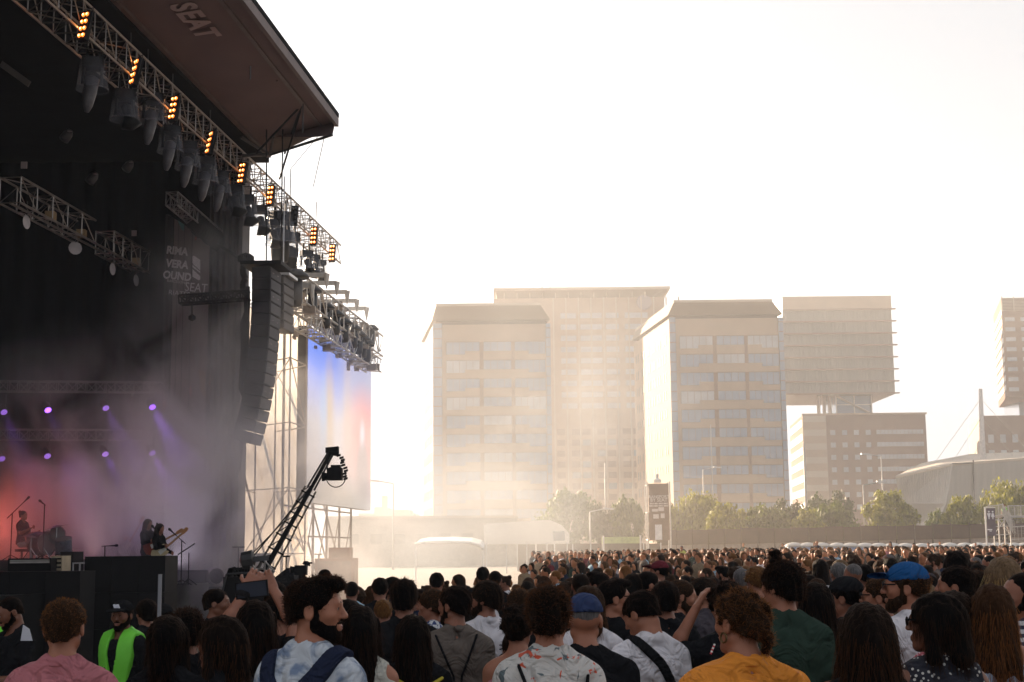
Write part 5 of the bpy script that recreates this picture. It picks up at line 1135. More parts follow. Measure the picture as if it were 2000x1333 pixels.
def person(label, X=0., Y=0., ztop=None, s=1., yaw=0., hy=0., hp=0., hr=0., wd=1., fem=0, skin='mid', hair='short', hcol='dark', top='tee', tmat=None, pants=None, arms=('down', 'down'), beard=None, cap=None, glasses=False, lod=0, h=.0065,
           collar=None, group=None, lean=0., base=None, strand=None, seed=0, curl=(.5, .5), pn=(None, None), extra=None, eyes=True, legs=True, name='person', sit=False):
    """label; X,Y position; ztop world height of the crown; s size; yaw body turn (0 = back to the camera, +90 = facing left)"""
    gz = float(ground_z(X, Y)) if base is None else base
    t = thing(name, (X, Y, gz), label, 'person', group); t.rotation_euler = (0, 0, R(yaw)); H0 = 1.752 + {'quiff': .012, 'medium': .01, 'curly': .018, 'afro': .03, 'bun': .01}.get(hair, 0)
    if ztop is None: ztop = gz + H0 * s
    zt = ztop - gz
    def zmap(V):
        V = V.copy(); z = V[:, 2]; hip = zt - (H0 - .93) * s
        zz = np.where(z > .93, zt - (H0 - z) * s, z * hip / .93); V[:, 0] *= s; V[:, 1] *= s
        if lean: V[:, 1] += np.maximum(zz - hip, 0) * math.tan(R(lean))
        V[:, 2] = zz; return V
    Rm = rotm(hy, hp, hr); L = [ARM[a] if isinstance(a, str) else a for a in arms]; el = [np.array(a[0], float) * ((q, 1, 1) if isinstance(arms[i], str) else (1, 1, 1)) for i, (q, a) in enumerate(zip((-1, 1), L))]; wr = [np.array(a[1], float) * ((q, 1, 1) if isinstance(arms[i], str) else (1, 1, 1)) for i, (q, a) in enumerate(zip((-1, 1), L))]
    ext = np.array([e for e in el] + [w_ for w_ in wr]); m_ = .22
    if sit: ext = np.concatenate([ext, [[.15, .45, 1.]]])
    lo = np.minimum(np.array([-.30, -.2, -.02]), [ext[:, 0].min() - m_ * .6, ext[:, 1].min() - .1, -.02]); hi = np.maximum(np.array([.30, .22, 1.80]), [ext[:, 0].max() + m_ * .6, ext[:, 1].max() + m_ * .8, ext[:, 2].max() + m_])
    if lod: hh = h
    else: hh = h
    v = Vol(lo, hi, hh, _zs(hh, hi[2]) if hh < .012 else np.arange(-.02, hi[2], hh * 1.2))
    torso_prims(v, 0, wd, fem); leg_prims(v, sit=sit); neck_prims(v)
    for i, q in enumerate((-1, 1)): arm_prims(v, q, el[i], wr[i], wd, lod=lod, curl=curl[i], pn=pn[i])
    v.frame(Rm, NECK); head_prims(v, lod=lod); v.frame()
    sk = skinmat(skin); mesh_obj('body', v.mesh(), sk, t, zmap)
    # top
    if top:
        S = [slice(None), slice(None), slice(np.searchsorted(v.z, .84), np.searchsorted(v.z, 1.60))]; n = sub(v, S); g = .012
        torso_prims(n, g, wd * 1.01, fem, .07)
        if top not in ('tank', 'off'):
            n.ell((0, -.01, 1.08), (.158 * wd, .120, .2), .05)
            for i, q in enumerate((-1, 1)): arm_prims(n, q, el[i], wr[i], wd, 'longsleeve' if top in ('long', 'jacket') else 'sleeve', g=.012)
        if top == 'jacket': n.cap((-.06, -.04, 1.48), (.06, -.04, 1.48), .045, None, .03)
        rn = {'tee': .071, 'shirt': .066, 'long': .068, 'jacket': .07, 'tank': .092, 'off': .12, 'vneck': .08, 'scoop': .09}[top]
        n.cap((-.045, -.04, 1.468), (.045, -.04, 1.468), .042, None, .04)
        n.cap((0, .012, 1.53), (0, .02, 1.75), rn, rn, .010, 's')
        n.cap((0, -.02, 1.44), (0, -.01, 1.70), .060, .060, .006, 's')
        if top in ('tee', 'scoop', 'tank', 'vneck'): n.ell((0, .06, 1.475), (.068, .06, .05 if top != 'vneck' else .11), .01, 's')
        if top == 'off': n.cut(lambda x, y, z: z - (1.36 + .16 * x * 1.0))
        if top == 'tank':
            for q in (-1, 1): n.cap((q * .255 * wd, .12, 1.44), (q * .255 * wd, -.14, 1.44), .095, None, .012, 's')
        n.rough(.007, (24, 24, 14), seed + 5); n.rough(.0045, (70, 60, 24), seed + 6)
        n.cut(lambda x, y, z: .885 - z)
        mesh_obj('top', n.mesh(), tmat, t, zmap)
        if collar:
            cg = Vol((-.13, -.15, 1.40), (.13, .12, 1.56), hh); cg.cap((0, -.024, 1.40), (0, -.012, 1.62), .088, .070, .0); cg.cap((0, -.024, 1.36), (0, -.012, 1.66), .0745, .060, .0, 's'); cg.cut(lambda x, y, z: y - .045 - abs(x) * .2); cg.cut(lambda x, y, z: (1.452 - .25 * y - .10 * abs(x)) - z); cg.rough(.002, (60, 60, 60), 4)
            cg.cut(lambda x, y, z: z - (1.500 + .14 * (-y)))
            mesh_obj('collar', cg.mesh(), tmat, t, zmap)
    if legs:
        z_ = np.arange(-.02, 1.02, .02); n = Vol((-.28, -.2, 0), (.28, .58 if sit else .25, 0), max(hh, .012), z_); n.ell((0, -.012, .95), ((.165 + .012 * fem) * wd, .118, .12), .05, g=.010); leg_prims(n, .012, 'legs', sit)
        n.cut(lambda x, y, z: np.maximum(z - (.96 if sit else .93), .09 - z)); mesh_obj('trousers', n.mesh(), pants or mat('dark_denim', (.03, .035, .055), .9, var=.25, scale=10), t, zmap)
        n = Vol((-.28, -.12, 0), (.28, .62 if sit else .22, 0), max(hh, .01), np.arange(-.03, .16, .012) + (.42 if sit else 0)); leg_prims(n, .006, 'feet', sit); n.cut(lambda x, y, z: .002 - z); mesh_obj('shoes', n.mesh(), mat('shoe_black', (.03, .03, .032), .7), t, zmap)
    # head dress
    hg = hgrid(Rm, hh, hair); hg.frame(Rm, NECK); c0 = hg.w((0, 0, 1.6)) - (0, 0, 1.6); hg.x = hg.x + c0[0]; hg.y = hg.y + c0[1]
    hair_vol(hg, hair, seed, lod); ho = None
    if cap: hg.cut(lambda x, y, z: z - 1.70)
    hm = hg.mesh(); ho = mesh_obj('hair', hm, hairmat('hair_' + hcol, HAIR[hcol][0]), t, zmap)
    ns = strand if strand is not None else (1500 if lod == 0 else 260)
    if ns and hair != 'bald': strands(*hm, 'long' if hair in ('long', 'bob') else ('curly' if hair in ('curly', 'afro', 'up') else 'short'), ns, seed, hcol, ho, zmap, {'crop': .008, 'short': .015, 'quiff': .020, 'medium': .028, 'long': .05, 'bob': .03}.get(hair, .026))
    def hv(lo, hi, hs=None): q = Vol(lo, hi, hs or min(hh, .007)); q.frame(Rm, NECK); c = q.w(((lo[0] + hi[0]) / 2, (lo[1] + hi[1]) / 2, (lo[2] + hi[2]) / 2)) - np.array([(lo[i] + hi[i]) / 2 for i in range(3)]); q.x = q.x + c[0]; q.y = q.y + c[1]; q.z = q.z + c[2]; return q
    P_ = .10
    if beard:
        b = hv((-P_, -.06, 1.44), (P_, .16, 1.66)); full = .0055 if beard == 'full' else .0025
        b.ell((0, .030, 1.577), (.052, .060, .050), .03, g=full); b.ell((0, .078, 1.535), (.024, .019, .020), .02, g=full)
        for q in (-1, 1): b.cap((q * .045, 0, 1.575), (q * .012, .07, 1.535), .022, .02, .02, g=full); b.cap((q * .066, .010, 1.635), (q * .058, .02, 1.585), .012, .016, .02, g=full * .5)
        b.cut(lambda x, y, z: z - (1.592 + np.where(y < .030, .058, 0) - .15 * np.clip(y - .035, 0, 1))); b.ell((0, .118, 1.569), (.022, .024, .010), .005, 's')
        for q in (-1, 1): b.ell((q * .05, .09, 1.60), (.032, .03, .028), .006, 's')
        b.cap((-.024, .092, 1.584), (0, .1005, 1.588), .0062, None, .006); b.cap((.024, .092, 1.584), (0, .1005, 1.588), .0062, None, .006); b.cut(lambda x, y, z: -y - .005)
        b.rough(.0015, (260, 260, 200), 3); bm = b.mesh(); bo = mesh_obj('beard', bm, hairmat('hair_' + hcol, HAIR[hcol][0]), t, zmap)
        if lod == 0: strands(*bm, 'short', 350, seed, hcol, bo, zmap, .010)
    if eyes and lod == 0:
        b = hv((-.07, .05, 1.64), (.07, .12, 1.69), .004)
        for q in (-1, 1): b.cap((q * .016, .098, 1.662), (q * .046, .083, 1.664), .0042, .003, .003)
        mesh_obj('eyebrows', b.mesh(), hairmat('hair_' + hcol, HAIR[hcol][0]), t, zmap)
        b = MB()
        for q in (-1, 1):
            b.lathe((q * .030, .0818, 1.640), [(.0125 * math.sin(a), .0128 * math.cos(a)) for a in np.linspace(0, math.pi, 9)], 12, (0, 1, 0), 0); b.lathe((q * .030, .0818, 1.640), [(0, .0136), (.004, .0133), (.0062, .0122)], 10, (0, 1, 0), 1)
        V = np.array(b.v); V = (Rm @ (V - np.array(NECK)).T).T + np.array(NECK); b.v = [tuple(p) for p in zmap(V)]
        me = bpy.data.meshes.new('eyes'); me.from_pydata(b.v, [], b.f); me.materials.append(mat('eye_white', (.26, .20, .18), .35, var=0)); me.materials.append(mat('iris_brown', (.02, .012, .008), .2, var=0)); me.polygons.foreach_set('material_index', b.m); o = bpy.data.objects.new('eyes', me); COL.objects.link(o); o.parent = t
        b = hv((-.04, .07, 1.55), (.04, .13, 1.59), .0035); b.ell((0, .0985, 1.5735), (.021, .007, .0042), .002); b.ell((0, .098, 1.5640), (.017, .0075, .0052), .002); b.rough(.0003, (200,) * 3, 1); mesh_obj('lips', b.mesh(), mat('lip', (.27, .095, .08), .45, var=.05), t, zmap)
    if cap:
        b = hv((-.12, -.14, 1.62), (.12, .24, 1.80)); b.ell((0, -.012, 1.672), (.088, .108, .088), .01); b.cut(lambda x, y, z: (1.668 - .05 * y) - z); b.ell((0, 0, 1.60), (.079, .1, .09), .004, 's'); b.rough(.0015, (60, 60, 60), 2)
        cm = b.mesh(); cob = mesh_obj('cap', cm, cap['m'], t, zmap); sg = -1 if cap.get('back') else 1
        b = hv((-.10, -.24, 1.60), (.10, .24, 1.74)); b.ell((0, sg * .115, 1.690), (.074, .088, .015 if sg > 0 else .010), .01)
        b.cut(lambda x, y, z: (.085 - sg * y)); 
        mesh_obj('brim', b.mesh(), cap.get('bm', cap['m']), cob, zmap)
    if glasses:
        b = MB()
        for q in (-1, 1):
            cx = q * .031; pl = []
            for a in np.linspace(0, 2 * math.pi, 13)[:-1]: pl.append((cx + .026 * math.cos(a) * (1 if abs(math.cos(a)) < .9 else .96), .112 - .10 * (abs(cx + .026 * math.cos(a)) ** 1.6), 1.640 + .020 * math.sin(a)))
            b.prism(pl, (0, -.003, 0)); b.obox((q * .0685, .055, 1.648), (.0012, 0, 0), (q * .006, .052, 0), (0, 0, .0035))
        b.tube((-.008, .112, 1.645), (.008, .112, 1.645), .002); V = np.array(b.v); V = (Rm @ (V - np.array(NECK)).T).T + np.array(NECK); b.v = [tuple(p) for p in zmap(V)]
        me = bpy.data.meshes.new('sunglasses'); me.from_pydata(b.v, [], b.f); me.materials.append(mat('shades', (.008, .008, .010), .22, var=0, spec=.35)); o = bpy.data.objects.new('sunglasses', me); COL.objects.link(o); o.parent = t
    if extra: extra(t, v, zmap, Rm, hh, wd, fem)
    return t

def straps(t, zmap, lines, width, material, name='bag_strap', side=-1, wd=1., fem=0, h=.0065, g=.034):
    """bands lying on the torso: polylines in (x, z) seen from the back (side -1) or front (+1)"""
    for pl in lines:
        n = Vol((-.32, -.24, .92), (.32, .24, 1.56), h); torso_prims(n, g, wd * 1.01, fem, .07)
        def fn(x, y, z):
            d = 9.
            for (a, c), (e, f_) in zip(pl[:-1], pl[1:]):
                ex, ez = e - a, f_ - c; t_ = np.clip(((x - a) * ex + (z - c) * ez) / (ex * ex + ez * ez), 0, 1); d = np.minimum(d, np.sqrt((x - a - t_ * ex) ** 2 + (z - c - t_ * ez) ** 2))
            return np.maximum(d - width / 2, -side * y - .02)
        n.cut(fn); n.cap((0, -.02, 1.44), (0, 0, 1.62), .07, .07, 0, 's'); mesh_obj(name, n.mesh(), material, t, zmap)
def mbpart(t, b, name, material, zmap=None, Rm=None):
    V = np.array(b.v, float)
    if Rm is not None: V = (Rm @ (V - np.array(NECK)).T).T + np.array(NECK)
    if zmap: V = zmap(V)
    me = bpy.data.meshes.new(name); me.from_pydata([tuple(p) for p in V], [], b.f)
    for x in (material if isinstance(material, (list, tuple)) else [material]): me.materials.append(x)
    if any(b.m): me.polygons.foreach_set('material_index', b.m)
    o = bpy.data.objects.new(name, me); COL.objects.link(o); o.parent = t; return o

# ---------------------------------------------------------------- cloth
def cloth(name, c, var=.10, **k): return mat('cloth_' + name, c, .9, var=var, scale=5, bump=1., bscale=6.5, bdist=.07, bdetail=2.5, bdistort=1.6, sheen=.12 if sum(c) > .4 else 0, spec=.12, **k)
def pattern(name, base, kind, cols, scale=20., thr=.3):
    m, n, L, b = _mk('cloth_' + name); tc = n.new('ShaderNodeTexCoord'); o = tc.outputs['Object']; b.inputs['Roughness'].default_value = .9; cur = None
    def rgb(c): k = n.new('ShaderNodeRGB'); k.outputs[0].default_value = (*c, 1); return k.outputs[0]
    cur = rgb(base)
    def mix(f, a, c2): k = n.new('ShaderNodeMix'); k.data_type = 'RGBA'; L.new(f, k.inputs[0]); L.new(a, k.inputs[6]); k.inputs[7].default_value = (*c2, 1); return k.outputs[2]
    for i, c in enumerate(cols):
        if kind == 'stripe':
            sp = n.new('ShaderNodeSeparateXYZ'); L.new(o, sp.inputs[0]); a = n.new('ShaderNodeMath'); a.operation = 'MULTIPLY'; a.inputs[1].default_value = scale; L.new(sp.outputs[2], a.inputs[0]); f = n.new('ShaderNodeMath'); f.operation = 'FRACT'; L.new(a.outputs[0], f.inputs[0]); g = n.new('ShaderNodeMath'); g.operation = 'LESS_THAN'; g.inputs[1].default_value = thr; L.new(f.outputs[0], g.inputs[0]); fac = g.outputs[0]
        elif kind == 'check':
            ck = n.new('ShaderNodeTexChecker'); ck.inputs['Scale'].default_value = scale; L.new(o, ck.inputs['Vector']); fac = ck.outputs['Fac']
        elif kind == 'dots':
            vo = n.new('ShaderNodeTexVoronoi'); vo.inputs['Scale'].default_value = scale * (1 + .23 * i); mp = n.new('ShaderNodeMapping'); mp.inputs['Location'].default_value = (i * 3.1, i, 0); L.new(o, mp.inputs[0]); L.new(mp.outputs[0], vo.inputs['Vector']); g = n.new('ShaderNodeMath'); g.operation = 'LESS_THAN'; g.inputs[1].default_value = thr; L.new(vo.outputs['Distance'], g.inputs[0]); fac = g.outputs[0]
        else:
            nz = n.new('ShaderNodeTexNoise'); nz.inputs['Scale'].default_value = scale * (1 + .3 * i); nz.inputs['Detail'].default_value = 5; nz.inputs['Distortion'].default_value = 1.2; mp = n.new('ShaderNodeMapping'); mp.inputs['Location'].default_value = (i * 7.3, i * 2, 0); L.new(o, mp.inputs[0]); L.new(mp.outputs[0], nz.inputs['Vector'])
            rp = n.new('ShaderNodeValToRGB'); rp.color_ramp.elements[0].position = thr; rp.color_ramp.elements[1].position = thr + (.03 if kind == 'floral' else .16); L.new(nz.outputs[0], rp.inputs[0]); fac = rp.outputs[0]
        cur = mix(fac, cur, c)
    L.new(cur, b.inputs['Base Color']); n2 = n.new('ShaderNodeTexNoise'); n2.inputs['Scale'].default_value = 6.5; n2.inputs['Detail'].default_value = 2.5; n2.inputs['Distortion'].default_value = 1.6; L.new(o, n2.inputs['Vector']); bp = n.new('ShaderNodeBump'); bp.inputs['Strength'].default_value = 1; bp.inputs['Distance'].default_value = .07; L.new(n2.outputs[0], bp.inputs['Height']); L.new(bp.outputs[0], b.inputs['Normal']); return m
# ================================================================ on and around the stage
def cylinder_thing(name, pts, r, material, label, cat, group=None):
    t = thing(name, pts[0], label, cat, group); b = MB(); b.path([np.array(p) for p in pts], r, n=6); b.build('pole', material, t); return t
M_chrome = mat('chrome', (.5, .5, .52), .2, .95, var=.1)
M_case = mat('flight_case', (.009, .008, .009), .7, var=.2); M_blk = cloth('black', (.012, .012, .014)); M_blkw = cloth('washed_black', (.03, .028, .03))
def mic_stand(p, top, tip, label, base=STZ, r=.014):
    t = thing('microphone_stand', (p[0], p[1], base), label, 'microphone stand', 'microphone stands on stage'); b = MB(); b.tube((p[0], p[1], base), top, r); 
    for a in (0, 2.1, 4.2): b.tube((p[0], p[1], base + .12), (p[0] + .25 * math.cos(a), p[1] + .25 * math.sin(a), base), r * .8)
    b.build('stand', M_black, t); b = MB(); b.tube(top - (np.array(tip) - top) * .35, tip, r * .8); b.build('boom', M_black, t); d = (np.array(tip) - top); d /= np.linalg.norm(d); b = MB(); b.lathe(tip, [(.012, -.12), (.02, 0), (.032, .03), (.03, .07), (0, .09)], 8, d); b.build('microphone', M_black, t, smooth=True)
def guitar(t, c, ax, col_, name='guitar', zr=None):
    """body centre c, neck direction ax, in world coordinates"""
    ax = np.array(ax, float); ax /= np.linalg.norm(ax); n = np.array([.15, -1, .1]); n -= ax * (n @ ax); n /= np.linalg.norm(n); u = np.cross(ax, n); b = MB(); c = np.array(c)
    prof = [(-.22, 0), (-.20, .11), (-.12, .165), (-.02, .135), (.03, .11), (.12, .135), (.20, .11), (.17, .06), (.13, .03), (.13, -.03), (.19, -.06), (.22, -.10), (.12, -.13), (.03, -.105), (-.02, -.13), (-.12, -.165), (-.20, -.11)]
    b.prism([c + ax * p + u * q for p, q in prof], n * .04); b.build('guitar_body', mat('guitar_' + name, col_, .25), t)
    b = MB(); b.obox(c + ax * .10 + n * .05, ax * .10, u * .05, n * .006); b.build('pickguard', mat('pickguard_white', (.7, .68, .62), .4), t)
    b = MB(); b.obox(c + ax * .42 + n * .04, ax * .34, u * .022, n * .01); b.build('guitar_neck', mat('maple', (.42, .24, .10), .4), t)
    b = MB(); b.prism([c + ax * p + u * q + n * .03 for p, q in ((.75, -.03), (.78, -.05), (.93, -.06), (.96, 0), (.90, .03), (.75, .03))], n * .015); b.build('headstock', mat('maple_orange', (.55, .26, .10), .4), t)

def band():
    grp = 'musicians on the stage'
    # singer-guitarist, second guitarist, third player in the smoke, drummer
    for px, py, Y, yaw, hcol, lab, gc, gp, nm, gdir in (
        (289, 1014, 35, -118, 'brown', 'long-haired guitarist in black off-shoulder top singing into a microphone, left of two', (.30, .05, .02), (297, 1068), 'red', (.9, -.3, .42)),
        (312, 1023, 34.2, -112, 'dark', 'dark-haired bass player in black beside the singer, pale guitar low on the hip', (.62, .50, .30), (313, 1080), 'cream', (.8, -.3, .62))):
        p = P(px, py, Y); person(lab, p[0], Y, p[2], .97, yaw=yaw, fem=1, skin='mid', hair='long', hcol=hcol, top='long', tmat=M_blk, pants=M_blk, arms=(((-.22, .04, 1.12), (-.10, .28, 1.05)), ((.24, .08, 1.16), (.30, .36, 1.20))), lod=1, h=.014, base=STZ, group=grp, strand=150, hp=6)
        c = P(gp[0], gp[1], Y - .22); t = thing('guitar', c, {'red': 'dark red and white electric guitar held by the singer', 'cream': 'cream electric bass guitar with orange headstock'}[nm], 'guitar', 'guitars'); guitar(t, c, gdir, gc, nm)
        b = MB(); q = P(px - 2, 1045, Y - .15); b.path([c + (.1, .05, .0), q + (-.05, 0, .1), q + (-.12, .3, .28)], .022, n=4); b.build('strap', M_black, t)
    p = P(248, 1046, 37); person('blurred third musician in a dark top standing in the smoke left of the two guitarists', p[0], 37, p[2], .95, yaw=-160, skin='fair', hair='short', hcol='blond', top='tee', tmat=cloth('charcoal', (.06, .05, .06)), pants=M_blk, arms=('fold', 'fold'), lod=1, h=.016, base=STZ, group=grp, strand=60)
    c = P(247, 1071, 36.7); t = thing('guitar', c, 'white outlined guitar faint in the smoke held by the third musician', 'guitar', 'guitars'); guitar(t, c, (.5, -.2, .8), (.6, .58, .56), 'white')
    p = P(46, 997, 35.5); person('drummer with tied-up curly hair seated behind the drum kit, seen from the side', p[0], 35.5, p[2], .96, yaw=-105, fem=1, skin='mid', hair='bun', hcol='dark', top='tee', tmat=cloth('maroon_black', (.05, .015, .018)), pants=cloth('pale_skirt', (.5, .45, .45)), arms=(((-.24, .06, 1.16), (-.14, .34, 1.20)), ((.24, .10, 1.17), (.18, .36, 1.30))), lod=1, h=.014, base=p[2] - (1.762) * .96, group=grp, strand=150, sit=True)
    t = thing('drum_stool', (p[0], 35.5, 1.75), 'round drum stool under the drummer', 'stool'); b = MB(); b.lathe((p[0], 35.5, p[2] - .99), [(0, .05), (.17, .04), (.17, -.02), (0, -.02)], 12); b.build('seat', M_black, t); b = MB(); b.tube((p[0], 35.5, 1.72), (p[0], 35.5, p[2] - 1.0), .03); b.build('leg', M_chrome, t)
    # riser
    t = thing('drum_riser', P(70, 1100, 35), 'black drum riser carrying the kit', 'platform'); a, c = P(-60, 1078, 34.4), P(142, 1078, 34.4); b = MB(); b.box((a[0], 34.4, STZ + .003), (c[0], 37.2, 1.72)); b.build('deck', M_black, t)
    def drum(px, py, Y, r, d, ax, label, shell, skinc=(.14, .12, .12)):
        c = P(px, py, Y); t = thing('drum', c, label, 'drum', 'drum kit'); ax = np.array(ax, float); ax /= np.linalg.norm(ax); b = MB(); b.lathe(c, [(r, -d / 2), (r, d / 2)], 18, ax); b.build('shell', shell, t, smooth=True); b = MB(); b.lathe(c, [(0, d / 2 + .004), (r * .97, d / 2 + .004)], 18, ax); b.build('drum_head', mat('drum_skin', skinc, .6), t)
        b = MB()
        for e in (-1, 1): b.lathe(c, [(r + .012, e * d / 2 - .012), (r + .012, e * d / 2 + .012)], 18, ax)
        b.build('hoop', M_chrome, t); b = MB(); b.tube(c - (0, 0, r * .6), (c[0], c[1], 1.72), .012); b.build('leg', M_chrome, t)
    M_sp = mat('sparkle_shell', (.06, .09, .14), .3, .4, var=.8, scale=25)
    drum(82, 1062, 35, .28, .4, (1, -.7, 0), 'large dark bass drum in front of the drummer', M_black); drum(124, 1066, 34.8, .20, .34, (0, -.3, 1), 'sparkling blue floor drum at the right end of the kit', M_sp)
    drum(110, 1046, 35, .19, .22, (.5, -.8, .4), 'tom drum with glittering shell under the big cymbal', M_sp); drum(64, 1052, 35, .17, .15, (0, -.2, 1), 'shallow snare drum at the drummer\'s knee', M_chrome); drum(98, 1050, 35.5, .16, .2, (.2, -.4, 1), 'small dark rack tom between bass drum and big cymbal', M_black)
    for px, py, r, tl, lab in ((111, 1029, .30, (-.22, -.1, 1), 'large tilted cymbal above the kit, highest one'), (61, 1048, .20, (.12, -.06, 1), 'flat hi-hat cymbal next to the drummer'), (86, 1042, .17, (0, -.1, 1), 'thin small cymbal in the middle of the kit')):
        c = P(px, py, 34.8); t = thing('cymbal', c, lab, 'cymbal', 'drum kit'); b = MB(); b.lathe(c, [(r, -.012), (r * .3, .012), (.03, .03), (0, .035)], 18, tl); b.build('plate', mat('dark_bronze', (.10, .07, .04), .35, .8), t); b = MB(); b.tube(c, (c[0], c[1], 1.72), .012); b.tube((c[0], c[1], 2.0), (c[0] + .2, c[1], 1.72), .01); b.tube((c[0], c[1], 2.0), (c[0] - .2, c[1], 1.72), .01); b.build('stand', M_chrome, t)
    c = P(87, 1000, 34.6); mic_stand(c, P(87, 986, 34.6), P(81, 981, 34.6), 'tall straight microphone stand standing over the drum kit', 1.72)
    c = P(24, 1000, 34.6); mic_stand(c, P(24, 1003, 34.6), P(53, 975, 34.6), 'boom microphone stand arching behind the drummer at far left', 1.72)
    c = P(205, 1080, 34); mic_stand(c, P(205, 1067, 34), P(224, 1066, 34), 'low microphone stand with thick horizontal microphone, left of the musicians')
    c = P(322, 1060, 34.5); mic_stand(c, P(322, 1058, 34.5), P(300, 1031, 34.5), 'microphone stand reaching to the singer\'s mouth')
    c = P(355, 1080, 34.5); mic_stand(c, P(355, 1056, 34.5), P(334, 1037, 34.5), 'slanting boom microphone stand standing free at the right of the musicians')
    t = thing('music_stand', P(369, 1100, 34.3) * (1, 1, 0) + (0, 0, STZ), 'small tilted music stand right of the free microphone', 'music stand'); b = MB(); a = P(369, 1080, 34.3); b.tube((a[0], a[1], STZ), a, .012)
    for an in (0, 2.1, 4.2): b.tube((a[0], a[1], STZ + .15), (a[0] + .2 * math.cos(an), a[1] + .2 * math.sin(an), STZ), .01)
    b.build('leg', M_black, t); b = MB(); b.obox(P(364, 1073, 34.3), (.20, 0, .13), (0, .02, 0), (-.004, 0, .012)); b.build('desk', M_black, t)
    # big black block and flight cases before the stage
    t = thing('subwoofer_and_cover_block', P(245, 1120, 29.5) * (1, 1, 0), 'broad black subwoofer stack in front of the stage below the guitarists', 'loudspeaker')
    a, c = P(166, 1086, 29.5), P(324, 1090, 29.5)
    for k in range(3):
        x0 = a[0] + (c[0] - a[0]) * k / 3; x1 = a[0] + (c[0] - a[0]) * (k + 1) / 3 - .01
        for j in range(3): b = MB(); z0 = -.4 + j * .733; b.box((x0, 29.5, z0), (x1, 30.6, z0 + .725)); b.build('cabinet', M_case, t)
    t = thing('subwoofer_and_cover_block', P(50, 1140, 27.5) * (1, 1, 0), 'added black row hiding the spill-lit stage deck at the far left', 'loudspeaker'); a, c = P(-120, 1119, 27.5), P(158, 1119, 27.5)  # dark row added to hide violet light spilling on the deck
    for k in range(4): x0, x1 = a[0] + (c[0] - a[0]) * k / 4, a[0] + (c[0] - a[0]) * (k + 1) / 4 - .01; b = MB(); b.box((x0, 27.5, -.4), (x1, 28.5, a[2])); b.build('cabinet', M_case, t)
    t = thing('flight_case', P(60, 1100, 31) * (1, 1, 0), 'wide black flight case with a grey metal rail, left below the drummer', 'case'); a, c = P(16, 1090, 31), P(100, 1090, 31); b = MB(); b.box((a[0], 31, -.3), (c[0], 31.8, zat(50, 1091, 31))); b.build('box', M_case, t); b = MB(); z = zat(50, 1094, 31); b.box((a[0] + .05, 30.97, z - .07), (c[0] - .03, 30.997, z - .03)); b.box((a[0] + .05, 30.97, z - .02), (c[0] - .03, 30.997, z)); b.build('metal_rail', M_alu, t)
    t = thing('amplifier', P(125, 1100, 33.8), 'tall black amplifier rack at the right end of the drum riser', 'amplifier'); a, c = P(118, 1080, 33.2), P(143, 1080, 33.2); b = MB(); b.box((a[0], 33.2, STZ - .1), (c[0], 34., zat(130, 1078, 33.2))); b.build('rack', M_case, t); b = MB(); b.box((a[0] + .04, 33.17, 1.2), (c[0] - .04, 33.197, 1.75)); b.build('grille', M_dark, t)
    t = thing('equipment_rack', P(110, 1100, 31.5), 'pale slatted equipment case catching light beside the flight case', 'case'); a, c = P(100, 1087, 31.4), P(122, 1087, 31.4); z0, z1 = zat(110, 1118, 31.4), zat(110, 1086, 31.4); b = MB(); b.box((a[0], 31.4, -.3), (c[0], 32, z1)); b.build('box', mat('pale_case', (.42, .33, .22), .7), t); b = MB()
    for k in range(4): b.box((a[0] + .02, 31.37, z0 + k * .09), (c[0] - .02, 31.397, z0 + k * .09 + .035))
    b.build('slats', M_case, t)
    t = thing('small_rack', P(148, 1105, 33), 'small open metal rack on the stage edge, right of the drum riser', 'rack'); a, c = P(143, 1099, 33), P(156, 1099, 33); z1 = zat(150, 1099, 33); b = MB()
    for x in (a[0], c[0]): b.tube((x, 33, STZ), (x, 33, z1), .02); b.tube((x, 33.5, STZ), (x, 33.5, z1), .02)
    b.box((a[0], 33, z1 - .03), (c[0], 33.5, z1)); b.box((a[0], 33, z1 - .3), (c[0], 33.5, z1 - .27)); b.build('frame', mat('rack_grey', (.35, .33, .33), .5), t)
    for px, w_, lab in ((338, 26, 'black wedge monitor first on the stage edge right of the subwoofer stack'), (366, 34, 'black wedge monitor second on the stage edge'), (391, 30, 'black wedge monitor third on the stage edge, near the pale round light')):
        Y = 36; c = P(px, 1127, Y); z = zat(px, 1138, Y); t = thing('wedge_monitor', (c[0], Y, z), lab, 'monitor speaker', 'wedge monitors along the stage edge'); hw = w_ / 2 / F * Y; b = MB(); b.hexa([(c[0] - hw, Y - .25, z), (c[0] + hw, Y - .25, z), (c[0] + hw, Y + .3, z), (c[0] - hw, Y + .3, z), (c[0] - hw * .9, Y - .1, z + .30), (c[0] + hw * .9, Y - .1, z + .30), (c[0] + hw * .9, Y + .1, z + .30), (c[0] - hw * .9, Y + .1, z + .30)]); b.build('cabinet', M_case, t); b = MB(); b.obox((c[0], Y - .19, z + .14), (hw * .8, 0, 0), (0, .008, -.004), (0, .055, .12)); b.build('grille', M_dark, t)
    t = thing('round_fan', P(421, 1124, 36.4), 'pale round wind machine on the stage edge', 'fan'); c = P(421, 1127, 36.4); b = MB(); b.lathe(c, [(.20, -.12), (.25, 0), (.2, .12)], 16, (.5, -1, .2)); b.build('ring', mat('fan_grey', (.30, .27, .28), .5), t, smooth=True); b = MB(); b.lathe(c, [(0, .05), (.07, .05), (.19, .02)], 12, (.5, -1, .2)); b.build('fan_blades', M_case, t); b = MB(); b.box(c + (-.15, -.1, -.36), c + (.15, .1, -.24)); b.build('foot', M_case, t)
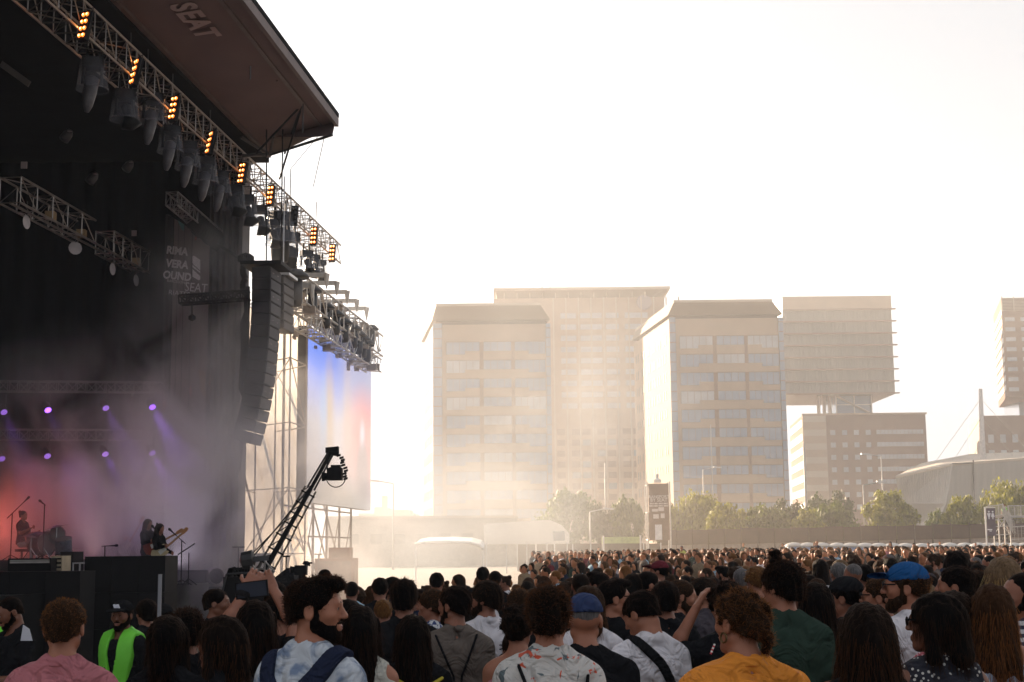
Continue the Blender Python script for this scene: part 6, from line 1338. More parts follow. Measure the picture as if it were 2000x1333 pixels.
    # black equipment heap right of the wedges
    t = thing('equipment_trolley', P(470, 1140, 31) * (1, 1, 0), 'long black equipment trolley with a rail and covered gear, left of the crane base', 'trolley'); a, c = P(436, 1125, 31), P(522, 1125, 31); z = zat(480, 1127, 31); b = MB(); b.box((a[0], 31, -.4), (c[0], 32, z)); b.build('body', M_case, t); b = MB(); b.path([(a[0], 30.95, z - .3), (a[0] + .08, 30.95, z + .06), (c[0], 30.95, z + .1)], .025); b.build('rail', M_dark, t)
    b = MB(); rs = np.random.RandomState(1)
    for k in range(10): b.lathe(P(456 + k * 5.5, 1119 - 3 * rs.rand(), 31.4), [(0, .12), (.13, .06), (.15, -.12), (0, -.14)], 6, (rs.uniform(-.5, .5), 0, 1))
    b.build('covered_gear', M_blk2, t)
    t = thing('control_cabinet', P(490, 1100, 37) * (1, 1, 0), 'grey cabinet beyond the equipment trolley by the wing edge', 'cabinet'); a, c = P(462, 1080, 38.5), P(518, 1080, 38.5); b = MB(); b.box((a[0], 38.5, -.3), (c[0], 39.5, zat(490, 1081, 38.5))); b.build('housing', mat('cabinet_grey', (.22, .21, .21), .7), t); b = MB(); b.box((a[0] + .1, 38.47, .6), (c[0] - .1, 38.497, 1.5)); b.build('door', M_dark, t)
    for px, py, w_, Y, lab in ((466, 1069, 24, 37, 'thin T-shaped stand beside the wing edge'), (559, 1087, 14, 33, 'thin antenna stand right of the camera crane'), (622, 1083, 15, 40, 'short T-bar stand left of the brown speaker stack')):
        c = P(px, py, Y); t = thing('thin_stand', (c[0], Y, 0), lab, 'stand'); b = MB(); b.tube((c[0], Y, 0), c, .018); b.build('pole', M_black, t); b = MB(); b.tube(c + (-w_ / 2 / F * Y, 0, 0), c + (w_ / 2 / F * Y, 0, 0), .022); b.build('crossbar', M_black, t)
    # brown speaker stack
    M_ply = mat('brown_speaker_wood', (.20, .095, .045), .8, var=.2, scale=3)
    t = thing('speaker_stack', P(653, 1120, 40) * (1, 1, 0), 'square brown speaker cabinet topped by a smaller one, at the foot of the video screen', 'loudspeaker'); a, c = P(615, 1100, 40), P(692, 1100, 40); z = zat(650, 1091, 40); b = MB(); b.box((a[0], 40, 0), (c[0], 41, z)); b.build('lower_cabinet', M_ply, t); a2, c2 = P(640, 1080, 40), P(682, 1080, 40); b = MB(); b.box((a2[0], 40.2, z + .003), (c2[0], 40.9, zat(650, 1070, 40))); b.build('upper_cabinet', M_ply, t)
    b = MB(); b.box((a[0] + .08, 39.97, z - .85), (c[0] - .08, 39.997, z - .08)); b.build('grille', mat('brown_grille', (.16, .105, .07), .8, var=.3, scale=8), t)
band()

def crane():
    Y = 27.; t = thing('camera_crane', P(510, 1130, Y) * (1, 1, 0), 'long black camera crane with trussed arm rising to the right and camera on its tip', 'camera crane')
    q = lambda px, py, dy=0: P(px, py, Y + dy)
    M_arm = mat('crane_grey', (.10, .095, .10), .35, .7, var=.15)
    # arm: main beam pair and outrigger tubes, three telescoping sections
    for k, (a, c, w_) in enumerate((((500, 1145), (562, 1035), .10), ((562, 1035), (607, 955), .085), ((607, 955), (649, 880), .07))):
        b = MB(); A, B = q(*a), q(*c); d = B - A; d /= np.linalg.norm(d); u = np.cross(d, (0, 1, 0)); u /= np.linalg.norm(u)
        b.obox((A + B) / 2, (B - A) / 2, u * w_ * .42, (0, w_ * .6, 0)); b.build('arm_section', M_black, t)
        b = MB(); wo = (.15, .125, .07)[k]
        for s_ in (-1, 1): b.tube(A + u * s_ * wo, B + u * s_ * (wo * .9 if k < 2 else .05), .019 if k < 2 else .02)
        b.build('side_tube', M_alu if k < 2 else M_arm, t)
        if k < 2:
            b = MB()
            for j in range(4): c0 = A + (B - A) * (j + .5) / 4; b.obox(c0, u * (wo + .015), d * .014, (0, .03, 0)); b.tube(c0 + u * wo, c0 + (B - A) / 4 - u * wo * .1, .01)
            b.build('bracket', M_black, t)
    b = MB(); b.tube(q(484, 1100), q(606, 952), .015); b.tube(q(470, 1105), q(553, 1020), .012); b.build('stay_rod', M_arm, t)
    b = MB()
    for (x0, y0, x1, y1) in ((490, 1100, 488, 1150), (517, 1096, 516, 1155), (490, 1112, 517, 1112), (488, 1150, 512, 1098), (490, 1100, 530, 1150), (534, 1110, 516, 1148), (517, 1096, 537, 1118), (506, 1150, 527, 1104)): b.tube(q(x0, y0, -.1), q(x1, y1, -.1), .018)
    b.build('pivot_frame', M_alu, t)
    b = MB(); b.box(q(480, 1150) * (1, 1, 0) + (0, -.3, 0), q(530, 1148) + (0, .6, 0)); b.build('dolly', M_case, t)
    b = MB(); b.lathe(q(484, 1094), [(0, -.16), (.16, -.1), (.18, .1), (0, .16)], 10, (1, 0, .15)); b.obox(q(505, 1092), (.2, 0, .02), (0, .1, 0), (0, 0, .05)); b.build('counterweight', M_dark, t)
    # tip: sheave, chain of links, camera head
    b = MB(); b.obox(q(649, 879), (.12, 0, .01), (0, .08, 0), (0, 0, .05)); b.lathe(q(655, 884), [(.0, -.05), (.07, -.04), (.07, .04), (0, .05)], 12, (0, 1, 0)); b.build('arm_tip', M_black, t)
    b = MB(); lk = [(656, 884), (663, 890), (668, 899), (672, 909), (674, 920), (675, 931), (672, 940)]
    for i in range(len(lk) - 1):
        for s_ in (0, .5): x = lk[i][0] + (lk[i + 1][0] - lk[i][0]) * s_; y = lk[i][1] + (lk[i + 1][1] - lk[i][1]) * s_; c = q(x, y); b.obox(c + (.015 * (-1) ** int(s_ * 2 + i), 0, 0), (.035, 0, .01), (0, .05, 0), (0, 0, .018))
    b.build('cable_chain', M_black, t)
    t2 = thing('broadcast_camera', q(655, 928), 'black broadcast camera slung under the crane tip', 'camera'); b = MB(); c = q(656, 925); b.box(c + (-.15, -.12, -.13), c + (.12, .12, .10)); b.build('body', M_case, t2); b = MB(); c = q(638, 931); b.lathe(c, [(0.06, -.10), (.07, .02), (.085, .04), (.085, .09), (0, .09)], 12, (-1, -.2, -.05)); b.build('lens', M_black, t2, smooth=True); b = MB(); b.box(q(655, 914) + (-.08, -.06, -.03), q(655, 914) + (.10, .06, .05)); b.build('viewfinder', M_case, t2)
    b = MB(); pts = [q(656 + 20 * math.sin(a), 934 - 19 * math.cos(a)) for a in np.linspace(-2.4, 2.4 - 4.8 + 7.0, 20)]; 
    b.path([q(656 + 19.5 * math.cos(a), 930 + 22 * math.sin(a)) for a in np.linspace(-.35, 3.0, 18)], .010, n=5); b.build('cable_loop', M_black, t2)
    b = MB(); b.path([q(646, 888), q(640, 900), q(639, 915), q(640, 925)], .014); b.path([q(640, 918), q(646, 914), q(650, 922)], .018); b.build('hanger_bracket', M_black, t2)
crane()

def camera_crew():
    Y = 27.; c = P(592, 1112, Y); t = thing('tripod_camera', c * (1, 1, 0), 'black broadcast camera on a pedestal with a hooded viewfinder, right of the crane', 'camera'); b = MB(); b.obox(P(588, 1114, Y), (.11, 0, 0), (0, .1, 0), (0, 0, .09)); b.obox(P(580, 1107, Y), (.035, 0, 0), (0, .05, 0), (0, 0, .02)); b.build('body', M_case, t); b = MB(); b.lathe(P(599, 1101, Y), [(0, .05), (.06, .03), (.08, -.03), (0, -.04)], 8, (.3, 0, 1)); b.obox(P(602, 1100, Y), (.07, 0, .0), (0, .05, 0), (0, 0, .015)); b.build('viewfinder_hood', M_black, t); b = MB(); b.tube(P(590, 1122, Y), (c[0], Y, 0), .07); b.build('pedestal', M_case, t); b = MB(); b.lathe(P(573, 1113, Y), [(.05, -.05), (.07, .06), (0, .06)], 10, (-1, -.3, 0)); b.build('lens', M_black, t)
    t = thing('covered_case', P(560, 1130, 28) * (1, 1, 0), 'dark slanted covered crate between the crane and the tripod camera', 'crate'); b = MB(); p = [P(x, y, 28) for x, y in ((537, 1128), (560, 1110), (572, 1112), (576, 1138), (537, 1138))]; b.prism(p, (0, .6, 0)); b.build('cover', M_blkw, t); b = MB(); a, c2 = P(537, 1138, 28), P(600, 1138, 28); b.box((a[0], 28, -.3), (c2[0], 28.6, a[2] - .003)); b.build('crate', M_case, t)
camera_crew()
# ================================================================ the audience
C_w = cloth('white', (.68, .64, .67)); C_g = cloth('green', (.03, .05, .038)); C_mus = cloth('mustard', (.74, .26, .04)); C_pink = cloth('pink', (.44, .155, .175)); C_greyol = cloth('grey_olive', (.13, .105, .09)); C_navy = cloth('navy', (.02, .025, .05)); C_lb = cloth('light_blue', (.30, .45, .56)); C_capb = cloth('cap_blue', (.012, .075, .22)); C_capn = cloth('cap_navy', (.03, .045, .11)); C_den = cloth('denim', (.09, .16, .25)); C_ldn = cloth('light_denim', (.22, .42, .52)); C_cream = cloth('cream', (.52, .50, .44)); C_hv = mat('high_vis', (.16, .62, .04), .6, var=.06, bump=.4, bscale=18, emis=None); C_char = cloth('charcoal', (.035, .035, .04)); C_mar = cloth('maroon', (.14, .02, .03))
P_tie = pattern('tie_dye', (.50, .53, .58), 'noise', [(.16, .21, .31)], 9, .46); P_floral = pattern('floral', (.56, .53, .50), 'floral', [(.10, .13, .14), (.62, .10, .05)], 11, .61); P_dot = pattern('polka', (.012, .012, .022), 'dots', [(.55, .53, .5)], 40, .24); P_reddot = pattern('red_dot', (.32, .06, .08), 'dots', [(.6, .5, .5)], 90, .3); P_stripe = pattern('stripe', (.60, .58, .60), 'stripe', [(.015, .02, .05)], 26, .48); P_sun = pattern('sunflower', (.36, .44, .58), 'floral', [(.45, .26, .03), (.06, .05, .07)], 13, .62); P_pinkp = pattern('pink_print', (.42, .14, .20), 'noise', [(.65, .45, .5)], 60, .5); P_check = pattern('gingham', (.6, .6, .62), 'check', [(.04, .06, .16)], 34); P_past = pattern('pastel', (.62, .60, .62), 'noise', [(.6, .35, .45), (.45, .55, .3)], 5, .52); P_bw = pattern('black_white', (.60, .58, .60), 'floral', [(.015, .015, .02)], 12, .60)
FW = dict(group='festivalgoers in the audience')
HEROES = []
def hero(key, px, py, d, label, **k):
    p = P(px, py, d); HEROES.append((key, px, py, d, p[0])); a = dict(h=.0065 if d < 9 else (.009 if d < 12.5 else .012), lod=0 if d < 12.5 else 1); a.update(FW); a.update(k)
    if d >= 9 and 'strand' not in a: a['strand'] = 700 if d < 12.5 else 250
    return person(label, p[0], d, p[2], **a)
def bandstrap(lines, w_=.05, m_=M_blk, name='bag_strap', side=-1, g=.034): return lambda t, v, zm, Rm, hh, wd, fem: straps(t, zm, lines, w_, m_, name, side, wd, fem, max(hh, .007), g)
def both(*fs):
    def f(*a): [g(*a) for g in fs]
    return f
def vest(t, v, zm, Rm, hh, wd, fem):
    for side in (1, -1):
        for q in (-1, 1): straps(t, zm, [[(q * .10, 1.50), (q * (.105 if side > 0 else .07), 1.30), (q * (.062 if side > 0 else .07), 1.08), (q * (.06 if side > 0 else .07), .95)]], .115 if side > 0 else .16, C_hv, 'high_vis_vest', side, wd, fem, hh, .040)
def earring(t, v, zm, Rm, hh, wd, fem):
    b = MB(); 
    pts = [np.array([-.083, .004 + .016 * math.sin(a), 1.578 + .018 * math.cos(a)]) for a in np.linspace(0, 2 * math.pi, 13)]; b.path(pts, .004, n=6); mbpart(t, b, 'earring', mat('dark_brass', (.14, .09, .04), .35, .8), zm, Rm)
def hair_tuft(c, r, col_='dark', n=8):
    def f(t, v, zm, Rm, hh, wd, fem):
        q = Vol(np.array(c) - r * 2.2, np.array(c) + r * 2.2, hh); q.frame(Rm, NECK); cc = q.w(c) - np.array(c); q.x, q.y, q.z = q.x + cc[0], q.y + cc[1], q.z + cc[2]; rs = np.random.RandomState(5)
        for k in range(n): q.ell(np.array(c) + rs.normal(0, r * .45, 3), (r * .6,) * 3, .012)
        q.rough(.004, (120, 120, 120), 2); m_ = q.mesh(); o = mesh_obj('hair_bun', m_, hairmat('hair_' + col_, HAIR[col_][0]), t, zm); strands(*m_, 'curly', 260, 4, col_, o, zm, .03)
    return f
K = hero
K('the bearded man in tie-dye', 612, 1121, 5.6, 'bearded man in profile facing right, grey tie-dye shirt with dark bag straps', yaw=-22, hy=-72, hp=2, skin='fair', hair='quiff', hcol='black', beard='full', tmat=P_tie, top='tee', s=1.02, extra=bandstrap([[(-.14, 1.45), (-.13, 1.38), (-.04, 1.26), (-.03, 1.0)], [(.13, 1.47), (.09, 1.40), (-.03, 1.26)]], .07, C_navy), strand=2600)
K('the man in the pink shirt', 128, 1169, 6.2, 'short-haired man in a dusty pink shirt seen from behind, front left corner', yaw=-3, hy=5, skin='fair', hair='short', hcol='brown', top='shirt', collar=True, tmat=C_pink, wd=1.12, strand=2200, extra=bandstrap([[(-.17, 1.335), (0, 1.33), (.17, 1.335)]], .006, cloth('pink_seam', (.28, .12, .14)), 'yoke_seam', g=.020))
K('the crew man with papers', 30, 1162, 11.5, 'crew man in black T-shirt looking down at papers, far left', yaw=140, hy=-10, hp=24, skin='tan', hair='crop', hcol='black', beard='short', tmat=M_blk, arms=(((-.24, .06, 1.10), (-.06, .27, 1.12)), ((.25, .04, 1.11), (.10, .26, 1.14))), curl=(.8, .8), group='crew in the pit')
K('the guard in the black cap', 240, 1173, 12.3, 'steward in black cap with white emblem and bright green high-visibility vest', yaw=160, hy=8, hp=6, skin='tan', hair='short', hcol='black', beard='full', tmat=M_blk, cap={'m': M_blk}, extra=both(vest, bandstrap([[(.045, 1.17), (.06, 1.20), (.075, 1.175), (.11, 1.172)]], .018, M_blk, 'vest_print', 1, g=.047)), group='crew in the pit', lod=0, h=.008, wd=1.06)
K('the guard behind the pole', 316, 1180, 14, 'steward with white cap mark and green vest half hidden behind the grey pole', yaw=150, hy=-10, skin='tan', hair='short', hcol='black', tmat=M_blk, cap={'m': M_blk}, extra=vest, group='crew in the pit')
K('the dark steward', 286, 1169, 13.2, 'dark-clothed steward turned away beside the pole, green piping on the jacket', yaw=40, hair='medium', hcol='black', top='jacket', tmat=M_blk, extra=bandstrap([[(-.16, 1.42), (-.17, 1.2), (-.16, .98)], [(-.1, 1.24), (.1, 1.24)], [(-.1, 1.12), (.1, 1.12)]], .035, mat('dim_green', (.10, .35, .04), .7), 'vest_piping'), group='crew in the pit')
K('the guard at the left edge', -6, 1172, 13, 'green-vested steward cut off by the left edge of the photo', yaw=150, skin='tan', hair='short', hcol='black', tmat=M_blk, extra=vest, group='crew in the pit')
K('the woman filming', 500, 1174, 7., 'long-haired woman raising a phone in both hands to film the stage', s=.95, yaw=4, fem=1, skin='mid', hair='long', hcol='black', tmat=M_blk, arms=(((-.19, .20, 1.60), (-.085, .33, 1.80)), ((.18, .20, 1.62), (.055, .33, 1.80))), curl=(.6, .6), pn=((0, 1, .1), (0, 1, .1)), extra=None, strand=2400)
K('the blond-streaked woman', 434, 1206, 6.2, 'dark-haired woman with a golden lock, black jacket with blue edging', s=.92, yaw=35, hy=30, fem=1, hair='bob', hcol='dark', top='jacket', tmat=M_blk, extra=both(bandstrap([[(.02, 1.46), (.14, 1.40), (.24, 1.30)]], .03, C_den, 'blue_edging')), strand=1500)
K('the crew man with headset', 424, 1150, 12, 'crew member in black with a pale object by the ear, left of the raised phone', yaw=-70, hy=-20, skin='tan', hair='short', hcol='black', tmat=M_blk, group='crew in the pit')
K('the black hooded figure', 366, 1186, 7.6, 'black-haired figure in black seen from behind, left of the golden-locked woman', yaw=10, hair='medium', hcol='black', top='jacket', tmat=M_blk, s=.98)
K('the tall dark figure', 330, 1205, 6.6, 'short dark-haired person in charcoal, right below the grey pole', yaw=-10, hair='bob', hcol='black', top='jacket', tmat=M_blk, s=.9, fem=1)
K('the man behind the phone', 548, 1157, 8.2, 'dark-haired man in profile facing left, just left of the bearded man', yaw=20, hy=50, skin='mid', hair='short', hcol='black', tmat=M_blk, s=.98)
K('the woman in the cream top', 703, 1184, 7.3, 'woman with straight dark hair and sleeveless cream top, seen from behind', s=.95, yaw=-6, fem=1, skin='fair', hair='long', hcol='black', top='tank', tmat=C_cream, strand=2400, wd=.96)
K('the man in the light blue shirt', 687, 1135, 17, 'man in light blue shirt seen from behind by the brown speaker stack', yaw=5, hair='crop', hcol='black', top='long', collar=True, tmat=C_lb, wd=1.1, h=.01)
K('the man in the dark T-shirt', 790, 1129, 9.3, 'dark-haired man in black T-shirt seen from behind, right of the cream top', yaw=-4, hair='medium', hcol='black', tmat=M_blk, wd=1.1)
K('the person in gingham', 843, 1150, 10.8, 'brown-haired person facing left in blue gingham, beside the grey shirt', yaw=60, hy=20, fem=1, s=.95, skin='mid', hair='medium', hcol='brown', top='long', tmat=P_check)
K('the girl in black with yellow strap', 806, 1202, 7.6, 'dark-haired girl in black with a yellow strap, low before the grey shirt', yaw=10, fem=1, s=.90, hair='long', hcol='black', tmat=M_blk, extra=bandstrap([[(-.14, 1.42), (.02, 1.33), (.16, 1.40)]], .018, mat('yellow_strap', (.5, .4, .02), .6)))
K('the man in the grey shirt', 890, 1144, 8.9, 'man in grey-olive shirt with thin crossed black straps, face turned left', yaw=4, hy=48, skin='mid', hair='short', hcol='black', beard='short', top='long', collar=True, tmat=C_greyol, h=.0075, extra=bandstrap([[(-.125, 1.46), (-.02, 1.22), (.02, 1.0)], [(.125, 1.46), (.03, 1.22), (.02, 1.0)]], .013, M_blk), wd=1.06)
K('the man in the white printed tee', 951, 1133, 10., 'bearded man looking left, white T-shirt with black print on the back', yaw=2, hy=66, skin='mid', hair='medium', hcol='dark', beard='full', tmat=C_w, h=.0085, extra=both(*[bandstrap([[(.06 + .02 * i, 1.24 + .03 * j), (.10 + .015 * i, 1.27 + .02 * j), (.13, 1.22 + .03 * i)]], .012, M_blk, 'print', g=.019) for i, j in ((0, 0), (1, 2), (0, 3))]))
K('the woman with bare shoulders', 1012, 1182, 8.2, 'woman with bare shoulders and patterned pink top, dark hair pinned up', s=.94, yaw=-8, hy=-8, fem=1, skin='fair', hair='curly', hcol='black', top='off', tmat=P_pinkp, h=.007)
K('the brown-haired head', 1013, 1148, 11.8, 'person with rounded brown hair above the bare-shouldered woman', yaw=5, hair='medium', hcol='brown', tmat=M_blk)
K('the man in the floral shirt', 1072, 1141, 6., 'tall dark-haired man in white floral shirt with thin black straps, seen from behind', yaw=-6, hy=2, skin='fair', hair='medium', hcol='dark', top='shirt', collar=True, tmat=P_floral, extra=bandstrap([[(-.12, 1.44), (-.02, 1.22), (.02, 1.)], [(.16, 1.40), (.14, 1.2), (.06, 1.)]], .013, M_blk), strand=2600)
K('the man in the backwards cap', 1140, 1161, 7.1, 'shaven-necked man in navy cap and black T-shirt, right of the floral shirt', yaw=8, hy=-4, skin='fair', hair='bald', hcol='grey', tmat=M_blk, cap={'m': C_capn}, wd=1.18, s=1.03)
K('the brown-haired woman', 1148, 1146, 9., 'woman with full brown hair partly behind the navy cap', yaw=10, fem=1, hair='bob', hcol='brown', tmat=C_w)
K('the man in sunglasses', 1197, 1129, 9.4, 'man in black sunglasses facing right, dark T-shirt', yaw=-48, hy=-30, skin='fair', hair='quiff', hcol='black', tmat=M_blk, glasses=True, h=.007)
K('the man with the backpack', 1259, 1148, 7.9, 'man bending his head over, white T-shirt and diagonal black backpack strap', yaw=22, hy=28, hp=30, skin='fair', hair='short', hcol='black', tmat=C_w, arms=(((-.23, .02, 1.12), (-.10, .24, 1.13)), 'down'), extra=bandstrap([[(-.11, 1.48), (0, 1.36), (.10, 1.20), (.16, .98)]], .05, M_blk), lean=-4, wd=1.04)
K('the dark round head', 1298, 1133, 9.6, 'person with thick black hair directly behind the backpack wearer', yaw=5, hair='medium', hcol='black', tmat=M_blk)
K('the bearded man looking right', 1326, 1132, 10.6, 'ginger-bearded man in profile facing right, behind the thick black hair', yaw=-75, hy=-15, hp=10, skin='fair', hair='short', hcol='brown', beard='full', tmat=M_blk)
K('the man with the drink', 1370, 1127, 11.3, 'dark-haired man facing left with beard and raised hand at the chest', yaw=60, hy=25, skin='fair', hair='medium', hcol='dark', beard='full', tmat=C_char, arms=('down', 'mouth'))
K('the man with hand on head', 1421, 1137, 8., 'man in black raising his arm with hand on his hair', yaw=8, hy=15, skin='fair', hair='curly', hcol='black', tmat=M_blk, arms=(((-.30, .06, 1.40), (-.165, .06, 1.63)), 'down'), curl=(.7, .5), pn=((1, 0, -.3), None), h=.007)
K('the curly woman in mustard', 1446, 1153, 5.4, 'curly-haired woman in mustard shirt with hoop earring, head turned left', yaw=12, hy=22, fem=0, skin='fair', hair='up', hcol='brown', top='shirt', collar=True, tmat=C_mus, wd=1.22, s=.98, extra=both(earring, bandstrap([[(-.17, 1.30), (0, 1.295), (.17, 1.30)]], .005, cloth('mustard_seam', (.36, .16, .03)), 'yoke_seam', g=.020), hair_tuft((.055, -.085, 1.555), .028, 'brown', 6)), strand=2600, h=.006)
K('the man in the green T-shirt', 1528, 1093, 7.2, 'tall man in dark green T-shirt with tufted curly dark hair, looking left', yaw=-6, hy=46, skin='fair', hair='medium', hcol='black', tmat=C_g, glasses=False, extra=hair_tuft((0, .03, 1.765), .028, 'black'), wd=1.05, strand=2000)
K('the woman behind the green T-shirt', 1592, 1139, 8., 'long dark-haired woman right behind the green T-shirt', yaw=-5, fem=1, hair='long', hcol='black', tmat=M_blk, s=.96)
K('the man in the white-fronted cap', 1650, 1128, 8.6, 'man in black cap with white front panel worn backwards', yaw=20, hy=40, skin='mid', hair='short', hcol='black', tmat=M_blk, cap={'m': M_blk, 'bm': C_w}, s=1.)
K('the woman with heavy dark hair', 1690, 1180, 5.1, 'woman with heavy dark auburn-edged hair, light denim sleeve, front right', yaw=-4, fem=1, hair='long', hcol='dark', top='jacket', tmat=M_blk, s=.98, strand=3000, extra=bandstrap([[(.10, 1.34), (.2, 1.24), (.24, 1.1)]], .11, C_ldn, 'denim_panel'), wd=1.05)
K('the woman in sunglasses with hair back', 1717, 1124, 8.4, 'pale woman in sunglasses facing left with brown hair tied back', yaw=45, hy=22, fem=1, skin='fair', hair='bun', hcol='brown', glasses=True, top='scoop', tmat=M_blk, s=.96, h=.0065)
K('the man in the blue cap', 1768, 1100, 7.5, 'bearded man in bright blue cap, sunglasses and white T-shirt, facing left', yaw=32, hy=42, skin='fair', hair='short', hcol='brown', beard='full', glasses=True, tmat=C_w, cap={'m': C_capb}, s=1.03)
K('the woman in polka dots', 1826, 1161, 6., 'woman in sunglasses with bobbed black hair and sleeveless polka-dot top', yaw=12, hy=50, fem=1, skin='tan', hair='bob', hcol='black', glasses=True, top='tank', tmat=P_dot, s=.97, strand=2400)
K('the woman in red dots', 1862, 1156, 6.9, 'long dark-haired woman in red dotted top just right of the polka dots', yaw=-5, fem=1, skin='fair', hair='long', hcol='dark', top='scoop', tmat=P_reddot, s=.97)
K('the man in the pastel tee', 1866, 1105, 8.6, 'short-haired man in pastel tie-dye T-shirt looking left, behind the polka dots', yaw=25, hy=40, skin='fair', hair='short', hcol='black', tmat=P_past)
K('the dark-haired neighbour', 1906, 1113, 9.6, 'rounded dark-haired person right of the pastel T-shirt', yaw=0, hair='medium', hcol='dark', tmat=M_blk)
K('the blond woman', 1957, 1090, 8.2, 'woman with long straight blond-streaked hair seen from behind', yaw=-3, fem=1, hair='long', hcol='blond', tmat=M_blk, s=1.0, strand=2600)
K('the woman in the sunflower dress', 1935, 1143, 6.8, 'woman with long wavy auburn hair, bare shoulder and sunflower-print dress', yaw=0, hy=-10, fem=1, skin='fair', hair='long', hcol='auburn', top='off', tmat=P_sun, s=.97, strand=3000, pants=P_sun)
K('the man in the striped T-shirt', 1996, 1116, 7.4, 'man with moustache in navy and white striped T-shirt at the right edge', yaw=42, hy=45, skin='mid', hair='crop', hcol='black', beard='short', tmat=P_stripe, s=1.)
K('the tall curly head', 1866, 1074, 13, 'tall person with springy black curls sticking out above the crowd', yaw=10, hair='afro', hcol='black', tmat=M_blk, s=1.02)
K('the maroon cap', 1287, 1096, 17, 'man in maroon cap facing left, before the hazy crowd', yaw=40, hy=30, hair='short', hcol='black', tmat=M_blk, cap={'m': C_mar}, s=1.02)
K('the big-haired woman', 1476, 1104, 13.6, 'woman with big curly rim-lit hair and bare shoulder, left of the green T-shirt', yaw=25, fem=1, skin='fair', hair='afro', hcol='ginger', top='off', tmat=M_blk, s=.97)  # ginger hair colour carries the orange rim light
K('the grey-haired man', 1447, 1109, 14, 'grey-haired man in white T-shirt seen from behind', yaw=10, hair='crop', hcol='grey', tmat=C_w)
K('the bald man', 1665, 1099, 14, 'bald man in dark top with a bright green strap', yaw=20, skin='mid', hair='bald', hcol='grey', tmat=M_blk, extra=bandstrap([[(-.05, 1.46), (.15, 1.3)]], .02, mat('green_strap', (.03, .5, .15), .6)))
K('the greying man', 1637, 1099, 15, 'man with dark greying hair left of the bald man', yaw=15, hair='short', hcol='grey', tmat=M_blk)
K('the dark head beside the bald man', 1688, 1102, 14.3, 'black-haired man immediately right of the bald man', yaw=12, hair='short', hcol='black', tmat=M_blk)
K('the buzz-cut man', 1134, 1119, 13, 'man with buzz cut thinning at the crown, above the navy cap', yaw=0, skin='mid', hair='crop', hcol='dark', tmat=M_blk)
K('the quiffed man', 1168, 1115, 13.2, 'man with dark quiff turned left, above the sunglasses wearer', yaw=25, hy=40, skin='mid', hair='quiff', hcol='black', tmat=M_blk)
K('the smiling man', 1266, 1116, 12.6, 'smiling dark-haired man turned right, above the backpack wearer', yaw=-45, hy=-30, skin='fair', hair='short', hcol='black', tmat=M_blk)
K('the dark head left of the smiling man', 1236, 1119, 12.6, 'rounded black-haired head left of the smiling man', yaw=10, hair='medium', hcol='black', tmat=M_blk)
K('the tall head at the smoke edge', 943, 1107, 19, 'black-haired head sticking up highest against the smoke', yaw=0, hair='short', hcol='black', tmat=M_blk)
K('the narrow head against the smoke', 967, 1114, 18, 'narrow dark head just right of the highest one against the smoke', yaw=0, hair='crop', hcol='black', tmat=M_blk)
K('the head before the marquee', 853, 1118, 17, 'dark head with rim light outlined against the smoke, above the gingham', yaw=0, hair='short', hcol='black', tmat=M_blk)
K('the man at the stack', 636, 1112, 24, 'man in dark clothes in profile before the brown speaker stack', yaw=-60, hair='short', hcol='black', tmat=M_blk)
K('the drummer-side crewman', 536, 1135, 13, 'grey-shirted crewman bending behind the crane base', yaw=-30, hp=20, hair='medium', hcol='black', tmat=cloth('grey', (.16, .15, .15)), group='crew in the pit')
K('the dark curls at the left', 742, 1128, 15, 'dark-haired festivalgoer at the left end of the crowd, right of the speaker stack', yaw=10, hair='short', hcol='black', tmat=M_blk)
K('the man facing right near the screen', 768, 1126, 16, 'dark-haired man with cap-like hair near the left end of the crowd', yaw=-30, hy=-20, hair='medium', hcol='black', tmat=C_char)

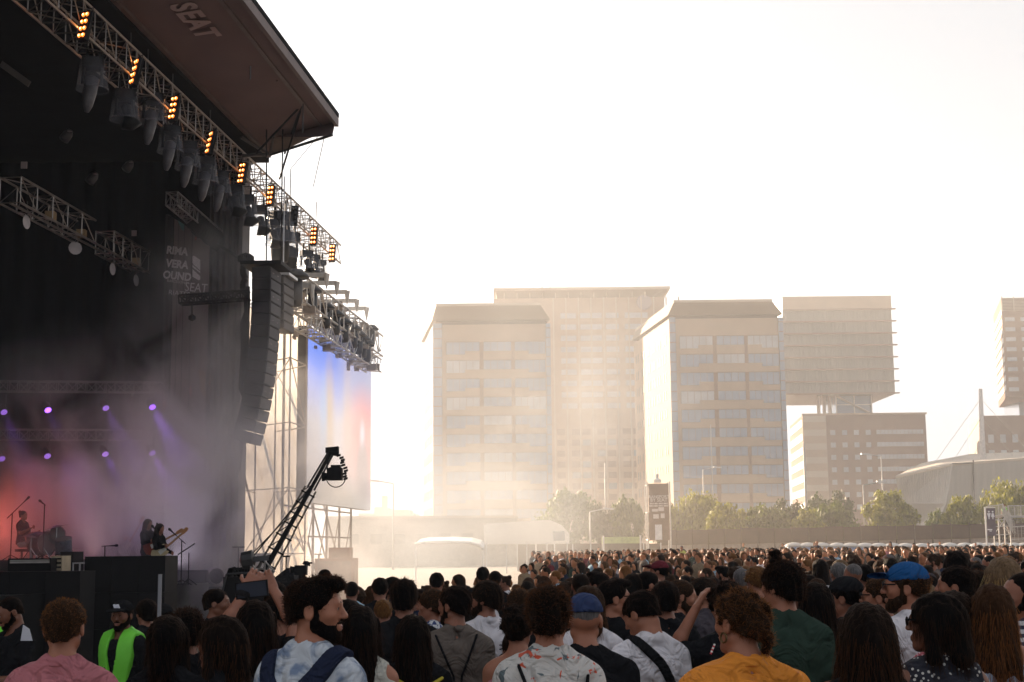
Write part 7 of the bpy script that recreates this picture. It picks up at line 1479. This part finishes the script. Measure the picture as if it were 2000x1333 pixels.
# ---- things they hold, and the pole
def props():
    t = thing('mobile_phone', P(484, 1153, 6.72), 'black mobile phone held up by the filming woman', 'phone'); b = MB(); c = P(492, 1152, 6.72); b.obox(c, (.075, 0, .008), (0, .005, 0), (-.004, 0, .038)); b.build('case', M_case, t); b = MB(); b.obox(c + (0, -.008, 0), (.068, 0, .007), (0, .0015, 0), (-.004, 0, .033)); b.build('screen', mat('phone_glass', (.03, .035, .05), .15), t)
    t = thing('papers', P(50, 1245, 11.2), 'white sheets of paper held against the crew man in black', 'paper'); b = MB(); p = [P(x, y, 11.05) for x, y in ((40, 1252), (45, 1221), (57, 1229), (63, 1252))]; b.prism(p, (0, .008, 0)); b.build('sheets', mat('paper', (.5, .5, .55), .8, var=.04), t)
    t = thing('wristwatch', P(470, 1166, 6.7), 'dark wristwatch on the filming woman\'s raised arm', 'watch'); b = MB(); b.lathe(P(474, 1163, 6.71), [(.031, -.014), (.034, 0), (.031, .014)], 12, (.25, .4, 1)); b.build('band', M_case, t)
    t = thing('barrier_pole', P(313, 1270, 10) * (1, 1, 0), 'upright grey metal pole in front of the stewards', 'pole'); b = MB(); a = P(313, 1122, 10.); b.box((a[0] - .011, 9.99, -.3), (a[0] + .011, 10.01, a[2])); b.build('tube', mat('pole_grey', (.22, .22, .24), .5, .3, var=.1), t)
    t = thing('white_baton', P(335, 1248, 10), 'short white baton sticking out right of the grey pole', 'baton'); b = MB(); b.tube(P(316, 1251, 9.9), P(355, 1243, 9.9), .013); b.build('stick', mat('baton_white', (.55, .48, .40), .6), t)
    t = thing('drinking_straw', P(1392, 1265, 5.25), 'red and white striped straw left of the mustard collar', 'straw'); b = MB(); A, B = P(1388, 1278, 5.2), P(1396, 1258, 5.2)
    for k in range(6): b.tube(A + (B - A) * k / 6, A + (B - A) * (k + 1) / 6, .0038, n=6, mi=k % 2)
    b.build('tube', [mat('straw_red', (.5, .03, .04), .5), M_white], t)
    t = thing('cap_emblem', P(237, 1180, 12.1), 'x', 'badge'); bpy.data.objects.remove(t)
    # the white mark on the steward's cap: a part of him
    for o in list(COL.objects):
        if o.get('label', '').startswith('steward in black cap'):
            Rm = rotm(8, 6, 0); b = MB()
            for dx, w_ in ((-.016, .011), (.012, .011)): b.obox((dx, .096, 1.714), (w_, 0, .0), (0, .003, -.003), (.008, -.002, .018))
            V = np.array(b.v); z1 = 1.752; s = 1.; V = (Rm @ (V - np.array(NECK)).T).T + np.array(NECK); p = P(240, 1173, 12.3); V[:, 2] = (p[2] - o.location.z) - (1.752 - V[:, 2]); b.v = V.tolist()
            me = bpy.data.meshes.new('cap_emblem'); me.from_pydata(b.v, [], b.f); me.materials.append(mat('emblem_white', (.6, .6, .66), .6, var=.03)); e = bpy.data.objects.new('cap_emblem', me); COL.objects.link(e); e.parent = o
props()

# ---- the packed middle of the crowd: each a copy of one of sixteen people
def randmat(name, cols, rough=.9):      # colour picked per thing
    m, n, L, b = _mk(name); oi = n.new('ShaderNodeObjectInfo'); rp = n.new('ShaderNodeValToRGB'); rp.color_ramp.interpolation = 'CONSTANT'; e = rp.color_ramp.elements
    e[0].position = 0; e[0].color = (*cols[0], 1); e[1].position = 1 / len(cols); e[1].color = (*cols[1], 1)
    for i, c in enumerate(cols[2:], 2): x = e.new(i / len(cols)); x.color = (*c, 1)
    L.new(oi.outputs['Random'], rp.inputs[0]); L.new(rp.outputs[0], b.inputs['Base Color']); b.inputs['Roughness'].default_value = rough; return m
DIR = (-9.5, 31.)
def yaw_to_stage(x, y, j=22): return math.degrees(math.atan2(-(DIR[0] - x), DIR[1] - y)) + random.gauss(0, j)
def middle():
    rnd = random.Random(11); spec = []
    kinds = [('short', 'black', 'black T-shirt', M_blk, 0, 'short black hair'), ('medium', 'dark', 'white T-shirt', C_w, 0, 'thick dark hair'), ('long', 'dark', 'black top', M_blk, 1, 'long dark hair'), ('curly', 'brown', 'grey shirt', C_greyol, 0, 'curly brown hair'), ('crop', 'dark', 'navy T-shirt', C_navy, 0, 'cropped hair'), ('long', 'auburn', 'red top', C_mar, 1, 'long auburn hair'),
             ('bun', 'brown', 'sleeveless white top', C_w, 1, 'pinned-up brown hair'), ('quiff', 'black', 'light blue shirt', C_lb, 0, 'swept black hair'), ('bald', 'grey', 'black T-shirt', M_blk, 0, 'bald head'), ('long', 'blond', 'denim jacket', C_den, 1, 'long blond hair'), ('short', 'ginger', 'green T-shirt', C_g, 0, 'short ginger hair'), ('short', 'brown', 'charcoal T-shirt', C_char, 0, 'short brown hair'), ('bob', 'black', 'black top', M_blk, 1, 'bobbed black hair'), ('afro', 'black', 'black T-shirt', M_blk, 0, 'big dark curls'), ('short', 'dark', 'black T-shirt', M_blk, 0, 'black cap'), ('medium', 'black', 'black jacket', M_blk, 0, 'shaggy black hair')]
    protos = []
    for i, (hair, hc, tn, tm, fem, hn) in enumerate(kinds):
        t = person('x', 0, -12 - i, None, 1, yaw=0, hy=rnd.uniform(-25, 30), hp=rnd.uniform(-4, 8), fem=fem, skin=rnd.choice(['fair', 'mid', 'mid', 'tan']), hair=hair, hcol=hc, top='tank' if 'sleeveless' in tn else ('jacket' if 'jacket' in tn else 'tee'), tmat=tm, lod=1, h=.0135, base=0, strand=170, cap={'m': C_char} if hn == 'black cap' else None, beard='full' if i in (3, 7, 11) else None, group='festivalgoers packed behind the front rows'); protos.append((t, hn, tn))
    # places: jittered rows, skipping whoever is already there
    hs = [(x, d) for _, _, _, d, x in HEROES]; pts = []; y = 9.6
    while y < 33:
        x = max(-2.35, -.150 * y + .15 if y < 15 else -2.35) + rnd.uniform(0, .5)
        while x < .365 * y + .4:
            X, Y = x + rnd.gauss(0, .10), y + rnd.gauss(0, .14)
            if all((X - a) ** 2 + (Y - b) ** 2 > .48 ** 2 for a, b in hs) and all((X - a) ** 2 + (Y - b) ** 2 > .40 ** 2 for a, b in pts[-60:]) and not (Y > 24 and X < -2.0 + (Y - 24) * .25): pts.append((X, Y))
            x += rnd.uniform(.52, .74) + .006 * y
        y += .70 + .006 * y
    pts = pts[:231]; YEND = max(p[1] for p in pts); print('yend', YEND); used = {}; placed = []
    LM = [(740, 'the brown speaker stack'), (880, 'the thin white canopy'), (1030, 'the white marquee'), (1120, 'the palest smoke'), (1213, 'the green-fronted stall'), (1285, 'the banner tower'), (1370, 'the thin street lamp'), (1450, 'the office ribbon windows'), (1535, 'the office corner'), (1570, 'the tall lamp mast'), (1640, 'the brown plinth'), (1742, 'the round tree'), (1800, 'the folded hall'), (1880, 'the yellow-green tree'), (1925, 'the toilet sign'), (1975, 'the stair tower')]
    cnt = {}
    for n, (X, Y) in enumerate(pts):
        k = rnd.randrange(16); src, hn, tn = protos[k]
        if k in used: t = copy_tree(src)
        else: t = src; used[k] = 1
        s = rnd.uniform(.88, 1.06); g = float(ground_z(X, Y)); t.location = (X, Y, g); t.scale = (s * rnd.uniform(.96, 1.04), s * rnd.uniform(.96, 1.04), s); t.rotation_euler = (0, 0, R(yaw_to_stage(X, Y)))
        v = np.array([X, Y, g + 1.7 * s]) - CAM; z = v @ _fw; px = 1000 + F * (v @ _ri) / z; placed.append((t, X, Y, px, hn, tn))
    for t, X, Y, px, hn, tn in placed:
        if Y < 17:
            c = min(HEROES, key=lambda h_: abs(h_[1] - px) * .02 + abs(h_[3] - Y) * 1.0); dx = px - c[1]; rel = 'behind' if abs(dx) < 25 and Y > c[3] else ('left of' if dx < 0 else 'right of'); w_ = rel + ' ' + c[0]
        else:
            c = min(LM, key=lambda h_: abs(h_[0] - px)); row = ('in the near middle rows', 'midway back', 'far back')[0 if Y < 21 else (1 if Y < 26 else 2)]; w_ = row + ', below ' + c[1]
        lab = f'{hn}, {tn}, {w_}'; cnt.setdefault(lab, []).append((t, px))
    for lab, L_ in cnt.items():
        L_.sort(key=lambda a: a[1])
        for i, (t, px) in enumerate(L_):
            l = lab if len(L_) == 1 else ((('left one of two, ', 'right one of two, ') if len(L_) == 2 else ('leftmost, ', 'middle one, ', 'rightmost, ', 'outermost right, '))[min(i, 3 if len(L_) > 2 else 1)] + lab)
            w_ = l.split()
            if len(w_) > 16: w_ = [x for x in w_ if x not in ('the', 'in', 'of')]
            t['label'] = ' '.join(w_[:16])
    return YEND
YEND = middle()

def far_crowd():
    """everyone too far back to be told apart: one mass"""
    rs = np.random.RandomState(8); rnd = random.Random(5); src = []
    for i, (hair, fem) in enumerate((('short', 0), ('medium', 0), ('long', 1), ('crop', 0), ('curly', 0), ('bob', 1))):
        v = Vol((-.30, -.2, .70), (.30, .22, 1.80), .034); torso_prims(v, .008, 1., fem)
        for q in (-1, 1): arm_prims(v, q, (q * .21, -.02, 1.1), (q * .2, .12, .92), lod=1)
        tm = v.mesh(); v = Vol((-.12, -.16, 1.38), (.12, .18, 1.80), .021); neck_prims(v); head_prims(v, lod=1); hm = v.mesh(); v = Vol((-.17, -.25, 1.25 if hair == 'long' else 1.4), (.17, .17, 1.83), .022); hair_vol(v, hair, i, 1); rm = v.mesh(); src.append((tm, hm, rm))
    V, Fc, Mi = [], [], []; n = 0; y = YEND + .3; tops = 9; cnt = 0
    while y < 104:
        x = (-2.3 + max(0, y - 24) * .33 if y < 32 else .35 + (y - 32) * .022) + rnd.uniform(0, .5); xe = .37 * y + 1
        while x < xe:
            X, Y = x + rnd.gauss(0, .22), y + rnd.gauss(0, .35); s = rnd.uniform(.90, 1.06); yaw = R(yaw_to_stage(X, Y, 26)); c, sn = math.cos(yaw), math.sin(yaw); S_ = src[rnd.randrange(6)]; g = float(ground_z(X, Y)); top = rnd.choice((0, 0, 0, 2, 2, 3, 3, 1, 4, 5, 7, 8, 6)); hr = rnd.randrange(4)
            if Y > 60 and rnd.random() < .012: g += .4
            for part, mi in zip(S_, (top, tops + rnd.randrange(2), tops + 2 + hr)):
                v_, f_ = part; v_ = v_ * s; v2 = np.stack([c * v_[:, 0] - sn * v_[:, 1] + X, sn * v_[:, 0] + c * v_[:, 1] + Y, v_[:, 2] + g], 1); V.append(v2); Fc.append(f_ + n); Mi.append(np.full(len(f_), mi)); n += len(v2)
            x += rnd.uniform(.55, 1.0) + .005 * y; cnt += 1
        y += 1.05 + .006 * y
    ms = [M_blk, C_w, C_char, C_navy, cloth('tan_cloth', (.30, .22, .14)), C_mar, C_lb, C_greyol, C_g, mat('skin_far', (.50, .20, .085), .5), mat('skin_far_tan', (.38, .14, .06), .5), hairmat('far_hair_dark_rimlit', (.02, .012, .008), .3), hairmat('far_hair_brown_rimlit', (.09, .04, .014), .4), hairmat('far_hair_black_rimlit', (.008, .006, .005), .25), hairmat('far_hair_auburn_rimlit', (.16, .065, .018), .4)]  # far skin and hair tones warmed to paint in the orange sun glow
    o = mesh_obj('distant_crowd', (np.concatenate(V), np.concatenate(Fc)), ms, None); o.data.polygons.foreach_set('material_index', np.concatenate(Mi).astype(np.int32)); tag(o, 'distant sunlit crowd of small heads filling the back of the field', None, None, 'stuff'); print('far', cnt, n)
far_crowd()

# ---- a few who stand out at the back
def standouts():
    for px, py, Y, tm, hc, sk, lab in ((1785, 1061, 62, C_w, 'brown', 'fair', 'child in pale top riding on shoulders above the back rows, right of centre'), (1734, 1066, 60, C_pink, 'blond', 'fair', 'person in pink riding on shoulders above the back rows, fifth dome from the left'), (1331, 1066, 66, mat('yellow_vest', (.55, .55, .12), .7), 'grey', 'fair', 'figure in a yellow-white hooded cape standing tall at the back of the crowd'), (1529, 1072, 55, M_blk, 'ginger', 'fair', 'fair-haired child on shoulders above the back rows, right of the green T-shirt')):
        p = P(px, py, Y); person(lab, p[0], Y, p[2], .85, yaw=160, hair='short', hcol=hc, skin=sk, tmat=tm, top='tee', lod=1, h=.02, strand=0, group='people raised above the back rows')
    p = P(1967, 984, 100); person('steward in green vest and dark trousers standing on the stair walkway', p[0], 100.6, p[2], 1., yaw=150, hair='crop', hcol='dark', skin='mid', tmat=C_hv, top='tank', pants=M_blk, lod=1, h=.02, strand=0, base=p[2] - 1.76)
standouts()
# ================================================================ smoke and dust
def cloud(name, c, rad, dens, colr, aniso, label, nscale=.25, thr=.42, soft=.3, stretch=(1, 1, 1), fall=1.2, rate=1.):
    m = bpy.data.materials.new(name); m.use_nodes = True; n = m.node_tree.nodes; L = m.node_tree.links; n.clear(); o = n.new('ShaderNodeOutputMaterial'); v = n.new('ShaderNodeVolumePrincipled')
    v.inputs['Color'].default_value = (*colr, 1); v.inputs['Anisotropy'].default_value = aniso; L.new(v.outputs[0], o.inputs['Volume'])
    tc = n.new('ShaderNodeTexCoord'); mp = n.new('ShaderNodeMapping'); mp.inputs['Scale'].default_value = (rad[0] * nscale * stretch[0], rad[1] * nscale * stretch[1], rad[2] * nscale * stretch[2]); L.new(tc.outputs['Object'], mp.inputs[0])
    nz = n.new('ShaderNodeTexNoise'); nz.inputs['Scale'].default_value = 1; nz.inputs['Detail'].default_value = 4; nz.inputs['Distortion'].default_value = .7; L.new(mp.outputs[0], nz.inputs['Vector'])
    mr = n.new('ShaderNodeMapRange'); mr.inputs[1].default_value = thr - soft / 2; mr.inputs[2].default_value = thr + soft / 2; L.new(nz.outputs[0], mr.inputs[0])
    ln = n.new('ShaderNodeVectorMath'); ln.operation = 'LENGTH'; L.new(tc.outputs['Object'], ln.inputs[0]); f = n.new('ShaderNodeMapRange'); f.inputs[1].default_value = 1.; f.inputs[2].default_value = .25; f.interpolation_type = 'SMOOTHSTEP'; L.new(ln.outputs['Value'], f.inputs[0])
    a = n.new('ShaderNodeMath'); a.operation = 'MULTIPLY'; L.new(mr.outputs[0], a.inputs[0]); L.new(f.outputs[0], a.inputs[1]); b_ = n.new('ShaderNodeMath'); b_.operation = 'MULTIPLY'; b_.inputs[1].default_value = dens; L.new(a.outputs[0], b_.inputs[0]); L.new(b_.outputs[0], v.inputs['Density'])
    m.cycles.volume_step_rate = rate if hasattr(m, 'cycles') else 1
    b = MB(); b.lathe((0, 0, 0), [(max(.001, math.sin(t)), -math.cos(t)) for t in np.linspace(0, math.pi, 13)], 20); ob = b.build(name, m); ob.location = c; ob.scale = rad; tag(ob, label, None, None, 'stuff'); return ob
cloud('stage_smoke', P(260, 985, 36.2), (9.5, 4.2, 5.0), .42, (.97, .94, .95), .2, 'violet-tinted smoke drifting over the stage', .40, .50, .16)
cloud('stage_smoke', P(405, 850, 38.6), (3.5, 3.2, 7.2), .46, (.96, .95, .95), .3, 'grey smoke rolling up before the far stage wing', .42, .505, .14)
cloud('field_smoke', P(800, 1045, 64), (9, 20, 5.2), .030, (.90, .96, 1), .15, 'bright sunlit dust lying on the field beside the screen', .22, .47, .18)
cloud('field_smoke', P(1120, 890, 84), (9, 16, 13), .018, (.90, .96, 1), .15, 'sunlit smoke plume rising before the grid tower', .19, .51, .14)
cloud('field_smoke', P(950, 800, 100), (16, 16, 16), .006, (.90, .96, 1), .15, 'thin high smoke veiling the leftmost office block', .10, .46, .22)
cloud('field_smoke', P(1270, 1040, 92), (20, 20, 5.5), .005, (1, .88, .72), .25, 'dust coloured like golden sunlight over the back of the crowd', .12, .40, .4)  # the sun's gold is put into this dust's tint
cloud('field_smoke', P(655, 700, 53), (5, 8, 7), .030, (.91, .96, 1), .2, 'glowing smoke around the video screen', .22, .40, .3)
def stage_wash(px, py, Y, col_, e, label, r=.3):
    p = P(px, py, Y); t = thing('unseen_wash_lamp', p, label, 'stage light'); b = MB(); b.box(p + (-.2, .05, -.15), p + (.2, .2, .15)); b.build('housing', M_black, t)
    l = bpy.data.lights.new('wash', 'SPOT'); l.energy = e; l.color = col_; l.shadow_soft_size = r; l.spot_size = R(125); l.spot_blend = 1; o = bpy.data.objects.new('wash', l); COL.objects.link(o); o.parent = t; o.location = (0, -.1, .2); o.rotation_euler = (-Vector((1 if px < 0 else .25, -.25, .12 if px < 0 else .9))).to_track_quat('Z', 'Y').to_euler()
stage_wash(-75, 1050, 37, (1, .17, .13), 80, 'red wash lamp just outside the left edge, behind the drummer')
stage_wash(180, 1108, 37, (.92, .55, .58), 44, 'added pink fill lamp hidden at the stage back between drummer and guitarists')  # this and the next two: unseen lamps added to lift and tint the smoke
stage_wash(240, 1108, 38.6, (.78, .62, .76), 40, 'added violet fill lamp hidden low behind the subwoofer stack')
stage_wash(345, 1122, 38.3, (.66, .60, .74), 26, 'added pale violet fill lamp hidden by the banner foot')
# ================================================================ air
def volume_box(name, lo, hi, dens, colr, aniso, label=None):
    m = bpy.data.materials.new(name); m.use_nodes = True; n = m.node_tree.nodes; n.clear(); o = n.new('ShaderNodeOutputMaterial'); v = n.new('ShaderNodeVolumePrincipled')
    v.inputs['Color'].default_value = (*colr, 1); v.inputs['Density'].default_value = dens; v.inputs['Anisotropy'].default_value = aniso; m.node_tree.links.new(v.outputs[0], o.inputs['Volume'])
    b = MB(); b.box(lo, hi); ob = b.build(name, m); tag(ob, label, None, None, 'stuff'); return ob, m, v
volume_box('haze', (-400, -60, -3), (520, 640, 110), .00065, (.94, .97, 1.), .3, 'pale sunlit haze filling the air over the field and city')
